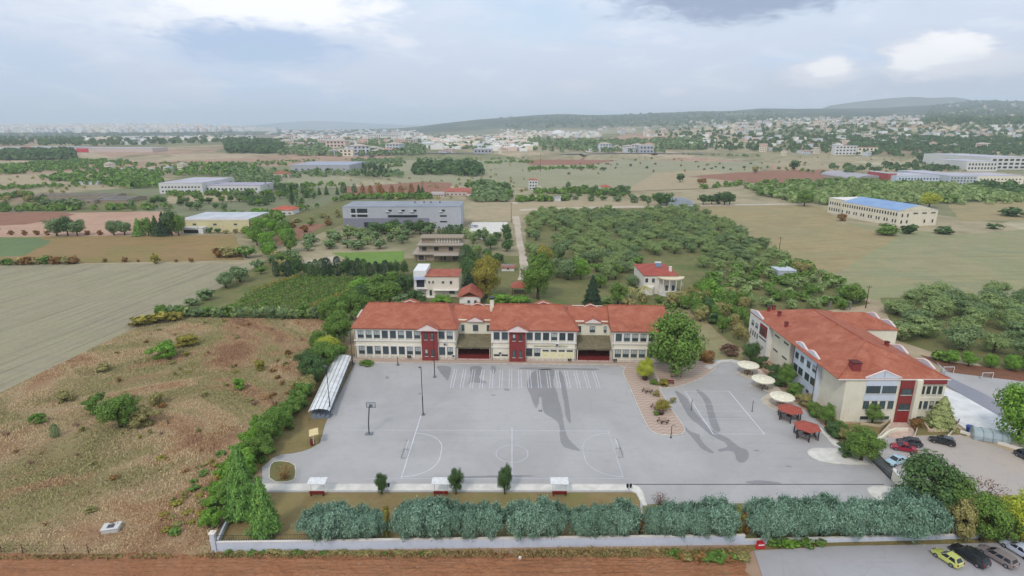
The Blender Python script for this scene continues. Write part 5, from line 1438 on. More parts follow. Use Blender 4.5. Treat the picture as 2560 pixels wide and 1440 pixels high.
# vineyard rows
vp = [G(*p) for p in ((560, 780), (905, 780), (985, 700), (690, 690))]
dv = Vector((0.42, 1.0)).normalized(); nvv = Vector((dv.y, -dv.x)); c0 = Vector(vp[0])
for k in range(26):
    o0 = c0 + nvv * (k * 3.1 - 10); ts = [t for t in np.arange(-60, 110, .8) if in_poly((o0 + dv * t)[:], vp)]
    if len(ts) < 16: continue
    t0, t1 = ts[0], ts[-1]; n = int((t1 - t0) * 16); rs = np.random.RandomState(k)
    a = rs.uniform(0, t1 - t0, n); P = np.stack([a, rs.normal(size=n) * .24, rs.uniform(.25, 1.7, n)], 1)
    V = leaf_quads(P, rs.normal(size=(n, 3)) + np.array([0, 0, .5]), .26 * rs.uniform(.6, 1.3, n), 1.2, rs)
    pos = o0 + dv * t0; e = MB()
    o = bpy.data.objects.new('vine_row', quads_mesh('vine_row', V, [LM['autumn' if rs.rand() < .35 else 'green'], bark], None, e)); sc.collection.objects.link(o)
    o.location = (pos.x, pos.y, .03); o.rotation_euler = (0, 0, math.atan2(dv.y, dv.x)); tag(o, 'row of vines in the vineyard left of the school roof', 'vine row', 'vine rows')
# dark cypress hedge and garden trees behind the school
row((688, 690), (1015, 690), 24, 44, 24, [('cypress', 'dark'), ('cypress', 'darkfir'), ('oval', 'dark')], 'dark clipped cypress in the hedge above the vineyard', 'cypress', 'cypress hedge above the vineyard', 'tree', 4, 8)
for px, py, h, w, kd, m in ((930, 765, 70, 76, 'round', 'green'), (975, 762, 66, 72, 'oval', 'green'), (1015, 735, 56, 60, 'round', 'dark'), (900, 745, 60, 66, 'round', 'bright'), (950, 730, 50, 60, 'round', 'green'), (1040, 760, 46, 60, 'shrub', 'dark'), (1005, 770, 40, 60, 'shrub', 'teal'), (985, 715, 44, 50, 'round', 'green')):
    T(kd, m, px, py, h, w, 'green garden tree behind the left end of the school roof', 'tree', 'tree', 'garden trees behind the school left')
T('shrub', 'bright', 1108, 760, 30, 60, 'bright green shrub in front of the white house', 'bush', near=True)
T('oval', 'autumn', 1216, 745, 120, 84, 'tall yellowing tree behind the school chimney', near=True)
T('oval', 'green', 1345, 748, 132, 92, 'tall green tree left of the dirt track end', near=True)
T('oval', 'autumn', 1362, 665, 58, 50, 'yellow tinged tree at the near corner of the olive grove')
T('fir', 'darkfir', 1480, 772, 96, 56, 'dark fir standing behind the school roof', 'fir_tree', near=True)
T('round', 'green', 1545, 760, 60, 62, 'bushy green tree right of the dark fir')
T('round', 'teal', 1420, 700, 60, 60, 'grey green tree in the villa garden')
T('oval', 'bright', 1452, 700, 60, 50, 'light green tree in the villa garden')
T('shrub', 'dark', 1642, 730, 34, 40, 'dark round shrub beside the villa veranda', 'bush')
for px, py, h, w, kd, m in ((1300, 760, 34, 60, 'shrub', 'bright'), (1250, 760, 34, 66, 'shrub', 'bright'), (1570, 765, 34, 44, 'shrub', 'tan'), (1690, 765, 44, 60, 'round', 'tan'), (1520, 700, 44, 46, 'round', 'olive'), (1500, 720, 40, 44, 'round', 'green'), (1580, 720, 40, 40, 'round', 'teal'), (1395, 650, 50, 46, 'oval', 'teal')):
    T(kd, m, px, py, h, w, 'garden shrub between the school roof and the villa', 'bush', 'shrub', 'garden shrubs behind the school')
row((1160, 655), (1180, 730), 5, 60, 46, [('cypress', 'dark'), ('fir', 'darkfir'), ('oval', 'dark')], 'dark conifer beside the white house', 'conifer', 'conifers by the white house', 'tree', 6, 4)
scatter([(1325, 705), (1330, 645), (1600, 650), (1600, 700)], 24, (4, 7), (4.5, 7), [('round', 'green'), ('olive', 'olive'), ('oval', 'teal')], 'leafy tree in the garden between grove and school', 'tree', 'garden trees below the grove', .7, 'tree', 41)
scatter([(1160, 705), (1262, 700), (1262, 650), (1160, 640)], 9, (4, 7), (4, 6), [('oval', 'dark'), ('round', 'green')], 'garden tree between the white house and the dirt track', 'tree', 'garden trees by the white house', .7, 'tree', 42)
scatter([(1490, 768), (1720, 775), (1740, 742), (1600, 752), (1490, 745)], 16, (1.5, 3.2), (2.5, 4.5), [('shrub', 'tan'), ('shrub', 'green'), ('shrub', 'olive')], 'low shrub just behind the right half of the school roof', 'bush', 'low shrubs behind the roof', .8, 'shrub', 43)
scatter([(1700, 765), (1750, 805), (1795, 800), (1760, 730), (1725, 745)], 12, (4, 7), (4.5, 6.5), [('round', 'green'), ('oval', 'green'), ('round', 'tan')], 'bushy tree right of the villa above the big tree', 'tree', 'bushy trees right of the villa', .66, 'tree', 44)
scatter([(690, 640), (745, 640), (745, 690), (690, 690), (640, 690), (650, 660)], 12, (3.5, 6), (4.5, 7), [('round', 'green'), ('round', 'teal'), ('shrub', 'tan')], 'tree at the left end of the cypress hedge', 'tree', 'trees left of the cypress hedge', .7, 'tree', 45)
# palms
def palm(px, py, hpx, label):
    X, Y, Z = GT(px, py); h = hpx * depth(Y) / F / .95
    o = tag(root('palm_tree', (X, Y, Z)), label, 'palm')
    tb = MB().path([(0, 0, 0), (.05, 0, h * .35), (0, .05, h * .62)], .22, 7, .16); put('trunk', tb, bark, o)
    rs = random.Random(int(px))
    for k in range(14):
        a = k * .449 + rs.uniform(-.1, .1); L = h * rs.uniform(.34, .46); up = rs.uniform(.1, .9); mb = MB()
        pts = [Vector((math.cos(a) * L * t, math.sin(a) * L * t, h * .62 + L * (up * t - 1.05 * t * t))) for t in (0, .25, .5, .75, 1.0)]
        for i in range(4):
            sd = Vector((-math.sin(a), math.cos(a), -.35)) * (L * .16 * (1.0 - .2 * i)); sd2 = Vector((math.sin(a), -math.cos(a), -.35)) * (L * .16 * (1.0 - .2 * i))
            for s_ in (sd, sd2): mb.face([pts[i], pts[i + 1], pts[i + 1] + s_ * .75, pts[i] + s_])
        put('frond', mb, LM['tan'], o)
palm(1608, 752, 52, 'palm with drooping fronds in front of the villa')
palm(1576, 748, 44, 'smaller palm left of the villa steps')
# trees behind the bright lawn and around the villa gardens
scatter([(745, 628), (1015, 622), (1010, 600), (1030, 580), (860, 585), (760, 605)], 26, (4.5, 6.5), (6, 9), [('olive', 'olive'), ('olive', 'teal'), ('round', 'teal')], 'grey green tree in the row behind the bright lawn', 'olive_tree', 'trees behind the bright lawn', .62, 'tree', 6)
scatter([(1165, 650), (1285, 640), (1270, 590), (1160, 595)], 14, (5, 8), (5, 8), [('olive', 'teal'), ('oval', 'dark'), ('round', 'olive')], 'tree beside the pale yard and dirt track', 'tree', 'trees by the pale yard', .6, 'tree', 7)
row((1095, 592), (1160, 594), 8, 30, 13, [('cypress', 'dark')], 'small dark cypress in front of the grey modern block', 'cypress', 'small cypresses by the grey block', 'tree', 2, 3)
row((930, 588), (1090, 586), 9, 34, 38, [('round', 'green'), ('oval', 'dark'), ('round', 'teal')], 'tree screening the foot of the grey modern block', 'tree', 'trees at the foot of the grey block', 'tree', 6, 9)
scatter([(605, 655), (720, 660), (735, 610), (690, 545), (640, 540), (615, 600)], 20, (6, 10), (8, 12), [('round', 'bright'), ('round', 'green'), ('oval', 'green'), ('round', 'teal')], 'leafy green tree in the clump right of the olive brown field', 'tree', 'clump beside the olive brown field', .58, 'tree', 8)
scatter([(720, 590), (860, 560), (855, 530), (780, 545), (720, 560)], 10, (3, 5), (4, 7), [('shrub', 'tan'), ('round', 'green'), ('shrub', 'brown')], 'scrub bush on the bank left of the grey modern block', 'bush', 'scrub on the bank', .8, 'shrub', 9)
# trees around the left fields
for px, py, h, w, kd, m in ((143, 590, 50, 54, 'round', 'teal'), (170, 590, 56, 46, 'oval', 'dark'), (194, 590, 48, 44, 'round', 'teal')): T(kd, m, px, py, h, w, 'tree in the clump at the edge of the pale tilled field', 'tree', 'tree', 'clump by the pale tilled field')
for px in (285, 312): T('round', 'teal', px, 588, 42, 44, 'one of a pair of rounded trees by the pale tilled field', 'tree', 'tree', 'pair of rounded trees')
for px, h, w, kd, m in ((348, 50, 34, 'fir', 'fir'), (372, 52, 40, 'round', 'green'), (392, 56, 32, 'fir', 'dark'), (412, 66, 40, 'fir', 'darkfir'), (430, 76, 50, 'round', 'dark'), (448, 60, 44, 'round', 'green')): T(kd, m, px, 590, h, w, 'dark tree in the group left of the cream warehouse', 'tree', 'tree', 'group left of the cream warehouse')
for px in (28, 62, 92, 120, 218, 250): T('shrub', 'brown', px, 588, 15, 17, 'small reddish bush in the line along the pale tilled field', 'bush', 'shrub', 'reddish bushes in line')
row((-20, 662), (195, 660), 12, 22, 26, [('shrub', 'tan'), ('shrub', 'brown'), ('shrub', 'green')], 'low scrub bush on the upper edge of the stubble field', 'bush', 'scrub above the stubble field', 'shrub', 3, 4)
T('shrub', 'autumn', 390, 659, 30, 26, 'single upright yellow green bush on the stubble field edge', 'bush')
for px, h in ((312, 16), (262, 12), (440, 9), (480, 14), (345, 8)): T('shrub', 'brown', px, 655, h, h * 1.2, 'tiny brown bush on the stubble field edge', 'bush', 'shrub', 'tiny brown bushes')
row((540, 645), (610, 640), 5, 26, 30, [('shrub', 'brown'), ('shrub', 'tan')], 'brownish scrub at the right end of the olive brown field', 'bush', 'brownish scrub', 'shrub', 3, 2)
row((470, 582), (620, 584), 7, 14, 18, [('shrub', 'tan'), ('round', 'dark')], 'small bush in front of the cream warehouse', 'bush', 'bushes by the warehouse', 'shrub', 2, 2)
# the olive grove
gp = [(1322, 545), (1345, 532), (1440, 535), (1735, 524), (1800, 560), (1880, 600), (1962, 652), (1930, 690), (1760, 690), (1735, 650), (1600, 650), (1560, 690), (1400, 640), (1322, 640)]
wp = [G(*p) for p in gp]; rg = math.radians(12); ng = 0; rs = random.Random(21)
skip = [[G(*p) for p in ((1352, 570), (1385, 570), (1390, 640), (1350, 640))], [G(*p) for p in ((1590, 745), (1740, 745), (1740, 640), (1590, 640))]]
for i in range(-40, 41):
    for j in range(-40, 41):
        u_, v_ = i * 9.7, j * 9.7; x = 60 + u_ * math.cos(rg) - v_ * math.sin(rg) + rs.uniform(-1.3, 1.3); y = 320 + u_ * math.sin(rg) + v_ * math.cos(rg) + rs.uniform(-1.3, 1.3)
        if in_poly((x, y), wp) and not any(in_poly((x, y), s) for s in skip) and rs.random() < .94:
            w = rs.uniform(7.4, 9.2); plant('olive', rs.choice(['olive', 'olive', 'teal', 'olive']), x, y, .04, rs.uniform(5.2, 6.8), w, 'olive_tree', 'round grey green olive tree in the dense grove behind the villa', 'tree', 'olive trees in the grove', 40); ng += 1
scatter([(1740, 700), (1990, 660), (2160, 745), (2180, 775), (1900, 780), (1800, 745)], 70, (3.2, 5.2), (4.5, 6.5), [('round', 'green'), ('round', 'olive'), ('shrub', 'green'), ('olive', 'olive')], 'low green orchard tree behind the second school building', 'orchard_tree', 'orchard behind the second building', .72, 'tree', 12)
scatter([(1735, 775), (1760, 720), (1850, 740), (1890, 800), (1870, 880), (1800, 850)], 26, (4, 6.5), (4, 6.5), [('round', 'green'), ('oval', 'green'), ('shrub', 'dark'), ('round', 'tan')], 'bushy tree on the slope between the big tree and the second building', 'tree', 'bushy slope trees', .66, 'tree', 13)
T('round', 'tan', 2002, 690, 44, 46, 'brownish green tree at the grove edge beside the pale grey shed')
T('oval', 'green', 2128, 760, 62, 60, 'green tree behind the second school building beside the field')
T('oval', 'bright', 1775, 755, 66, 66, 'bright leafy tree right of the villa')
# the big tree and neighbours
T('oval', 'green', 1684, 940, 186, 154, 'very large green tree at the right end of the school', 'tree', near=True)
T('oval', 'green', 1650, 905, 80, 80, 'lighter branchy tree in front of the school right end', near=True)
T('oval', 'yellow', 1612, 950, 62, 54, 'yellow green potted tree on the paved terrace', near=True)
T('shrub', 'brown', 1765, 905, 38, 52, 'rusty brown shrub beside the big tree', 'bush')
T('shrub', 'purple', 1822, 888, 34, 52, 'purplish dry shrub on the grass bank', 'bush')
T('oval', 'autumn', 1655, 1030, 36, 44, 'small yellow green tree in a pot among the round tables', 'tree')
# shrubs along the second building
for px, py, h, w, kd, m in ((1876, 908, 62, 48, 'oval', 'dark'), (1902, 918, 34, 40, 'shrub', 'dark'), (1930, 945, 50, 44, 'shrub', 'dark'), (1962, 968, 66, 50, 'oval', 'green'), (1985, 992, 52, 46, 'shrub', 'green'), (1945, 965, 44, 44, 'shrub', 'dark'), (2010, 1015, 44, 44, 'shrub', 'tan'), (2035, 1040, 50, 46, 'shrub', 'green'), (2064, 1062, 60, 50, 'oval', 'green'), (2085, 1090, 50, 56, 'shrub', 'dark'), (2112, 1105, 44, 50, 'shrub', 'tan'), (2098, 1075, 30, 40, 'shrub', 'green')):
    T(kd, m, px, py, h, w, 'shrub planted along the left side of the second school building', 'bush', 'shrub', 'shrubs beside the second building', True)
T('oval', 'green', 2152, 1152, 92, 92, 'big rounded bush at the corner behind the sliding gate', 'bush', 'shrub', near=True)
T('shrub', 'dark', 2120, 1140, 44, 60, 'dark low bush beside the white paved island', 'bush', near=True)
T('round', 'green', 2180, 1056, 58, 58, 'small round headed tree before the second building windows', near=True)
T('fir', 'cedar', 2348, 1068, 92, 80, 'pale cedar beside the entrance of the second building', 'cedar_tree', near=True)
T('shrub', 'brown', 2290, 1070, 30, 40, 'reddish shrub in the entrance planter', 'bush', near=True)
T('oval', 'bright', 2542, 1112, 176, 150, 'large green tree at the right edge beside the car park', near=True)
T('oval', 'dark', 2308, 1285, 172, 166, 'massive dark green tree at the end of the hedge', near=True)
T('oval', 'green', 2370, 1300, 130, 130, 'green bush behind the hedge end', 'bush', 'shrub', near=True)
T('bare', 'purple', 2452, 1272, 84, 118, 'purple leaved bush above the lower car park', 'bush', near=True)
T('shrub', 'tan', 2392, 1345, 140, 92, 'olive tan bush beside the hedge end', 'bush', near=True)
T('oval', 'green', 2452, 1352, 138, 116, 'leafy green bush above the parked black car', 'bush', 'shrub', near=True)
T('oval', 'yellow', 2545, 1352, 140, 120, 'yellow green bush at the right edge above the silver car', 'bush', 'shrub', near=True)
T('shrub', 'green', 2505, 1355, 100, 90, 'low green bush between the two leafy ones above the cars', 'bush', near=True)
for px, py, h, w in ((2372, 908, 38, 50), (2420, 916, 44, 44), (2474, 920, 42, 40), (2528, 926, 48, 50), (2572, 930, 46, 48)): T('round', 'bright', px, py, h, w, 'round bright green tree in the row above the small goals', 'tree', 'tree', 'round trees in a row', near=True)
T('shrub', 'green', 2345, 900, 30, 44, 'dense green bush at the start of the row of round trees', 'bush')
scatter([(2210, 790), (2290, 750), (2620, 742), (2640, 915), (2420, 885), (2320, 872), (2250, 850)], 34, (5.0, 8.0), (8, 11.5), [('olive', 'olive'), ('olive', 'teal'), ('olive', 'olive')], 'big spreading olive tree at the right behind the second building', 'olive_tree', 'spreading olives on the right', .72, 'tree', 15)
# small trees on the front walkway
for px, h, w in ((955, 62, 34), (1140, 80, 46), (1262, 86, 46)):
    T('oval', 'dark', px, 1236, h, w, {955: 'smallest young tree on the front walkway', 1140: 'young tree between the second and third walkway shelters', 1262: 'tallest young tree on the front walkway near the halfway line'}[px], 'young_tree', 'tree', None, True)
T('bare', 'brown', 712, 1198, 48, 62, 'dry twiggy bush in the corner bed of the yard', 'bush', near=True)
T('bare', 'purple', 1650, 1262, 34, 54, 'bare purplish shrub at the end of the walkway kerb', 'bush', near=True)
for px, py, h, w, m in ((1640, 992, 22, 24, 'tan'), (1660, 966, 26, 30, 'autumn'), (1634, 962, 20, 26, 'green'), (1682, 1008, 18, 20, 'tan'), (1640, 1040, 16, 18, 'green')): T('shrub', m, px, py, h, w, 'small shrub planted on the paved tongue among the tables', 'bush', 'shrub', 'shrubs on the paved tongue', True)
T('shrub', 'green', 915, 912, 14, 44, 'low green shrub at the left end of the school terrace', 'bush')
row((560, 1384), (1100, 1384), 26, 9, 22, [('shrub', 'green'), ('shrub', 'tan')], 'low weed at the foot of the white front wall', 'weed', 'weeds along the wall foot', 'shrub', 5, 6)
row((1680, 1395), (1880, 1400), 16, 18, 36, [('shrub', 'green'), ('shrub', 'tan'), ('shrub', 'brown')], 'straggling weed on the verge beside the lower car park', 'weed', 'weeds on the verge', 'shrub', 18, 6)
row((1920, 1366), (2060, 1364), 5, 22, 40, [('shrub', 'green'), ('shrub', 'bright')], 'green weed by the red barrier under the hedge', 'weed', 'weeds by the red barrier', 'shrub', 5, 6)

# middle distance trees
scatter([(1850, 462), (2100, 452), (2560, 475), (2620, 505), (2360, 508), (2080, 512), (1990, 508), (1900, 490)], 190, (4.5, 6.5), (8, 12), [('olive', 'green'), ('round', 'green'), ('olive', 'olive')], 'tree in the wide orchard behind the blue roofed hall', 'orchard_tree', 'orchard behind the blue roofed hall', .66, 'tree', 16)
T('oval', 'yellow', 2322, 518, 40, 50, 'yellow green tree behind the blue roofed hall')
T('round', 'green', 2010, 516, 46, 44, 'green tree at the left end of the blue roofed hall')
T('shrub', 'green', 2215, 588, 34, 62, 'wide green bush at the foot of the blue roofed hall', 'bush', 'shrub')
T('shrub', 'dark', 2272, 585, 28, 46, 'dark bush near the corner of the blue roofed hall', 'bush', 'shrub')
T('shrub', 'dark', 2360, 585, 22, 50, 'dark bush at the right corner of the blue roofed hall', 'bush', 'shrub')
T('shrub', 'brown', 2104, 552, 22, 30, 'brown bush in front of the narrow windows of the hall', 'bush')
T('shrub', 'dark', 2485, 572, 16, 40, 'single dark bush in the golden strip', 'bush')
T('shrub', 'dark', 2530, 540, 24, 70, 'dark thicket at the right edge of the golden strip', 'bush')
for px, py, h, w, m in ((1700, 456, 26, 26, 'dark'), (1748, 460, 16, 14, 'brown'), (1758, 462, 18, 20, 'brown'), (1888, 434, 22, 20, 'tan'), (1508, 427, 10, 18, 'dark'), (1452, 424, 8, 18, 'dark'), (1984, 426, 28, 30, 'dark')): T('round', m, px, py, h, w, 'lone tree standing in the dry middle fields', 'tree', 'tree', 'lone trees in the middle fields')
scatter([(1350, 445), (1560, 440), (1900, 425), (2050, 405), (1800, 395), (1450, 400)], 48, (2.5, 5), (3, 6), [('round', 'dark'), ('round', 'tan'), ('shrub', 'brown')], 'small scattered tree in the far dry fields', 'tree', 'scattered trees in the far dry fields', 2.0, 'tree', 17)
row((1645, 512), (1672, 516), 2, 40, 44, [('round', 'dark'), ('oval', 'dark')], 'dark tree beside the low greenhouse', 'tree', 'dark trees by the greenhouse', 'tree', 3, 3)
row((1750, 512), (1835, 510), 5, 32, 34, [('round', 'dark'), ('oval', 'darkfir')], 'dark tree in the clump right of the low greenhouse', 'tree', 'clump right of the greenhouse', 'tree', 4, 3)
scatter([(1410, 500), (1640, 515), (1640, 498), (1560, 478), (1420, 470)], 34, (3.5, 8), (5, 9), [('round', 'dark'), ('oval', 'teal'), ('cypress', 'dark'), ('round', 'green')], 'tree in the dark garden clump behind the olive grove', 'tree', 'garden clump behind the grove', .7, 'tree', 18, [[(1500, 480), (1530, 480), (1530, 466), (1500, 466)]])
scatter([(905, 442), (985, 446), (985, 424), (905, 420)], 26, (8, 12), (3, 6), [('cypress', 'darkfir'), ('oval', 'dark')], 'dark cypress in the grove right of the grey warehouse', 'cypress', 'cypresses by the grey warehouse', .7, 'tree', 20)
row((795, 485), (1070, 486), 14, 24, 13, [('cypress', 'dark'), ('cypress', 'brown'), ('fir', 'dark')], 'small conifer along the red brown field', 'conifer', 'conifers along the brown field', 'tree', 8, 3)
scatter([(1180, 498), (1275, 505), (1280, 480), (1215, 460), (1160, 466)], 24, (5, 9), (6, 10), [('round', 'dark'), ('oval', 'teal'), ('round', 'green')], 'tree in the clump right of the red farmhouse', 'tree', 'clump by the red farmhouse', .66, 'tree', 22)
T('cypress', 'darkfir', 731, 512, 52, 10, 'tall narrow cypress by the orange roofed cottage', 'cypress')
scatter([(640, 520), (730, 525), (800, 500), (800, 480), (660, 470), (600, 500)], 40, (5, 9), (6, 9), [('round', 'dark'), ('oval', 'teal'), ('round', 'green'), ('cypress', 'dark')], 'tree in the belt around the orange roofed cottage', 'tree', 'belt around the cottage', .7, 'tree', 23, [[(668, 540), (740, 540), (740, 508), (668, 508)]])
scatter([(0, 520), (110, 520), (120, 500), (60, 490), (0, 495)], 14, (4, 7), (6, 9), [('round', 'dark'), ('round', 'tan')], 'tree at the left end of the barns', 'tree', 'trees left of the barns', .7, 'tree', 25)
row((110, 516), (215, 522), 5, 26, 30, [('round', 'teal'), ('round', 'dark')], 'tree in front of the low barns', 'tree', 'trees before the barns', 'tree', 6, 3)
T('oval', 'dark', 2300, 408, 26, 26, 'large dark tree above the vaulted hall')
T('oval', 'teal', 2120, 446, 36, 30, 'tall tree at the left of the vaulted hall')

scatter([(330, 528), (560, 528), (620, 500), (640, 488), (420, 500), (330, 512)], 26, (4, 7.5), (5, 8), [('round', 'dark'), ('oval', 'teal'), ('round', 'green')], 'tree between the barns and the cream warehouse', 'tree', 'trees between barns and warehouse', .9, 'tree', 24)

# dry grass over the weedy lot: nobody could count it
def grass(name, label, pxpoly, n, h0, h1, w, mat, seed, dens=None):
    rs = np.random.RandomState(seed); wp = [G(*p) for p in pxpoly]; xs_ = [p[0] for p in wp]; ys_ = [p[1] for p in wp]
    P = []
    while len(P) < n:
        q = (rs.uniform(min(xs_), max(xs_)), rs.uniform(min(ys_), max(ys_)))
        if in_poly(q, wp) and mnoise.noise(Vector((q[0] * .12, q[1] * .12, seed))) + rs.uniform(-.5, .6) > -.1: P.append(q)
    P = np.array(P); m = len(P); a = rs.uniform(0, math.pi, m); h = rs.uniform(h0, h1, m) * np.array([.75 + .6 * (mnoise.noise(Vector((x * .06, y * .06, 9.))) + .3) for x, y in P])
    ww = w * rs.uniform(.5, 1.4, m); dx = np.cos(a) * ww; dy = np.sin(a) * ww; lx = rs.normal(size=m) * h * .4; ly = rs.normal(size=m) * h * .4
    z = np.zeros(m)
    V = np.stack([np.stack([P[:, 0] - dx, P[:, 1] - dy, z], 1), np.stack([P[:, 0] + dx, P[:, 1] + dy, z], 1), np.stack([P[:, 0] + dx * 1.3 + lx, P[:, 1] + dy * 1.3 + ly, h], 1), np.stack([P[:, 0] - dx * 1.3 + lx, P[:, 1] - dy * 1.3 + ly, h * .9], 1)], 1)
    o = bpy.data.objects.new(name, quads_mesh(name, V, [mat])); sc.collection.objects.link(o); return tag(o, label, kind='stuff')


def grass_mat(name, cols, big):
    m, T2, b = principled(name)
    p = T2.new('ShaderNodeNewGeometry'); n = T2.noise(p.outputs['Position'], big, 5.0, .62, .8)
    k = len(cols); cols = [tuple(q * 1.15 for q in c_[:3]) + (1,) for c_ in cols]; c = T2.ramp(n, [(.36 + .28 * i / (k - 1), cols[i]) for i in range(k)])
    c = T2.mix(T2.math('MULTIPLY', p.outputs['Random Per Island'], .16), c, S(204, 182, 142)); T2.put(b.inputs['Base Color'], c)
    b.inputs['Roughness'].default_value = .9; b.inputs['Specular IOR Level'].default_value = .1
    return m


drym = grass_mat('dry_weeds', [S(164, 126, 96), S(186, 154, 118), S(198, 176, 138), S(160, 152, 106), S(158, 154, 106), S(184, 154, 118), S(164, 126, 98)], .022)
grass('dry_grass', 'tall dry grass and weeds covering the overgrown lot', [(-60, 1385), (-60, 1010), (230, 872), (400, 795), (805, 800), (780, 925), (715, 1035), (555, 1300), (520, 1382)], 130000, .10, .40, .055, drym, 4)
grass('verge_grass', 'ragged grass along the edge of the red soil', [(-60, 1392), (520, 1384), (1880, 1372), (1850, 1395), (1500, 1396), (800, 1396), (-60, 1402)], 9000, .15, .5, .08, grass_mat('verge_weeds', [S(124, 122, 70), S(150, 128, 84), S(132, 112, 70)], .2), 6)

# ------------------------------------------------------------------ yard furniture
def light_pole(px, py, toppy, label, lamp=True, arm=True):
    X, Y = G(px, py); h = AY(px, toppy, Y)[1]
    o = tag(root('light_pole', (X, Y, .1)), label, 'light pole')
    put('base', MB().box(-.35, .35, -.35, .35, 0, .22), grey_m, o)
    put('pole', MB().tube((0, 0, .22), (0, 0, h * .4), .11, n=8).tube((0, 0, h * .4), (0, 0, h), .075, n=8), dark_m, o)
    if lamp: put('lamp_head', MB().box(-.55, .1, -.16, .16, h + .003, h + .18).tube((0, 0, h - .5), (-.4, 0, h + .01), .03, n=5), M('lamp_grey', S(96, 98, 104), .5), o)
    return o


light_pole(882, 915, 832, 'dark light pole at the upper end of the covered stand')
light_pole(827, 1041, 918, 'dark light pole beside the lower end of the covered stand')
light_pole(1058, 1038, 920, 'dark light pole with angled lamp near the left goal line')
light_pole(1087, 944, 838, 'dark light pole in front of the first red stair tower')
light_pole(995, 914, 892, 'short grey post at the school terrace', False)


def hoop(px, py, toppy, label, rz=0.0):
    X, Y = G(px, py); h = AY(px, toppy, Y)[1]
    o = tag(root('basketball_hoop', (X, Y, .1), rz), label, 'basketball hoop')
    put('base', MB().box(-.75, .75, -.5, .5, 0, .12), grey_m, o)
    put('post', MB().path([(0, 0, .1), (0, 0, 2.2), (.25, .5, h - .6), (.4, 1.3, h - .5)], .11, 8), dark_m, o)
    b = put('backboard', MB().box(-.5, 1.3, 1.3, 1.34, h - 1.0, h + .05), M('clear_board', S(176, 180, 188), .2, alpha=.35), o)
    fr = MB(); x0, x1, z0, z1 = -.5, 1.3, h - 1.0, h + .05
    for a, c in (((x0, z0), (x1, z0)), ((x0, z1), (x1, z1)), ((x0, z0), (x0, z1)), ((x1, z0), (x1, z1)), ((.1, z0 + .15), (.7, z0 + .15)), ((.1, z0 + .6), (.7, z0 + .6)), ((.1, z0 + .15), (.1, z0 + .6)), ((.7, z0 + .15), (.7, z0 + .6))):
        fr.tube((a[0], 1.29, a[1]), (c[0], 1.29, c[1]), .045, n=5)
    put('board_frame', fr, dark_m, b)
    rg_ = MB()
    for k in range(12): rg_.tube((.4 + .23 * math.cos(k * .5236), 1.62 + .23 * math.sin(k * .5236), h - .85), (.4 + .23 * math.cos((k + 1) * .5236), 1.62 + .23 * math.sin((k + 1) * .5236), h - .85), .025, n=4)
    put('rim', rg_, M('orange_rim', S(190, 80, 40), .5), b)


hoop(923, 1086, 1016, 'basketball hoop standing on the left of the yard')


def goal(X, Y, w, h, dpt, rz, label, net=True, name='goal', side=1):
    o = tag(root(name, (X, Y, .1), rz), label, 'goal')
    put('frame', MB().tube((0, -w / 2, 0), (0, -w / 2, h), .06, n=6).tube((0, w / 2, 0), (0, w / 2, h), .06, n=6).tube((0, -w / 2, h), (0, w / 2, h), .06, n=6), white_m, o)
    put('rear_frame', MB().path([(0, -w / 2, h), (-.4, -w / 2, h), (-dpt, -w / 2, .03), (-dpt, w / 2, .03), (-.4, w / 2, h), (0, w / 2, h)], .035, 5).tube((0, -w / 2, .03), (-dpt, -w / 2, .03), .035, n=5).tube((0, w / 2, .03), (-dpt, w / 2, .03), .035, n=5), grey_m, o)
    if net:
        nb = MB()
        for k in range(9):
            y = -w / 2 + w * k / 8; nb.tube((-.4, y, h), (-dpt, y, .03), .012, n=3, cap=False)
        for k in range(1, 6):
            t = k / 6; nb.tube((-.4 - (dpt - .4) * t, -w / 2, h * (1 - t)), (-.4 - (dpt - .4) * t, w / 2, h * (1 - t)), .012, n=3, cap=False)
        put('net', nb, M('grey_net', S(196, 198, 204), .8), o)


goal(-19.6, 95.3, 3.0, 2.0, 1.0, 0.0, 'white handball goal on the left goal line')
goal(19.7, 95.6, 3.0, 2.0, 1.0, math.pi, 'white handball goal on the right goal line')
for px, py, lb in ((2370, 934, 'small white goal at the left of the upper court'), (2467, 949, 'small white goal at the right of the upper court')):
    X, Y = G(px, py); goal(X, Y, 2.6, 1.7, .9, -math.pi / 2, lb)
X, Y = G(1351, 1028); hp = tag(root('portable_goal', (X, Y, .1)), 'small white post left standing in the damp stain', 'post'); put('post', MB().tube((0, 0, 0), (-.1, 0, 1.6), .06, n=6), white_m, hp); put('foot', MB().box(-.4, .4, -.35, .35, 0, .08), grey_m, hp)
for px, py, lb in ((1880, 1029, 'right volleyball net post'), (1728, 1026, 'left volleyball net post beside the damp stain')):
    X, Y = G(px, py); o = tag(root('volleyball_post', (X, Y, .1)), lb, 'post'); put('pole', MB().tube((0, 0, 0), (0, 0, 2.5), .06, n=8), dark_m, o); put('foot', MB().tube((0, 0, 0), (0, 0, .12), .22, n=10), grey_m, o); put('hook', MB().box(-.1, .1, -.04, .04, 2.1, 2.2), grey_m, o)
X, Y = G(1677, 1096); o = tag(root('lamp_post', (X, Y, .1)), 'low dark lamp post at the tip of the paved tongue', 'lamp post'); put('pole', MB().tube((0, 0, 0), (0, 0, 2.6), .07, n=8), M('rust_black', S(58, 38, 36), .6), o); put('base', MB().tube((0, 0, 0), (0, 0, .2), .18, n=8), dark_m, o); put('lamp_head', MB().path([(0, 0, 2.6), (.25, 0, 2.85), (.6, 0, 2.8), (.7, 0, 2.55)], .05, 5), dark_m, o)

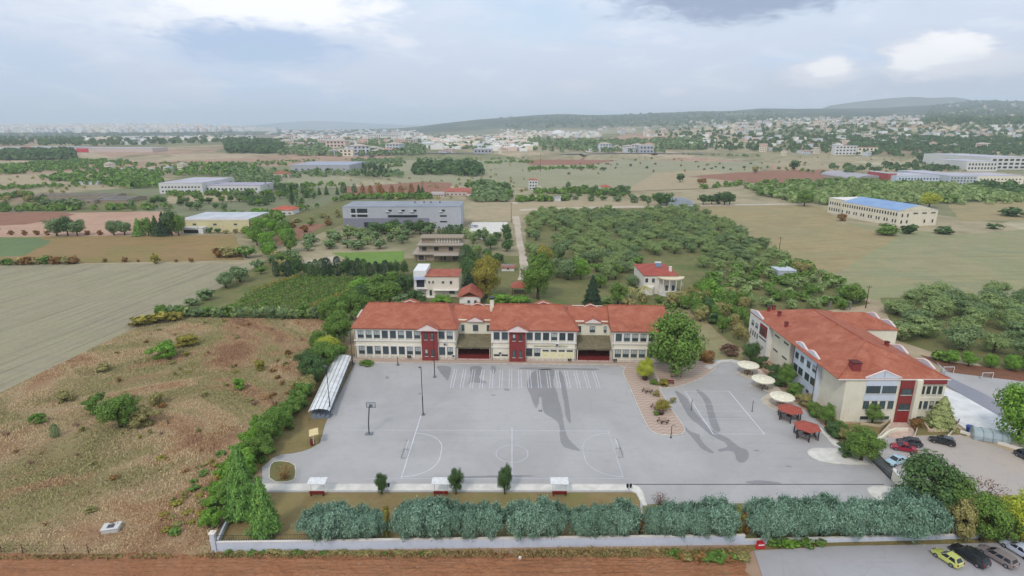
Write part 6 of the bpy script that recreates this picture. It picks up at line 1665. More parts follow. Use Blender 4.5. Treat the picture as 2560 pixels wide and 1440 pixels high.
# covered stand: vaulted translucent sheets over steps
p0 = Vector(G(858, 912)); p1 = Vector(G(800, 1050))
ax = p0 - p1; L = ax.length; sd = tag(root('covered_stand', (p1.x, p1.y, .12), math.atan2(ax.y, ax.x)), 'long spectator stand with whitish translucent vaulted roof on the left', 'stand')
wdt = 4.4; prof = [(-wdt / 2, 2.0), (-wdt * .40, 2.3), (-wdt * .2, 2.55), (0, 2.65), (wdt * .2, 2.55), (wdt * .40, 2.3), (wdt / 2, 2.0)]
shm = M('milky_sheet', S(232, 232, 228), .4, S(212, 210, 204), .6, dirt=.25)
nsh = 9
for s_ in range(nsh):
    x0 = -.3 + (L + .6) * s_ / nsh; x1 = -.3 + (L + .6) * (s_ + 1) / nsh - .05
    mb = MB()
    for k in range(6):
        (ya, za), (yb, zb) = prof[k], prof[k + 1]
        mb.face([(x0, ya, za), (x1, ya, za), (x1, yb, zb), (x0, yb, zb)]); mb.face([(x0, ya, za - .04), (x0, yb, zb - .04), (x1, yb, zb - .04), (x1, ya, za - .04)])
    put('roof_sheet', mb, shm, sd)
for y, z in prof[1:-1]: put('purlin', MB().tube((-.3, y, z + .05), (L + .3, y, z + .05), .05, n=5), M('purlin_grey', S(150, 152, 150), .5), sd)
for k in range(8):
    x = L * k / 7; put('frame', MB().path([(x, -wdt / 2, 0), (x, -wdt / 2, 2.0)] + [(x, y, z - .1) for y, z in prof[1:-1]] + [(x, wdt / 2, 2.0), (x, wdt / 2, 0)], .055, 5), grey_m, sd)
for k in range(4): put('bench_step', MB().box(.3, L - .3, -1.8 + k * .9, -.9 + k * .9 - .004, 0, .3 + .3 * k), M('grey_bench', S(132, 140, 152), .7), sd)

# roofed benches along the walkway
def bench_shelter(px, py, label, rz=0.0, roofm=None, w=3.0):
    X, Y = G(px, py); o = tag(root('bench_shelter', (X, Y, .12), rz), label, 'bench')
    put('roof', slab_roof([(-w / 2, -.55, 2.35), (w / 2, -.55, 2.35), (w / 2, 1.15, 2.55), (-w / 2, 1.15, 2.55)], .1), roofm or white_m, o)
    for x in (-w * .36, w * .36): put('post', MB().tube((x, .1, .3), (x, .1, 2.38), .05, n=6), white_m, o)
    put('seat', MB().box(-w * .40, w * .40, -.45, .05, .42, .52), redpaint, o)
    put('backrest', MB().box(-w * .40, w * .40, -.52, -.453, .55, 1.0), redpaint, o)
    for x in (-w * .34, w * .34): put('leg', MB().box(x - .07, x + .07, -.45, .05, 0, .417), redpaint, o)


bench_shelter(795, 1238, 'white roofed red bench at the left of the walkway')
bench_shelter(1103, 1238, 'white roofed red bench in the middle of the walkway')
bench_shelter(1398, 1238, 'white roofed red bench at the right of the walkway')
bench_shelter(783, 1110, 'cream roofed red bench below the covered stand', math.radians(-70), M('cream_board', S(226, 204, 150), .7), 2.6)


def bins(px, py, label):
    X, Y = G(px, py); o = tag(root('litter_bins', (X, Y, .2)), label, 'bins')
    put('post', MB().tube((0, 0, 0), (0, 0, 1.1), .04, n=6), dark_m, o)
    for s_ in (-1, 1): put('bin', MB().tube((s_ * .28, 0, .55), (s_ * .28, 0, 1.15), .17, .22, n=10), black_m, o)


bins(968, 1226, 'pair of black litter bins near the smallest young tree'); bins(1572, 1228, 'pair of dark litter bins at the walkway bend')
bins(1424, 909, 'pair of dark litter bins at the left of the right entrance'); bins(1537, 910, 'pair of dark litter bins at the right of the right entrance')
bins(1023, 901, 'dark litter bin by the school wall left of the first stair tower')


def round_table(px, py, label, top=None):
    X, Y = G(px, py); o = tag(root('picnic_table', (X, Y, .26)), label, 'table')
    put('table_top', MB().tube((0, 0, .70), (0, 0, .76), .75, n=16), M('table_tan', S(168, 142, 118), .7), o)
    put('pedestal', MB().tube((0, 0, 0), (0, 0, .70), .10, n=8), dark_m, o)
    for k in range(6):
        a = k * 1.0472; x, y = 1.1 * math.cos(a), 1.1 * math.sin(a)
        st = put('stool', MB().tube((x, y, .40), (x, y, .46), .24, n=10), wood_m, o); put('leg', MB().tube((x, y, 0), (x, y, .40), .06, n=6), dark_m, st)


round_table(1618, 982, 'round table with stools nearest the school on the paved tongue'); round_table(1657, 1058, 'round table with stools at the tip of the paved tongue'); round_table(1640, 1022, 'round table with stools beside the small potted tree')


def parasol(px, py, label):
    X, Y = G(px, py); o = tag(root('parasol', (X, Y, .22)), label, 'parasol'); n = 12
    mb = MB(); rr = 2.6
    for k in range(n):
        a0, a1 = 2 * math.pi * k / n, 2 * math.pi * (k + 1) / n
        mb.face([(0, 0, 3.05), (rr * math.cos(a0), rr * math.sin(a0), 2.42), (rr * math.cos(a1), rr * math.sin(a1), 2.42)])
        mb.face([(rr * math.cos(a0), rr * math.sin(a0), 2.42), (rr * math.cos(a0), rr * math.sin(a0), 2.22), (rr * math.cos(a1), rr * math.sin(a1), 2.22), (rr * math.cos(a1), rr * math.sin(a1), 2.42)])
    put('canopy', mb, M('ivory_canopy', S(238, 230, 204), .7), o)
    for k in range(n):
        a0 = 2 * math.pi * k / n; put('rib', MB().tube((0, 0, 3.07), (rr * math.cos(a0), rr * math.sin(a0), 2.44), .022, n=4), M('pale_rib', S(216, 206, 180), .6), o)
    put('pole', MB().tube((0, 0, 0), (0, 0, 3.15), .07, n=8), white_m, o)
    for k in range(4):
        a = k * 1.5708 + .4; put('post', MB().tube((1.3 * math.cos(a), 1.3 * math.sin(a), 0), (1.3 * math.cos(a), 1.3 * math.sin(a), 2.5), .04, n=5), white_m, o)
    return o


for px, py, lb, lb2 in ((1868, 936, 'white parasol farthest up the terrace', 'round dark table with stools under the farthest parasol'), (1905, 973, 'white parasol in the middle of the terrace', 'round dark table with stools under the middle parasol'), (1952, 1018, 'white parasol next to the red gazebos', 'round dark table with stools under the nearest parasol')):
    parasol(px, py, lb); round_table(px + 1, py + 1, lb2)


def gazebo(px, py, label, rz):
    X, Y = G(px, py); o = tag(root('gazebo', (X, Y, .12), rz), label, 'gazebo'); n = 6; r = 2.35
    P = [(r * math.cos(k * math.pi / 3), r * math.sin(k * math.pi / 3)) for k in range(n)]
    for k in range(n):
        a, b = P[k], P[(k + 1) % n]
        put('roof_panel', slab_roof([(a[0] * 1.12, a[1] * 1.12, 2.25), (b[0] * 1.12, b[1] * 1.12, 2.25), (0, 0, 3.05)], .07), TILE('gazebo_red', S(158, 74, 62), S(174, 88, 72), S(186, 104, 88)), o)
        put('post', MB().box(a[0] * .95 - .08, a[0] * .95 + .08, a[1] * .95 - .08, a[1] * .95 + .08, 0, 2.3), dark_m, o)
        put('beam', MB().tube((a[0], a[1], 2.2), (b[0], b[1], 2.2), .06, n=5), dark_m, o)
        if k != 4:
            pa, pb = Vector((*a, 0)) * .8, Vector((*b, 0)) * .8; m_ = MB()
            for s_ in (0, 1): q = (pa, pb)[s_]; m_.box(q.x - .06, q.x + .06, q.y - .06, q.y + .06, 0, .45)
            d = (pb - pa).normalized(); nn = Vector((-d.y, d.x, 0)) * .2
            m_.face([pa - nn + Vector((0, 0, .48)), pb - nn + Vector((0, 0, .48)), pb + nn + Vector((0, 0, .48)), pa + nn + Vector((0, 0, .48))])
            put('bench', m_, wood_m, o)
    put('table', MB().tube((0, 0, .7), (0, 0, .76), .6, n=12).tube((0, 0, 0), (0, 0, .7), .08, n=6), wood_m, o)


gazebo(1972, 1048, 'red roofed hexagonal gazebo next to the parasols', .2); gazebo(2014, 1093, 'red roofed hexagonal gazebo nearest the white paved island', .3)
# benches under the big tree
X, Y = G(1690, 945); o = tag(root('park_bench', (X, Y, .24), .1), 'wooden bench under the very large tree', 'bench'); put('seat', MB().box(-1.4, 1.4, -.2, .25, .42, .5), M('pale_bench_wood', S(170, 150, 126), .7), o); put('backrest', MB().box(-1.4, 1.4, .25, .31, .55, .95), MATS['pale_bench_wood'], o)
for x in (-1.1, 1.1): put('leg', MB().box(x - .06, x + .06, -.18, .22, 0, .417), dark_m, o)
X, Y = G(1675, 962); o = tag(root('park_bench', (X, Y, .24), -.1), 'dark red bench on the plaza in front of the very large tree', 'bench'); put('seat', MB().box(-.9, .9, -.2, .25, .42, .5), redpaint, o); put('backrest', MB().box(-.9, .9, .25, .31, .55, .9), redpaint, o)
for x in (-.7, .7): put('leg', MB().box(x - .06, x + .06, -.18, .22, 0, .417), dark_m, o)
for px, py, lb in ((1612, 952, 'dark planter pot of the yellow green tree'), (1652, 1038, 'dark planter pot of the small tree among the tables')):
    X, Y = G(px, py); o = tag(root('planter', (X, Y, .25)), lb, 'planter'); put('pot', MB().tube((0, 0, 0), (0, 0, .7), .5, .65, n=12), M('dark_pot', S(64, 46, 42), .7), o); put('rim', MB().tube((0, 0, .7), (0, 0, .78), .7, n=12), M('pot_rim', S(92, 70, 62), .7), o)

# ------------------------------------------------------------------ walls, fences, gate
bluew = WALL('pale_blue_white_wall', S(206, 210, 220), .3)
WA, WB = Vector((-43.3, 69.6)), Vector((34.2, 71.0))
d = WB - WA; fw = tag(root('front_wall', (WA.x, WA.y, 0), math.atan2(d.y, d.x)), 'long pale white boundary wall along the red soil', 'wall'); L = d.length
put('wall_body', MB().box(.6, L, 0, .35, -.2, 1.5), bluew, fw); put('coping', MB().box(.6, L + .05, -.05, .40, 1.503, 1.6), offw, fw)
pl = put('pillar', MB().box(-.1, .55, -.15, .5, -.2, 3.0), bluew, fw); put('cap', MB().box(-.2, .65, -.25, .6, 3.003, 3.15).tube((.22, .18, 3.15), (.22, .18, 3.35), .22, n=10), offw, pl)
rail = MB()
for z in (1.75, 2.55): rail.tube((.6, .18, z), (20, .18, z), .025, n=4)
for k in range(int(19.4 / .35)): rail.tube((.7 + k * .35, .18, 1.6), (.7 + k * .35, .18, 2.65), .016, n=4)
put('railing', rail, dark_m, fw)
d2 = Vector((70, 72.2)) - WB; rw = tag(root('front_wall', (WB.x, WB.y, 0), math.atan2(d2.y, d2.x)), 'low white kerb wall under the hedge on the right', 'wall'); put('wall_body', MB().box(0, d2.length, 0, .3, -.1, .75), bluew, rw); put('coping', MB().box(0, d2.length, -.04, .34, .753, .82), offw, rw)
A_, B_ = Vector(G(533, 1375)), Vector(G(575, 1285)); d = B_ - A_; lw = tag(root('side_wall', (A_.x + .4, A_.y + .5, 0), math.atan2(d.y, d.x)), 'short white side wall with iron fence at the left corner', 'wall')
put('wall_body', MB().box(0, d.length, 0, .25, 0, .9), bluew, lw); rail = MB()
for k in range(int(d.length / .4)): rail.tube((k * .4 + .2, .12, .9), (k * .4 + .2, .12, 2.0), .016, n=4)
rail.tube((0, .12, 1.95), (d.length, .12, 1.95), .025, n=4); put('railing', rail, dark_m, lw)
X, Y = G(548, 1310); o = tag(root('fence_post', (X, Y, 0)), 'tall dark fence post behind the corner pillar', 'post'); put('pole', MB().tube((0, 0, 0), (0, 0, 3.8), .06, n=6), dark_m, o); put('cap', MB().tube((0, 0, 3.8), (0, 0, 3.95), .1, n=6), grey_m, o)
A_, B_ = Vector(G(742, 1012)), Vector(G(795, 940)); d = B_ - A_; lw = tag(root('side_wall', (A_.x, A_.y, 0), math.atan2(d.y, d.x)), 'low pale wall behind the covered stand', 'wall'); put('wall_body', MB().box(0, d.length, 0, .25, 0, .9), concr, lw); put('coping', MB().box(0, d.length, -.04, .29, .903, .98), offw, lw)
# wire fence at the far left bottom
for px in (5, 58, 165, 222):
    X, Y = G(px, 1384); o = tag(root('fence_post', (X, Y, 0)), 'rusty post of the old wire fence at the bottom left', 'post', 'rusty wire fence posts'); put('post', MB().tube((0, 0, 0), (0, 0, 1.7), .05, n=6), M('rust', S(96, 56, 46), .8), o); put('stay', MB().tube((0, .6, 0), (0, 0, 1.2), .03, n=5), MATS['rust'], o)
X, Y = G(5, 1384); X2, _ = G(222, 1384); o = tag(root('wire_fence', (X, Y, 0)), 'sagging wire strands between the rusty posts', 'fence')
for z in (.5, 1.0, 1.5): put('wire', MB().path([(0, -.07, z), ((X2 - X) * .3, -.07, z - .06), ((X2 - X) * .6, -.07, z - .02), (X2 - X, -.07, z)], .012, 4), MATS['rust'], o)
# concrete box in the lot
X, Y = G(280, 1326); o = tag(root('concrete_box', (X, Y, 0), .25), 'square white concrete manhole box in the weedy lot', 'manhole'); put('body', MB().box(-1.1, 1.1, -.8, .8, 0, .7), WALL('weathered_white', S(206, 202, 196), .5), o, bevel=.05); put('rim', MB().box(-1.2, 1.2, -.9, -.5, .703, .82).box(-1.2, 1.2, .5, .9, .703, .82).box(-1.2, -.5, -.497, .497, .703, .82).box(.5, 1.2, -.497, .497, .703, .82), MATS['weathered_white'], o); put('hatch', MB().box(-.45, .45, -.45, .45, .703, .76), M('hatch_dark', S(86, 84, 92), .7), o)
# sliding gate and wall at the right
A_, B_ = Vector(G(2176, 1150)), Vector(G(2226, 1200)); d = B_ - A_; gt = tag(root('sliding_gate', (A_.x, A_.y, .1), math.atan2(d.y, d.x)), 'dark grey sliding gate between the yard and the car park', 'gate')
put('gate_frame', MB().box(0, d.length, -.05, .05, .08, .2).box(0, d.length, -.05, .05, 2.2, 2.32).box(0, .12, -.05, .05, .203, 2.197).box(d.length - .12, d.length, -.05, .05, .203, 2.197), dark_m, gt)
nb_ = int(d.length / .22)
for k in range(nb_): put('bar', MB().box(.2 + k * (d.length - .4) / nb_, .2 + k * (d.length - .4) / nb_ + .12, -.02, .02, .2, 2.2), M('gate_grey', S(84, 92, 94), .6), gt)
put('track', MB().box(-1, d.length + 4.5, -.08, .08, 0, .05), dark_m, gt)
A_, B_ = Vector(G(2222, 1196)), Vector(G(2246, 1226)); d = B_ - A_; gw = tag(root('gate_wall', (A_.x, A_.y, 0), math.atan2(d.y, d.x)), 'cream wall beside the sliding gate', 'wall'); put('wall_body', MB().box(.4, d.length + 1, .1, .5, 0, 2.1), cream, gw); put('coping', MB().box(.3, d.length + 1.1, 0, .6, 2.103, 2.22), offw, gw)


def low_wall(name, label, pts, h, t=.3, mat=None, rail=False):
    P = [Vector(G(*p)) for p in pts]; o = tag(root(name, (P[0].x, P[0].y, 0)), label, 'wall')
    for k in range(len(P) - 1):
        a, b = P[k] - P[0], P[k + 1] - P[0]; d = (b - a).normalized(); n = Vector((-d.y, d.x)) * t / 2
        put('wall_body', MB().prism([(a - n)[:], (b - n)[:], (b + n)[:], (a + n)[:]], -.02 - .01 * k, h - .004 * k), mat or offw, o)
        if rail:
            rm = MB(); L = (b - a).length; m_ = max(2, int(L / .4))
            for q in range(m_ + 1): c = a + (b - a) * q / m_; rm.tube((c.x, c.y, h), (c.x, c.y, h + 1.0), .025, n=4)
            rm.tube((a.x, a.y, h + 1.0), (b.x, b.y, h + 1.0), .035, n=5); put('railing', rm, wood_m, o)


low_wall('entrance_wall', 'cream curved wall left of the entrance path', [(2190, 1104), (2205, 1098), (2222, 1084), (2240, 1078), (2268, 1078)], .7, .45, cream)
low_wall('entrance_fence', 'railed wall at the left of the entrance path', [(2196, 1094), (2224, 1064)], .5, .25, cream, True)
low_wall('entrance_fence', 'railed wall at the right of the entrance path', [(2284, 1096), (2292, 1072)], .5, .25, cream, True)
low_wall('entrance_fence', 'dark railed fence at the corner by the white apron', [(2370, 1092), (2396, 1062)], .5, .25, cream, True)
low_wall('planter_wall', 'round edged planter around the pale cedar', [(2310, 1062), (2322, 1080), (2370, 1080), (2392, 1066), (2370, 1056)], .6, .35, WALL('pink_stone', S(206, 178, 158), .4))
low_wall('car_park_wall', 'low white wall along the upper car park', [(2400, 1082), (2470, 1102), (2560, 1128), (2640, 1150)], .55, .4)
low_wall('bed_wall', 'low stone edge of the planting bed before the annex', [(2150, 1062), (2200, 1068), (2222, 1058)], .5, .35, WALL('tan_stone', S(196, 178, 146), .4))
X, Y = G(2423, 1082); o = tag(root('waste_bin', (X, Y, .1)), 'blue waste container at the foot of the white apron', 'waste bin'); put('body', MB().tube((0, 0, .15), (0, 0, 1.3), .55, .75, n=12), M('blue_plastic', S(38, 58, 132), .5), o); put('lid', MB().tube((0, 0, 1.303), (0, 0, 1.42), .8, .7, n=12), M('blue_lid', S(48, 70, 148), .5), o)
# plastic covered tunnel
X, Y = G(2432, 1100); o = tag(root('plastic_tunnel', (X, Y, .1), math.radians(-22)), 'low tunnel of grey translucent plastic sheeting beside the car park', 'tunnel')
put('sheet', MB().xprism([(0, 0), (0, .9), (.6, 1.7), (1.6, 2.0), (2.6, 1.7), (3.2, .9), (3.2, 0)], 0, 6.2), M('grey_plastic', S(168, 178, 176), .3, S(150, 166, 174), 1.0), o)
for k in range(5): put('hoop', MB().path([(k * 1.5 + .1, -.03, 0), (k * 1.5 + .1, -.03, .92), (k * 1.5 + .1, .58, 1.75), (k * 1.5 + .1, 1.6, 2.05), (k * 1.5 + .1, 2.62, 1.75), (k * 1.5 + .1, 3.23, .92)], .04, 5), grey_m, o)
X, Y = G(2530, 1120); o = tag(root('pallet_stack', (X, Y, .1), math.radians(-20)), 'stack of pale boards beside the low white wall at the right', 'boards')
for k in range(5): put('board', MB().box(0, 4.2, .1 * k, 1.6 - .1 * k, .22 * k, .22 * k + .17), M('pale_boards', S(186, 176, 160), .8), o)
# red barrier and white stone
X, Y = G(1900, 1370); o = tag(root('barrier', (X, Y, .05), .1), 'red plastic barrier by the hedge at the lower car park', 'barrier'); put('body', MB().yprism([(-.65, 0), (.65, 0), (.45, .35), (.42, 1.0), (-.42, 1.0), (-.45, .35)], -.25, .25), M('red_plastic', S(196, 40, 50), .5), o, bevel=.06); put('stripe', MB().box(-.46, .46, -.256, -.252, .55, .75), white_m, o)
X, Y = G(1300, 1398); o = tag(put('stone', MB().prism([(-.22, -.15), (.1, -.2), (.25, 0), (.12, .2), (-.18, .15)], 0, .32), M('white_stone', S(226, 222, 214), .8), None, (X, Y, .12), bevel=.05), 'small white block lying on the red soil', 'stone')

# utility poles across the fields
for px, py, top, lb in ((1946, 640, 592, 'utility pole at the far right edge of the olive grove'), (2164, 770, 714, 'utility pole behind the second school building'), (1821, 576, 545, 'utility pole standing in the tan field beside the grove'), (1278, 556, 508, 'utility pole at the top of the dirt track'), (1351, 430, 385, 'tall utility pole in the far fields')):
    X, Y = G(px, py); h = AY(px, top, Y)[1]; o = tag(root('utility_pole', (X, Y, 0)), lb, 'pole'); put('pole', MB().tube((0, 0, 0), (0, 0, h), .16 + h * .004, .10, n=7), wood_m, o); put('crossarm', MB().box(-.9, .9, -.08, .08, h - .6, h - .45), wood_m, o); put('insulator', MB().tube((-.7, 0, h - .45), (-.7, 0, h - .2), .06, n=6).tube((.7, 0, h - .45), (.7, 0, h - .2), .06, n=6), grey_m, o)

# ------------------------------------------------------------------ cars
def carpaint(name, col):
    if name in MATS: return MATS[name]
    m, T2, b = principled(name); T2.put(b.inputs['Base Color'], col); b.inputs['Roughness'].default_value = .28; b.inputs['Coat Weight'].default_value = .6; b.inputs['Specular IOR Level'].default_value = .5
    MATS[name] = m; return m


def loft(secs):
    """secs: list of cross sections (lists of 3D points, same count, open profile mirrored outside)"""
    mb = MB(); n = len(secs[0])
    for s in secs: mb.v += s
    for i in range(len(secs) - 1):
        for k in range(n):
            k2 = (k + 1) % n; mb.f.append((i * n + k, i * n + k2, (i + 1) * n + k2, (i + 1) * n + k)); mb.mi.append(0)
    mb.f.append(tuple(range(n - 1, -1, -1))); mb.mi.append(0); b0 = (len(secs) - 1) * n; mb.f.append(tuple(range(b0, b0 + n))); mb.mi.append(0)
    return mb


def car(loc, rz, paint, label, kind='hatch', L=4.1, W=1.72, H=1.48):
    """local +x is the front"""
    o = tag(root('parked_car', loc, rz), label, 'car')
    l2 = L / 2; bl = .92 if kind != 'suv' else 1.0           # belt height
    def sec(x, w, z0, z1, r=.12):
        w /= 2; return [(x, -w + r, z0), (x, w - r, z0), (x, w, z0 + r), (x, w * 1.0, (z0 + z1) / 2), (x, w - .05, z1 - .05), (x, w - .18, z1), (x, -w + .18, z1), (x, -w + .05, z1 - .05), (x, -w, (z0 + z1) / 2), (x, -w, z0 + r)]
    hood = bl - .06
    body = loft([sec(-l2, W * .86, .34, bl - .12), sec(-l2 + .14, W * .97, .22, bl), sec(-l2 + .9, W, .20, bl + .02), sec(.0, W, .20, bl), sec(l2 - 1.25, W, .20, bl - .02), sec(l2 - .7, W * .98, .20, hood - .06), sec(l2 - .16, W * .94, .24, hood - .18), sec(l2, W * .80, .34, hood - .34)])
    put('body', body, paint, o, bevel=.03, smooth=True)
    rear = {'hatch': -l2 + .12, 'wagon': -l2 + .14, 'suv': -l2 + .14, 'sedan': -l2 + .75}[kind]
    rtop = {'hatch': -l2 + .55, 'wagon': -l2 + .42, 'suv': -l2 + .40, 'sedan': -l2 + 1.45}[kind]
    fb, ft = l2 - 1.12, l2 - 1.95
    wb, wt = W * .92 / 2, W * .72 / 2; zb, zt = bl - .03, H
    cab = MB(); B4 = [(rear, -wb, zb), (fb, -wb, zb), (fb, wb, zb), (rear, wb, zb)]; T4 = [(rtop, -wt, zt - .04), (ft, -wt, zt - .03), (ft, wt, zt - .03), (rtop, wt, zt - .04)]
    mid = [(-.1, -wt, zt + .02), (-.1, wt, zt + .02)]
    cab.face(B4[::-1]); cab.face([T4[0], mid[0], mid[1], T4[3]]); cab.face([mid[0], T4[1], T4[2], mid[1]])
    cab.face([B4[0], B4[1], T4[1], mid[0], T4[0]]); cab.face([B4[2], B4[3], T4[3], mid[1], T4[2]]); cab.face([B4[1], B4[2], T4[2], T4[1]]); cab.face([B4[3], B4[0], T4[0], T4[3]])
    cb = put('cabin', cab, paint, o)
    gl = GLASS('car_glass', (.012, .014, .018, 1), .05)
    def panel(name, q, f=.86, off=.012):
        c = sum((Vector(p) for p in q), Vector()) / len(q); nrm = (Vector(q[1]) - Vector(q[0])).cross(Vector(q[2]) - Vector(q[0])).normalized()
        if nrm.dot(c - Vector((0, 0, .8))) < 0: nrm = -nrm
        put(name, MB().face([c + (Vector(p) - c) * f + nrm * off for p in q]), gl, o)
    panel('windscreen', [B4[1], B4[2], T4[2], T4[1]]); panel('rear_window', [B4[3], B4[0], T4[0], T4[3]], .78)
    for s_ in (-1, 1):
        lo = lambda x: (x, s_ * wb, zb + .02); n_ = 3 if kind in ('wagon', 'suv') else 2
        xs0 = [rear + .12 + (fb - rear - .12) * k / n_ for k in range(n_ + 1)]; xs1 = [rtop + .05 + (ft - rtop - .05) * k / n_ for k in range(n_ + 1)]
        for k in range(n_): panel('side_window', [(xs0[k], s_ * wb, zb), (xs0[k + 1], s_ * wb, zb), (xs1[k + 1], s_ * wt, zt - .03), (xs1[k], s_ * wt, zt - .03)], .84, .02)
        put('mirror', MB().box(fb - .35, fb - .17, s_ * W / 2 - .02 if s_ > 0 else s_ * W / 2 - .16, s_ * W / 2 + .16 if s_ > 0 else s_ * W / 2 + .02, bl + .02, bl + .16), paint, o, bevel=.02)
        put('headlight', MB().box(l2 - .26, l2 - .05, s_ * W * .33 - .17, s_ * W * .33 + .17, hood - .40, hood - .24), M('clear_lamp', S(206, 208, 212), .15), o)
        put('tail_light', MB().box(-l2 - .015, -l2 + .13, s_ * W * .38 - .10, s_ * W * .38 + .10, bl - .34, bl - .06), M('red_lamp', S(150, 18, 22), .25), o)
        for x in (-l2 + .78, l2 - .82):
            wn = put('wheel', MB().tube((x, s_ * (W / 2 - .2), .32), (x, s_ * (W / 2 + .015), .32), .32, n=18), M('tyre_rubber', S(30, 30, 32), .8), o)
            put('rim', MB().tube((x, s_ * (W / 2 + .016), .32), (x, s_ * (W / 2 + .03), .32), .2, n=12), M('alloy', S(150, 152, 156), .35, metal=.6), wn)
    put('bumper', MB().box(-l2 - .05, -l2 + .12, -W * .43, W * .43, .36, .56), paint, o, bevel=.04)
    put('number_plate', MB().box(-l2 - .065, -l2 - .052, -.26, .26, .58, .69), white_m, o)
    put('grille', MB().box(l2 - .10, l2 + .02, -W * .24, W * .24, .42, .60), black_m, o)
    return o


def car_at(fx, fy, bx, by, *a, **k):
    A_, B_ = Vector(G(fx, fy)), Vector(G(bx, by)); d = A_ - B_; c = (A_ + B_) / 2
    return car((c.x, c.y, .11), math.atan2(d.y, d.x), *a, **k)


car_at(2340, 1386, 2392, 1420, carpaint('lime_paint', S(196, 200, 108)), 'lime yellow hatchback parked at the left of the lower row', 'hatch', 3.7, 1.65, 1.48)
car_at(2388, 1377, 2455, 1419, carpaint('black_paint', S(34, 36, 40)), 'black estate car beside the lime hatchback', 'suv', 4.7, 1.85, 1.66)
car_at(2455, 1378, 2528, 1421, carpaint('taupe_paint', S(134, 122, 120)), 'grey brown estate car third in the lower row', 'wagon', 4.6, 1.76, 1.46)
car_at(2510, 1362, 2580, 1404, carpaint('silver_paint', S(188, 194, 208)), 'silver saloon at the right end of the lower row', 'sedan', 4.4, 1.74, 1.44)
car_at(2590, 1375, 2660, 1418, carpaint('navy_paint', S(40, 46, 70)), 'dark blue car cut off at the right edge of the lower row', 'sedan', 4.4, 1.74, 1.44)
car_at(2226, 1120, 2288, 1132, carpaint('red_paint', S(150, 24, 52)), 'dark red car parked in the upper car park', 'sedan', 4.2, 1.74, 1.44)
car_at(2238, 1108, 2306, 1118, carpaint('graphite_paint', S(58, 60, 66)), 'graphite car parked behind the dark red one', 'hatch', 4.2, 1.75, 1.5)
car_at(2324, 1102, 2384, 1116, carpaint('black_paint', S(34, 36, 40)), 'black car parked alone by the cedar planter', 'hatch', 4.2, 1.75, 1.5)
car_at(2215, 1166, 2262, 1152, carpaint('pale_blue_paint', S(168, 196, 206)), 'pale blue car half hidden behind the massive dark tree', 'sedan', 4.3, 1.72, 1.42)
car_at(2585, 1160, 2552, 1142, carpaint('graphite_paint', S(58, 60, 66)), 'dark car just entering at the right edge of the upper car park', 'hatch', 4.2, 1.75, 1.5)
for k, px in enumerate((1166, 1177)): car_at(px, 566, px + 22, 570, carpaint('silver_paint', S(188, 194, 208)) if k else carpaint('white_car_paint', S(220, 222, 226)), ('white' if not k else 'silver') + ' car parked at the right end of the grey modern block', 'hatch')

# ------------------------------------------------------------------ far town, campus and woods
def far_house_mesh(v):
    rs = random.Random(900 + v); w, d, h = rs.uniform(9, 16), rs.uniform(9, 13), rs.choice([4, 6.5, 7, 9.5, 10])
    mb = MB(); mb.box(-w / 2, w / 2, -d / 2, d / 2, -4, h); mb.cur = 1
    if v % 3: 
        r = hip(-w / 2, w / 2, -d / 2, d / 2, h, h + 2.2, .4); i = len(mb.v); mb.v += r.v; mb.f += [tuple(q + i for q in f) for f in r.f]; mb.mi += [1] * len(r.f)
    else:
        mb.box(-w / 2 - .2, w / 2 + .2, -d / 2 - .2, d / 2 + .2, h + .003, h + .5); mb.box(-1.5, 1.5, -1.5, 1.5, h + .503, h + 2.4)
    mb.cur = 2
    for z in np.arange(1.2, h - 1.5, 3.0):
        for x in np.arange(-w / 2 + 1.5, w / 2 - 1.0, 2.8): mb.box(x, x + 1.4, -d / 2 - .06, -d / 2 - .003, z, z + 1.5)
    me = mb.mesh('far_house')
    wl = [WALL('town_white', S(236, 232, 226), .2), WALL('town_cream', S(228, 214, 190), .2), WALL('town_pink', S(222, 196, 182), .2), WALL('town_grey', S(206, 208, 212), .2)][v % 4]
    rf_ = [M('town_flat_roof', S(206, 202, 198), .8), TILE('town_tiles', S(172, 124, 106), S(184, 140, 122), S(194, 156, 140)), M('town_pale_roof', S(190, 176, 164), .8)][v % 3]
    for m in (wl, rf_, glassb): me.materials.append(m)
    return me


FH = [far_house_mesh(v) for v in range(12)]


def house_scatter(pxpoly, n, label, group, seed, s=(.8, 1.3), name='house', cat='house', big=None):
    rs = random.Random(seed); x0, x1 = min(p[0] for p in pxpoly), max(p[0] for p in pxpoly); y0, y1 = min(p[1] for p in pxpoly), max(p[1] for p in pxpoly); k = 0; tr = 0
    while k < n and tr < n * 40:
        tr += 1; p = (rs.uniform(x0, x1), rs.uniform(y0, y1))
        if not in_poly(p, pxpoly): continue
        X, Y, Z = GT(*p)
        o = bpy.data.objects.new(name, rs.choice(FH)); sc.collection.objects.link(o); q = rs.uniform(*s)
        o.location = (X, Y, Z); o.rotation_euler = (0, 0, rs.uniform(-.6, .6)); o.scale = (q * (big or 1), q, q * rs.uniform(.8, 1.2)); tag(o, label, cat, group); k += 1


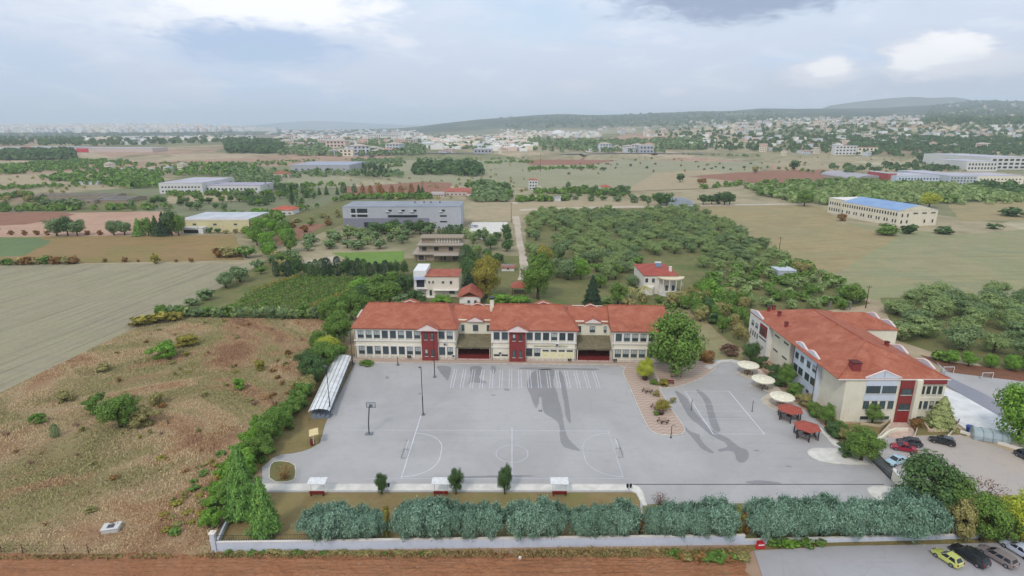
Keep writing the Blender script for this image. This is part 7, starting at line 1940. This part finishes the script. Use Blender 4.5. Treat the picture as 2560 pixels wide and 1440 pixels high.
house_scatter([(1740, 305), (1900, 296), (2290, 286), (2320, 300), (2080, 322), (1760, 318)], 80, 'pale house in the village spread along the foothills', 'houses of the foothill village', 1, (1.0, 1.7))
house_scatter([(1780, 322), (1900, 316), (1880, 335), (1800, 336)], 20, 'white apartment house in the cluster below the village', 'apartment houses below the village', 2, (1.1, 1.6))
house_scatter([(2040, 315), (2560, 320), (2560, 375), (2300, 380), (2060, 345)], 50, 'white house scattered over the right hand slopes', 'houses on the right slopes', 3, (.9, 1.4))
house_scatter([(2340, 262), (2430, 254), (2560, 256), (2560, 300), (2380, 300)], 42, 'house perched on the wooded hill at the right', 'houses on the wooded hill', 4, (1.3, 2.0))
house_scatter([(1480, 318), (1640, 322), (1700, 338), (1560, 346), (1480, 335)], 26, 'white house in the cluster right of the dome', 'houses right of the dome', 5, (1.1, 1.7))
house_scatter([(1480, 372), (1640, 372), (1640, 382), (1480, 382)], 12, 'pale low workshop beside the far road', 'workshops by the far road', 6, (1.0, 1.5), 'workshop', 'workshop', 1.6)
house_scatter([(690, 330), (1050, 330), (1060, 385), (880, 392), (700, 380)], 48, 'white building in the business park at centre left', 'buildings of the business park', 7, (1.2, 2.1), 'office_building', 'building', 1.5)
house_scatter([(1060, 345), (1330, 350), (1340, 385), (1100, 385)], 24, 'building scattered beside the far highway', 'buildings by the highway', 8, (1.0, 1.6), 'building', 'building', 1.3)
house_scatter([(1900, 372), (2200, 372), (2200, 392), (1900, 392)], 10, 'low house along the near side of the right slopes', 'low houses on the right', 9, (.8, 1.2))
house_scatter([(260, 415), (470, 420), (470, 445), (270, 440)], 9, 'small white house among the trees at left', 'small white houses among trees', 10, (.6, .9))


def fb(name, label, x0, x1, yb, yt, wall, roofm, dd=30, rows=0, extra=None):
    X0, Y0, Z0 = GT(x0, yb); X1 = X0 + (x1 - x0) * depth(Y0) / F; h = max(4.0, (yb - yt) * depth(Y0) / F); w = X1 - X0
    o = tag(root(name, (X0, Y0, Z0)), label, 'building'); put('wall', MB().box(0, w, 0, dd, -3, h), wall, o); put('roof', MB().box(-.3, w + .3, -.3, dd + .3, h + .003, h + .8), roofm, o)
    for r in range(rows):
        for x in spread(int(max(3, w / 7)), 1, w - 1): put('window', MB().box(x - 1.8, x + 1.8, -.2, -.003, h * (r + .3) / rows, h * (r + .75) / rows), glassb, o)
    if extra: extra(o, w, h, dd)


redsg = WALL('red_sign_wall', S(200, 70, 80), .1)
fb('shopping_centre', 'long low white shopping centre at the far left', 0, 190, 381, 370, whites, rooff, 60, 1, lambda o, w, h, d: put('red_sign', MB().box(w * .3, w * .42, -.6, -.01, h * .3, h * 1.2), redsg, o))
fb('shopping_centre', 'pale mauve retail shed right of the shopping centre', 192, 382, 382, 372, pinkish, rooff, 60, 0, lambda o, w, h, d: put('red_sign', MB().box(w * .0, w * .16, -.6, -.01, h * .1, h), redsg, o))
fb('retail_hall', 'white hall with flat roof behind the shopping centre', 305, 352, 362, 355, whites, rooff, 40)
fb('retail_hall', 'long white hall left of the business park', 612, 690, 328, 319, whites, rooff, 50)
fb('white_hall', 'broad white roofed hall at the left of the business park', 672, 790, 366, 358, whites, rooff, 60, 1)
fb('white_hall', 'white block with upright bays in the business park', 796, 822, 362, 345, whites, rooff, 25, 3)
fb('office_block', 'pale office block with dark bays near the business park centre', 918, 990, 350, 337, whites, rooff, 40, 2)
fb('office_block', 'pinkish hotel block at the right of the business park', 985, 1040, 362, 350, pinkish, rooff, 40, 2)
fb('spire', 'pale conical church like building in the business park', 880, 896, 382, 372, whites, rooff, 16, 0, lambda o, w, h, d: put('cone', MB().tube((w / 2, d / 2, h), (w / 2, d / 2, h * 2.8), w * .45, .3, 12), whites, o))
fb('industrial_hall', 'grey industrial hall with parked lorries beside the far highway', 1184, 1230, 384, 374, greyish, rooff, 40, 1)
fb('apartment_block', 'white apartment terrace with several floors on the right slope', 2086, 2140, 388, 366, whites, rooff, 14, 3)
fb('apartment_block', 'lower cream apartment terrace right of the white one', 2142, 2192, 388, 370, cream, tile2, 14, 2)
fb('white_hall', 'bright white flat building high on the right slope', 2306, 2326, 344, 338, whites, white_m, 20)
fb('cottage', 'white villa with round porch above the right complex', 2000, 2034, 385, 378, whites, rooff, 16, 1)
fb('church_hall', 'white roofed works beside the row of far workshops', 1500, 1530, 370, 360, whites, rooff, 30, 1)
fb('works_building', 'grey workshop with pale front below the white hall', 1598, 1634, 384, 366, greyish, rooff, 30, 2)
# dome
X, Y, Z = GT(1395, 336); u = depth(Y) / F; o = tag(root('dome', (X, Y, Z)), 'white spherical dome on the horizon at centre right', 'dome')
mb = MB(); r = 17 * u; prof = [(r * math.cos(t), r * .62 * math.sin(t)) for t in [math.pi / 2 * k / 6 for k in range(7)]]
for k in range(6):
    for q in range(18):
        a0, a1 = 2 * math.pi * q / 18, 2 * math.pi * (q + 1) / 18; (r0, z0), (r1, z1) = prof[k], prof[k + 1]
        mb.face([(r0 * math.cos(a0), r0 * math.sin(a0), z0), (r0 * math.cos(a1), r0 * math.sin(a1), z0), (r1 * math.cos(a1), r1 * math.sin(a1), z1), (r1 * math.cos(a0), r1 * math.sin(a0), z1)])
put('shell', mb, white_m, o); put('annex', MB().box(-r * 1.5, -r * .6, -r * .4, r * .6, -3, r * .25), whites, o)
# far highway
X0, Y0, Z0 = GT(1050, 388); pts = [GT(*p) for p in ((1000, 380), (1100, 384), (1200, 390), (1300, 394), (1420, 388), (1560, 384), (1760, 386))]
mb = MB()
for a, b in zip(pts[:-1], pts[1:]):
    mb.face([(a[0], a[1] - 10, a[2] + 1.2), (b[0], b[1] - 10, b[2] + 1.2), (b[0], b[1] + 10, b[2] + 1.2), (a[0], a[1] + 10, a[2] + 1.2)])
tag(put('highway', mb, road_m), 'grey highway crossing the far plain', kind='structure')


# the mass of the city on the left horizon, and far woods: beyond counting
def town_mass(name, label, polys, n, seed, smin, smax, hmin, hmax):
    rs = random.Random(seed); mb = MB(); k = 0
    while k < n:
        poly = rs.choice(polys); x0, x1 = min(p[0] for p in poly), max(p[0] for p in poly); y0, y1 = min(p[1] for p in poly), max(p[1] for p in poly)
        p = (rs.uniform(x0, x1), rs.uniform(y0, y1))
        if not in_poly(p, poly): continue
        X, Y, Z = GT(*p); w, d, h = rs.uniform(smin, smax), rs.uniform(smin, smax), rs.uniform(hmin, hmax)
        mb.cur = rs.choice([0, 0, 0, 1, 2, 3]); mb.box(X - w / 2, X + w / 2, Y - d / 2, Y + d / 2, Z - 5, Z + h); k += 1
    tag(put(name, mb, [MATS['town_white'], MATS['town_cream'], MATS['town_pink'], MATS['town_grey']]), label, kind='stuff')


town_mass('distant_city', 'pale mass of a distant city along the left horizon', [[(-250, 318), (0, 317), (300, 312), (500, 315), (640, 321), (640, 329), (300, 332), (-250, 333)], [(0, 316), (520, 314), (520, 326), (0, 328)]], 2600, 3, 14, 40, 12, 30)
town_mass('distant_suburb', 'distant suburb buildings around the business park', [[(640, 322), (1060, 326), (1060, 352), (700, 352)], [(200, 346), (640, 340), (640, 352), (240, 354)], [(1060, 340), (1330, 346), (1330, 380), (1060, 372)]], 700, 4, 12, 34, 5, 12)
town_mass('distant_suburb_right', 'distant scattered roofs on the right hand foothills', [[(1250, 325), (1500, 330), (1500, 345), (1250, 345)], [(1640, 300), (2330, 288), (2560, 310), (2560, 372), (1640, 372)], [(1700, 300), (2300, 290), (2300, 312), (1740, 322)]], 480, 5, 9, 20, 5, 10)


def wood_mass(name, label, polys, n, seed, mt, h0, h1, lf=.32):
    """far woods as many small leaf clumps in one object"""
    rs = random.Random(seed); nr = np.random.RandomState(seed); Cs = []; Ns = []; Ss = []; k = 0; tries = 0
    while k < n and tries < n * 30:
        tries += 1; poly = rs.choice(polys); x0, x1 = min(p[0] for p in poly), max(p[0] for p in poly); y0, y1 = min(p[1] for p in poly), max(p[1] for p in poly)
        p = (rs.uniform(x0, x1), rs.uniform(y0, y1))
        if not in_poly(p, poly): continue
        X, Y, Z = GT(*p); k += 1; h = rs.uniform(h0, h1); w = h * rs.uniform(.8, 1.3); m = 26
        d = nr.normal(size=(m, 3)); d /= np.linalg.norm(d, axis=1, keepdims=True); d[:, 2] = np.abs(d[:, 2])
        Cs.append(np.array([X, Y, Z + h * .3]) + d * np.array([w * .45, w * .45, h * .6])); Ns.append(d + nr.normal(size=(m, 3)) * .3); Ss.append(np.full(m, h * lf) * nr.uniform(.6, 1.2, m))
    V = leaf_quads(np.concatenate(Cs), np.concatenate(Ns), np.concatenate(Ss), 1.1, nr)
    o = bpy.data.objects.new(name, quads_mesh(name, V, [LM[mt]])); sc.collection.objects.link(o); tag(o, label, kind='stuff')


wood_mass('distant_wood', 'dark blue green wood along the left horizon below the city', [[(-100, 336), (640, 334), (640, 356), (560, 358), (330, 366), (-100, 366)], [(0, 388), (180, 384), (185, 400), (0, 402)], [(560, 352), (720, 356), (700, 384), (570, 384)]], 1500, 6, 'dark', 9, 16)
wood_mass('distant_trees', 'scattered tree belts over the far plain at centre', [[(690, 350), (1060, 350), (1060, 392), (860, 396), (690, 388)], [(1060, 335), (1340, 345), (1660, 380), (1660, 386), (1340, 380), (1060, 372)], [(1310, 358), (1760, 350), (1760, 376), (1420, 372)]], 1500, 7, 'teal', 7, 13)
wood_mass('distant_trees_right', 'scattered trees over the right hand foothills', [[(1640, 300), (2330, 286), (2560, 300), (2560, 390), (2300, 395), (1900, 380), (1640, 372)], [(2100, 345), (2560, 352), (2560, 380), (2150, 375)]], 2900, 8, 'dark', 6, 12)
wood_mass('hill_trees', 'dark trees covering the hill at the right horizon', [[(2330, 266), (2430, 254), (2560, 256), (2560, 315), (2300, 310)], [(1250, 296), (1700, 284), (1980, 280), (1980, 300), (1700, 318), (1250, 322)]], 900, 9, 'dark', 14, 24)
wood_mass('oval_wood', 'dense dark oval wood in the middle distance', [[(1040, 438), (1200, 442), (1205, 425), (1170, 412), (1035, 414)]], 110, 31, 'dark', 9, 13)
wood_mass('left_wood', 'wide wooded belt behind the barns at left', [[(330, 472), (400, 470), (410, 440), (640, 440), (640, 412), (300, 412), (200, 426), (100, 450)], [(0, 440), (200, 424), (330, 408), (200, 402), (0, 416)]], 700, 32, 'green', 4, 7.5)
wood_mass('garden_wood', 'tree belts around the grey warehouse and business park', [[(560, 470), (700, 470), (700, 440), (620, 420), (560, 430)], [(640, 440), (720, 446), (900, 440), (1010, 446), (1010, 436), (880, 432), (640, 430)], [(880, 402), (1000, 402), (1010, 410), (900, 416)], [(1180, 505), (1275, 505), (1270, 470), (1190, 462)]], 420, 33, 'teal', 4, 8)
wood_mass('complex_wood', 'trees around the far right complex', [[(2000, 425), (2130, 430), (2420, 432), (2400, 405), (2200, 415)], [(2420, 470), (2560, 500), (2560, 470)], [(2230, 432), (2420, 426), (2420, 412)]], 130, 34, 'dark', 5, 9)
wood_mass('orchard_canopy', 'continuous low orchard canopy behind the blue roofed hall', [[(1850, 464), (2100, 452), (2560, 475), (2620, 512), (2360, 512), (2080, 514), (1990, 510), (1900, 490)], [(2100, 458), (2560, 472), (2560, 500), (2340, 505), (2050, 500)]], 700, 35, 'olive', 4.5, 6.5)
band = lambda x0, y0, x1, y1, t=2.5: [(x0, y0 - t), (x1, y1 - t), (x1, y1 + t), (x0, y0 + t)]
wood_mass('hedgerows', 'ragged hedgerows and tree lines between the middle distance fields', [band(0, 527, 430, 523), band(0, 497, 80, 490), band(640, 470, 860, 464), band(860, 497, 1080, 496), band(1290, 503, 1420, 500), band(1340, 482, 1560, 484), band(880, 420, 1010, 416), band(1210, 408, 1330, 406), band(1320, 424, 1500, 420), band(640, 408, 880, 398), band(0, 474, 220, 464), band(420, 489, 640, 486), band(1740, 472, 1860, 462), band(700, 540, 860, 502), band(1000, 400, 1320, 398, 2), band(1500, 400, 1900, 394, 2), band(1900, 420, 2140, 440), band(560, 545, 700, 540), band(400, 412, 720, 412), band(0, 414, 330, 410)], 950, 36, 'green', 2.6, 5.5)
wood_mass('middle_scrub', 'scrubby bushes over the plain in the middle distance', [[(0, 404), (640, 404), (760, 436), (600, 470), (300, 480), (0, 500)], [(880, 396), (1330, 400), (1330, 500), (870, 500)], [(1900, 392), (2400, 392), (2560, 440), (2100, 440)]], 260, 10, 'tan', 1.6, 3.6)

# ------------------------------------------------------------------ haze
hz = MB().box(-27000, 27000, -26000, 26500, -1.5, 560)
hm = bpy.data.materials.new('haze_air'); hm.use_nodes = True; hm.node_tree.nodes.clear()
T_ = NT(hm.node_tree); o_ = T_.new('ShaderNodeOutputMaterial'); v_ = T_.new('ShaderNodeVolumePrincipled', {'Color': (0.83, 0.92, 1.0, 1), 'Density': 0.000108, 'Anisotropy': 0.0})
hm.node_tree.links.new(v_.outputs[0], o_.inputs['Volume'])
tag(put('haze', hz, hm), 'thin pale haze lying over the plain', kind='stuff')

# ordinal wording for small groups of look-alikes, counted from the left of the view
ORD = 'first second third fourth fifth sixth seventh eighth ninth tenth eleventh twelfth thirteenth fourteenth fifteenth sixteenth seventeenth eighteenth nineteenth twentieth'.split() + ['%dth' % k for k in range(21, 41)]
for k, v in ((21, '21st'), (22, '22nd'), (23, '23rd'), (31, '31st'), (32, '32nd'), (33, '33rd')): ORD[k - 1] = v
grp = {}
for o in sc.objects:
    if o.parent is None and o.get('category') and o.get('group'): grp.setdefault(o['label'], []).append(o)
for lb, os_ in grp.items():
    if 2 <= len(os_) <= 40 and len(lb.split()) <= 13:
        os_.sort(key=lambda o: o.location.x / depth(o.location.y, o.location.z))
        for k, o in enumerate(os_): o['label'] = lb + ', ' + ORD[k] + ' from left'
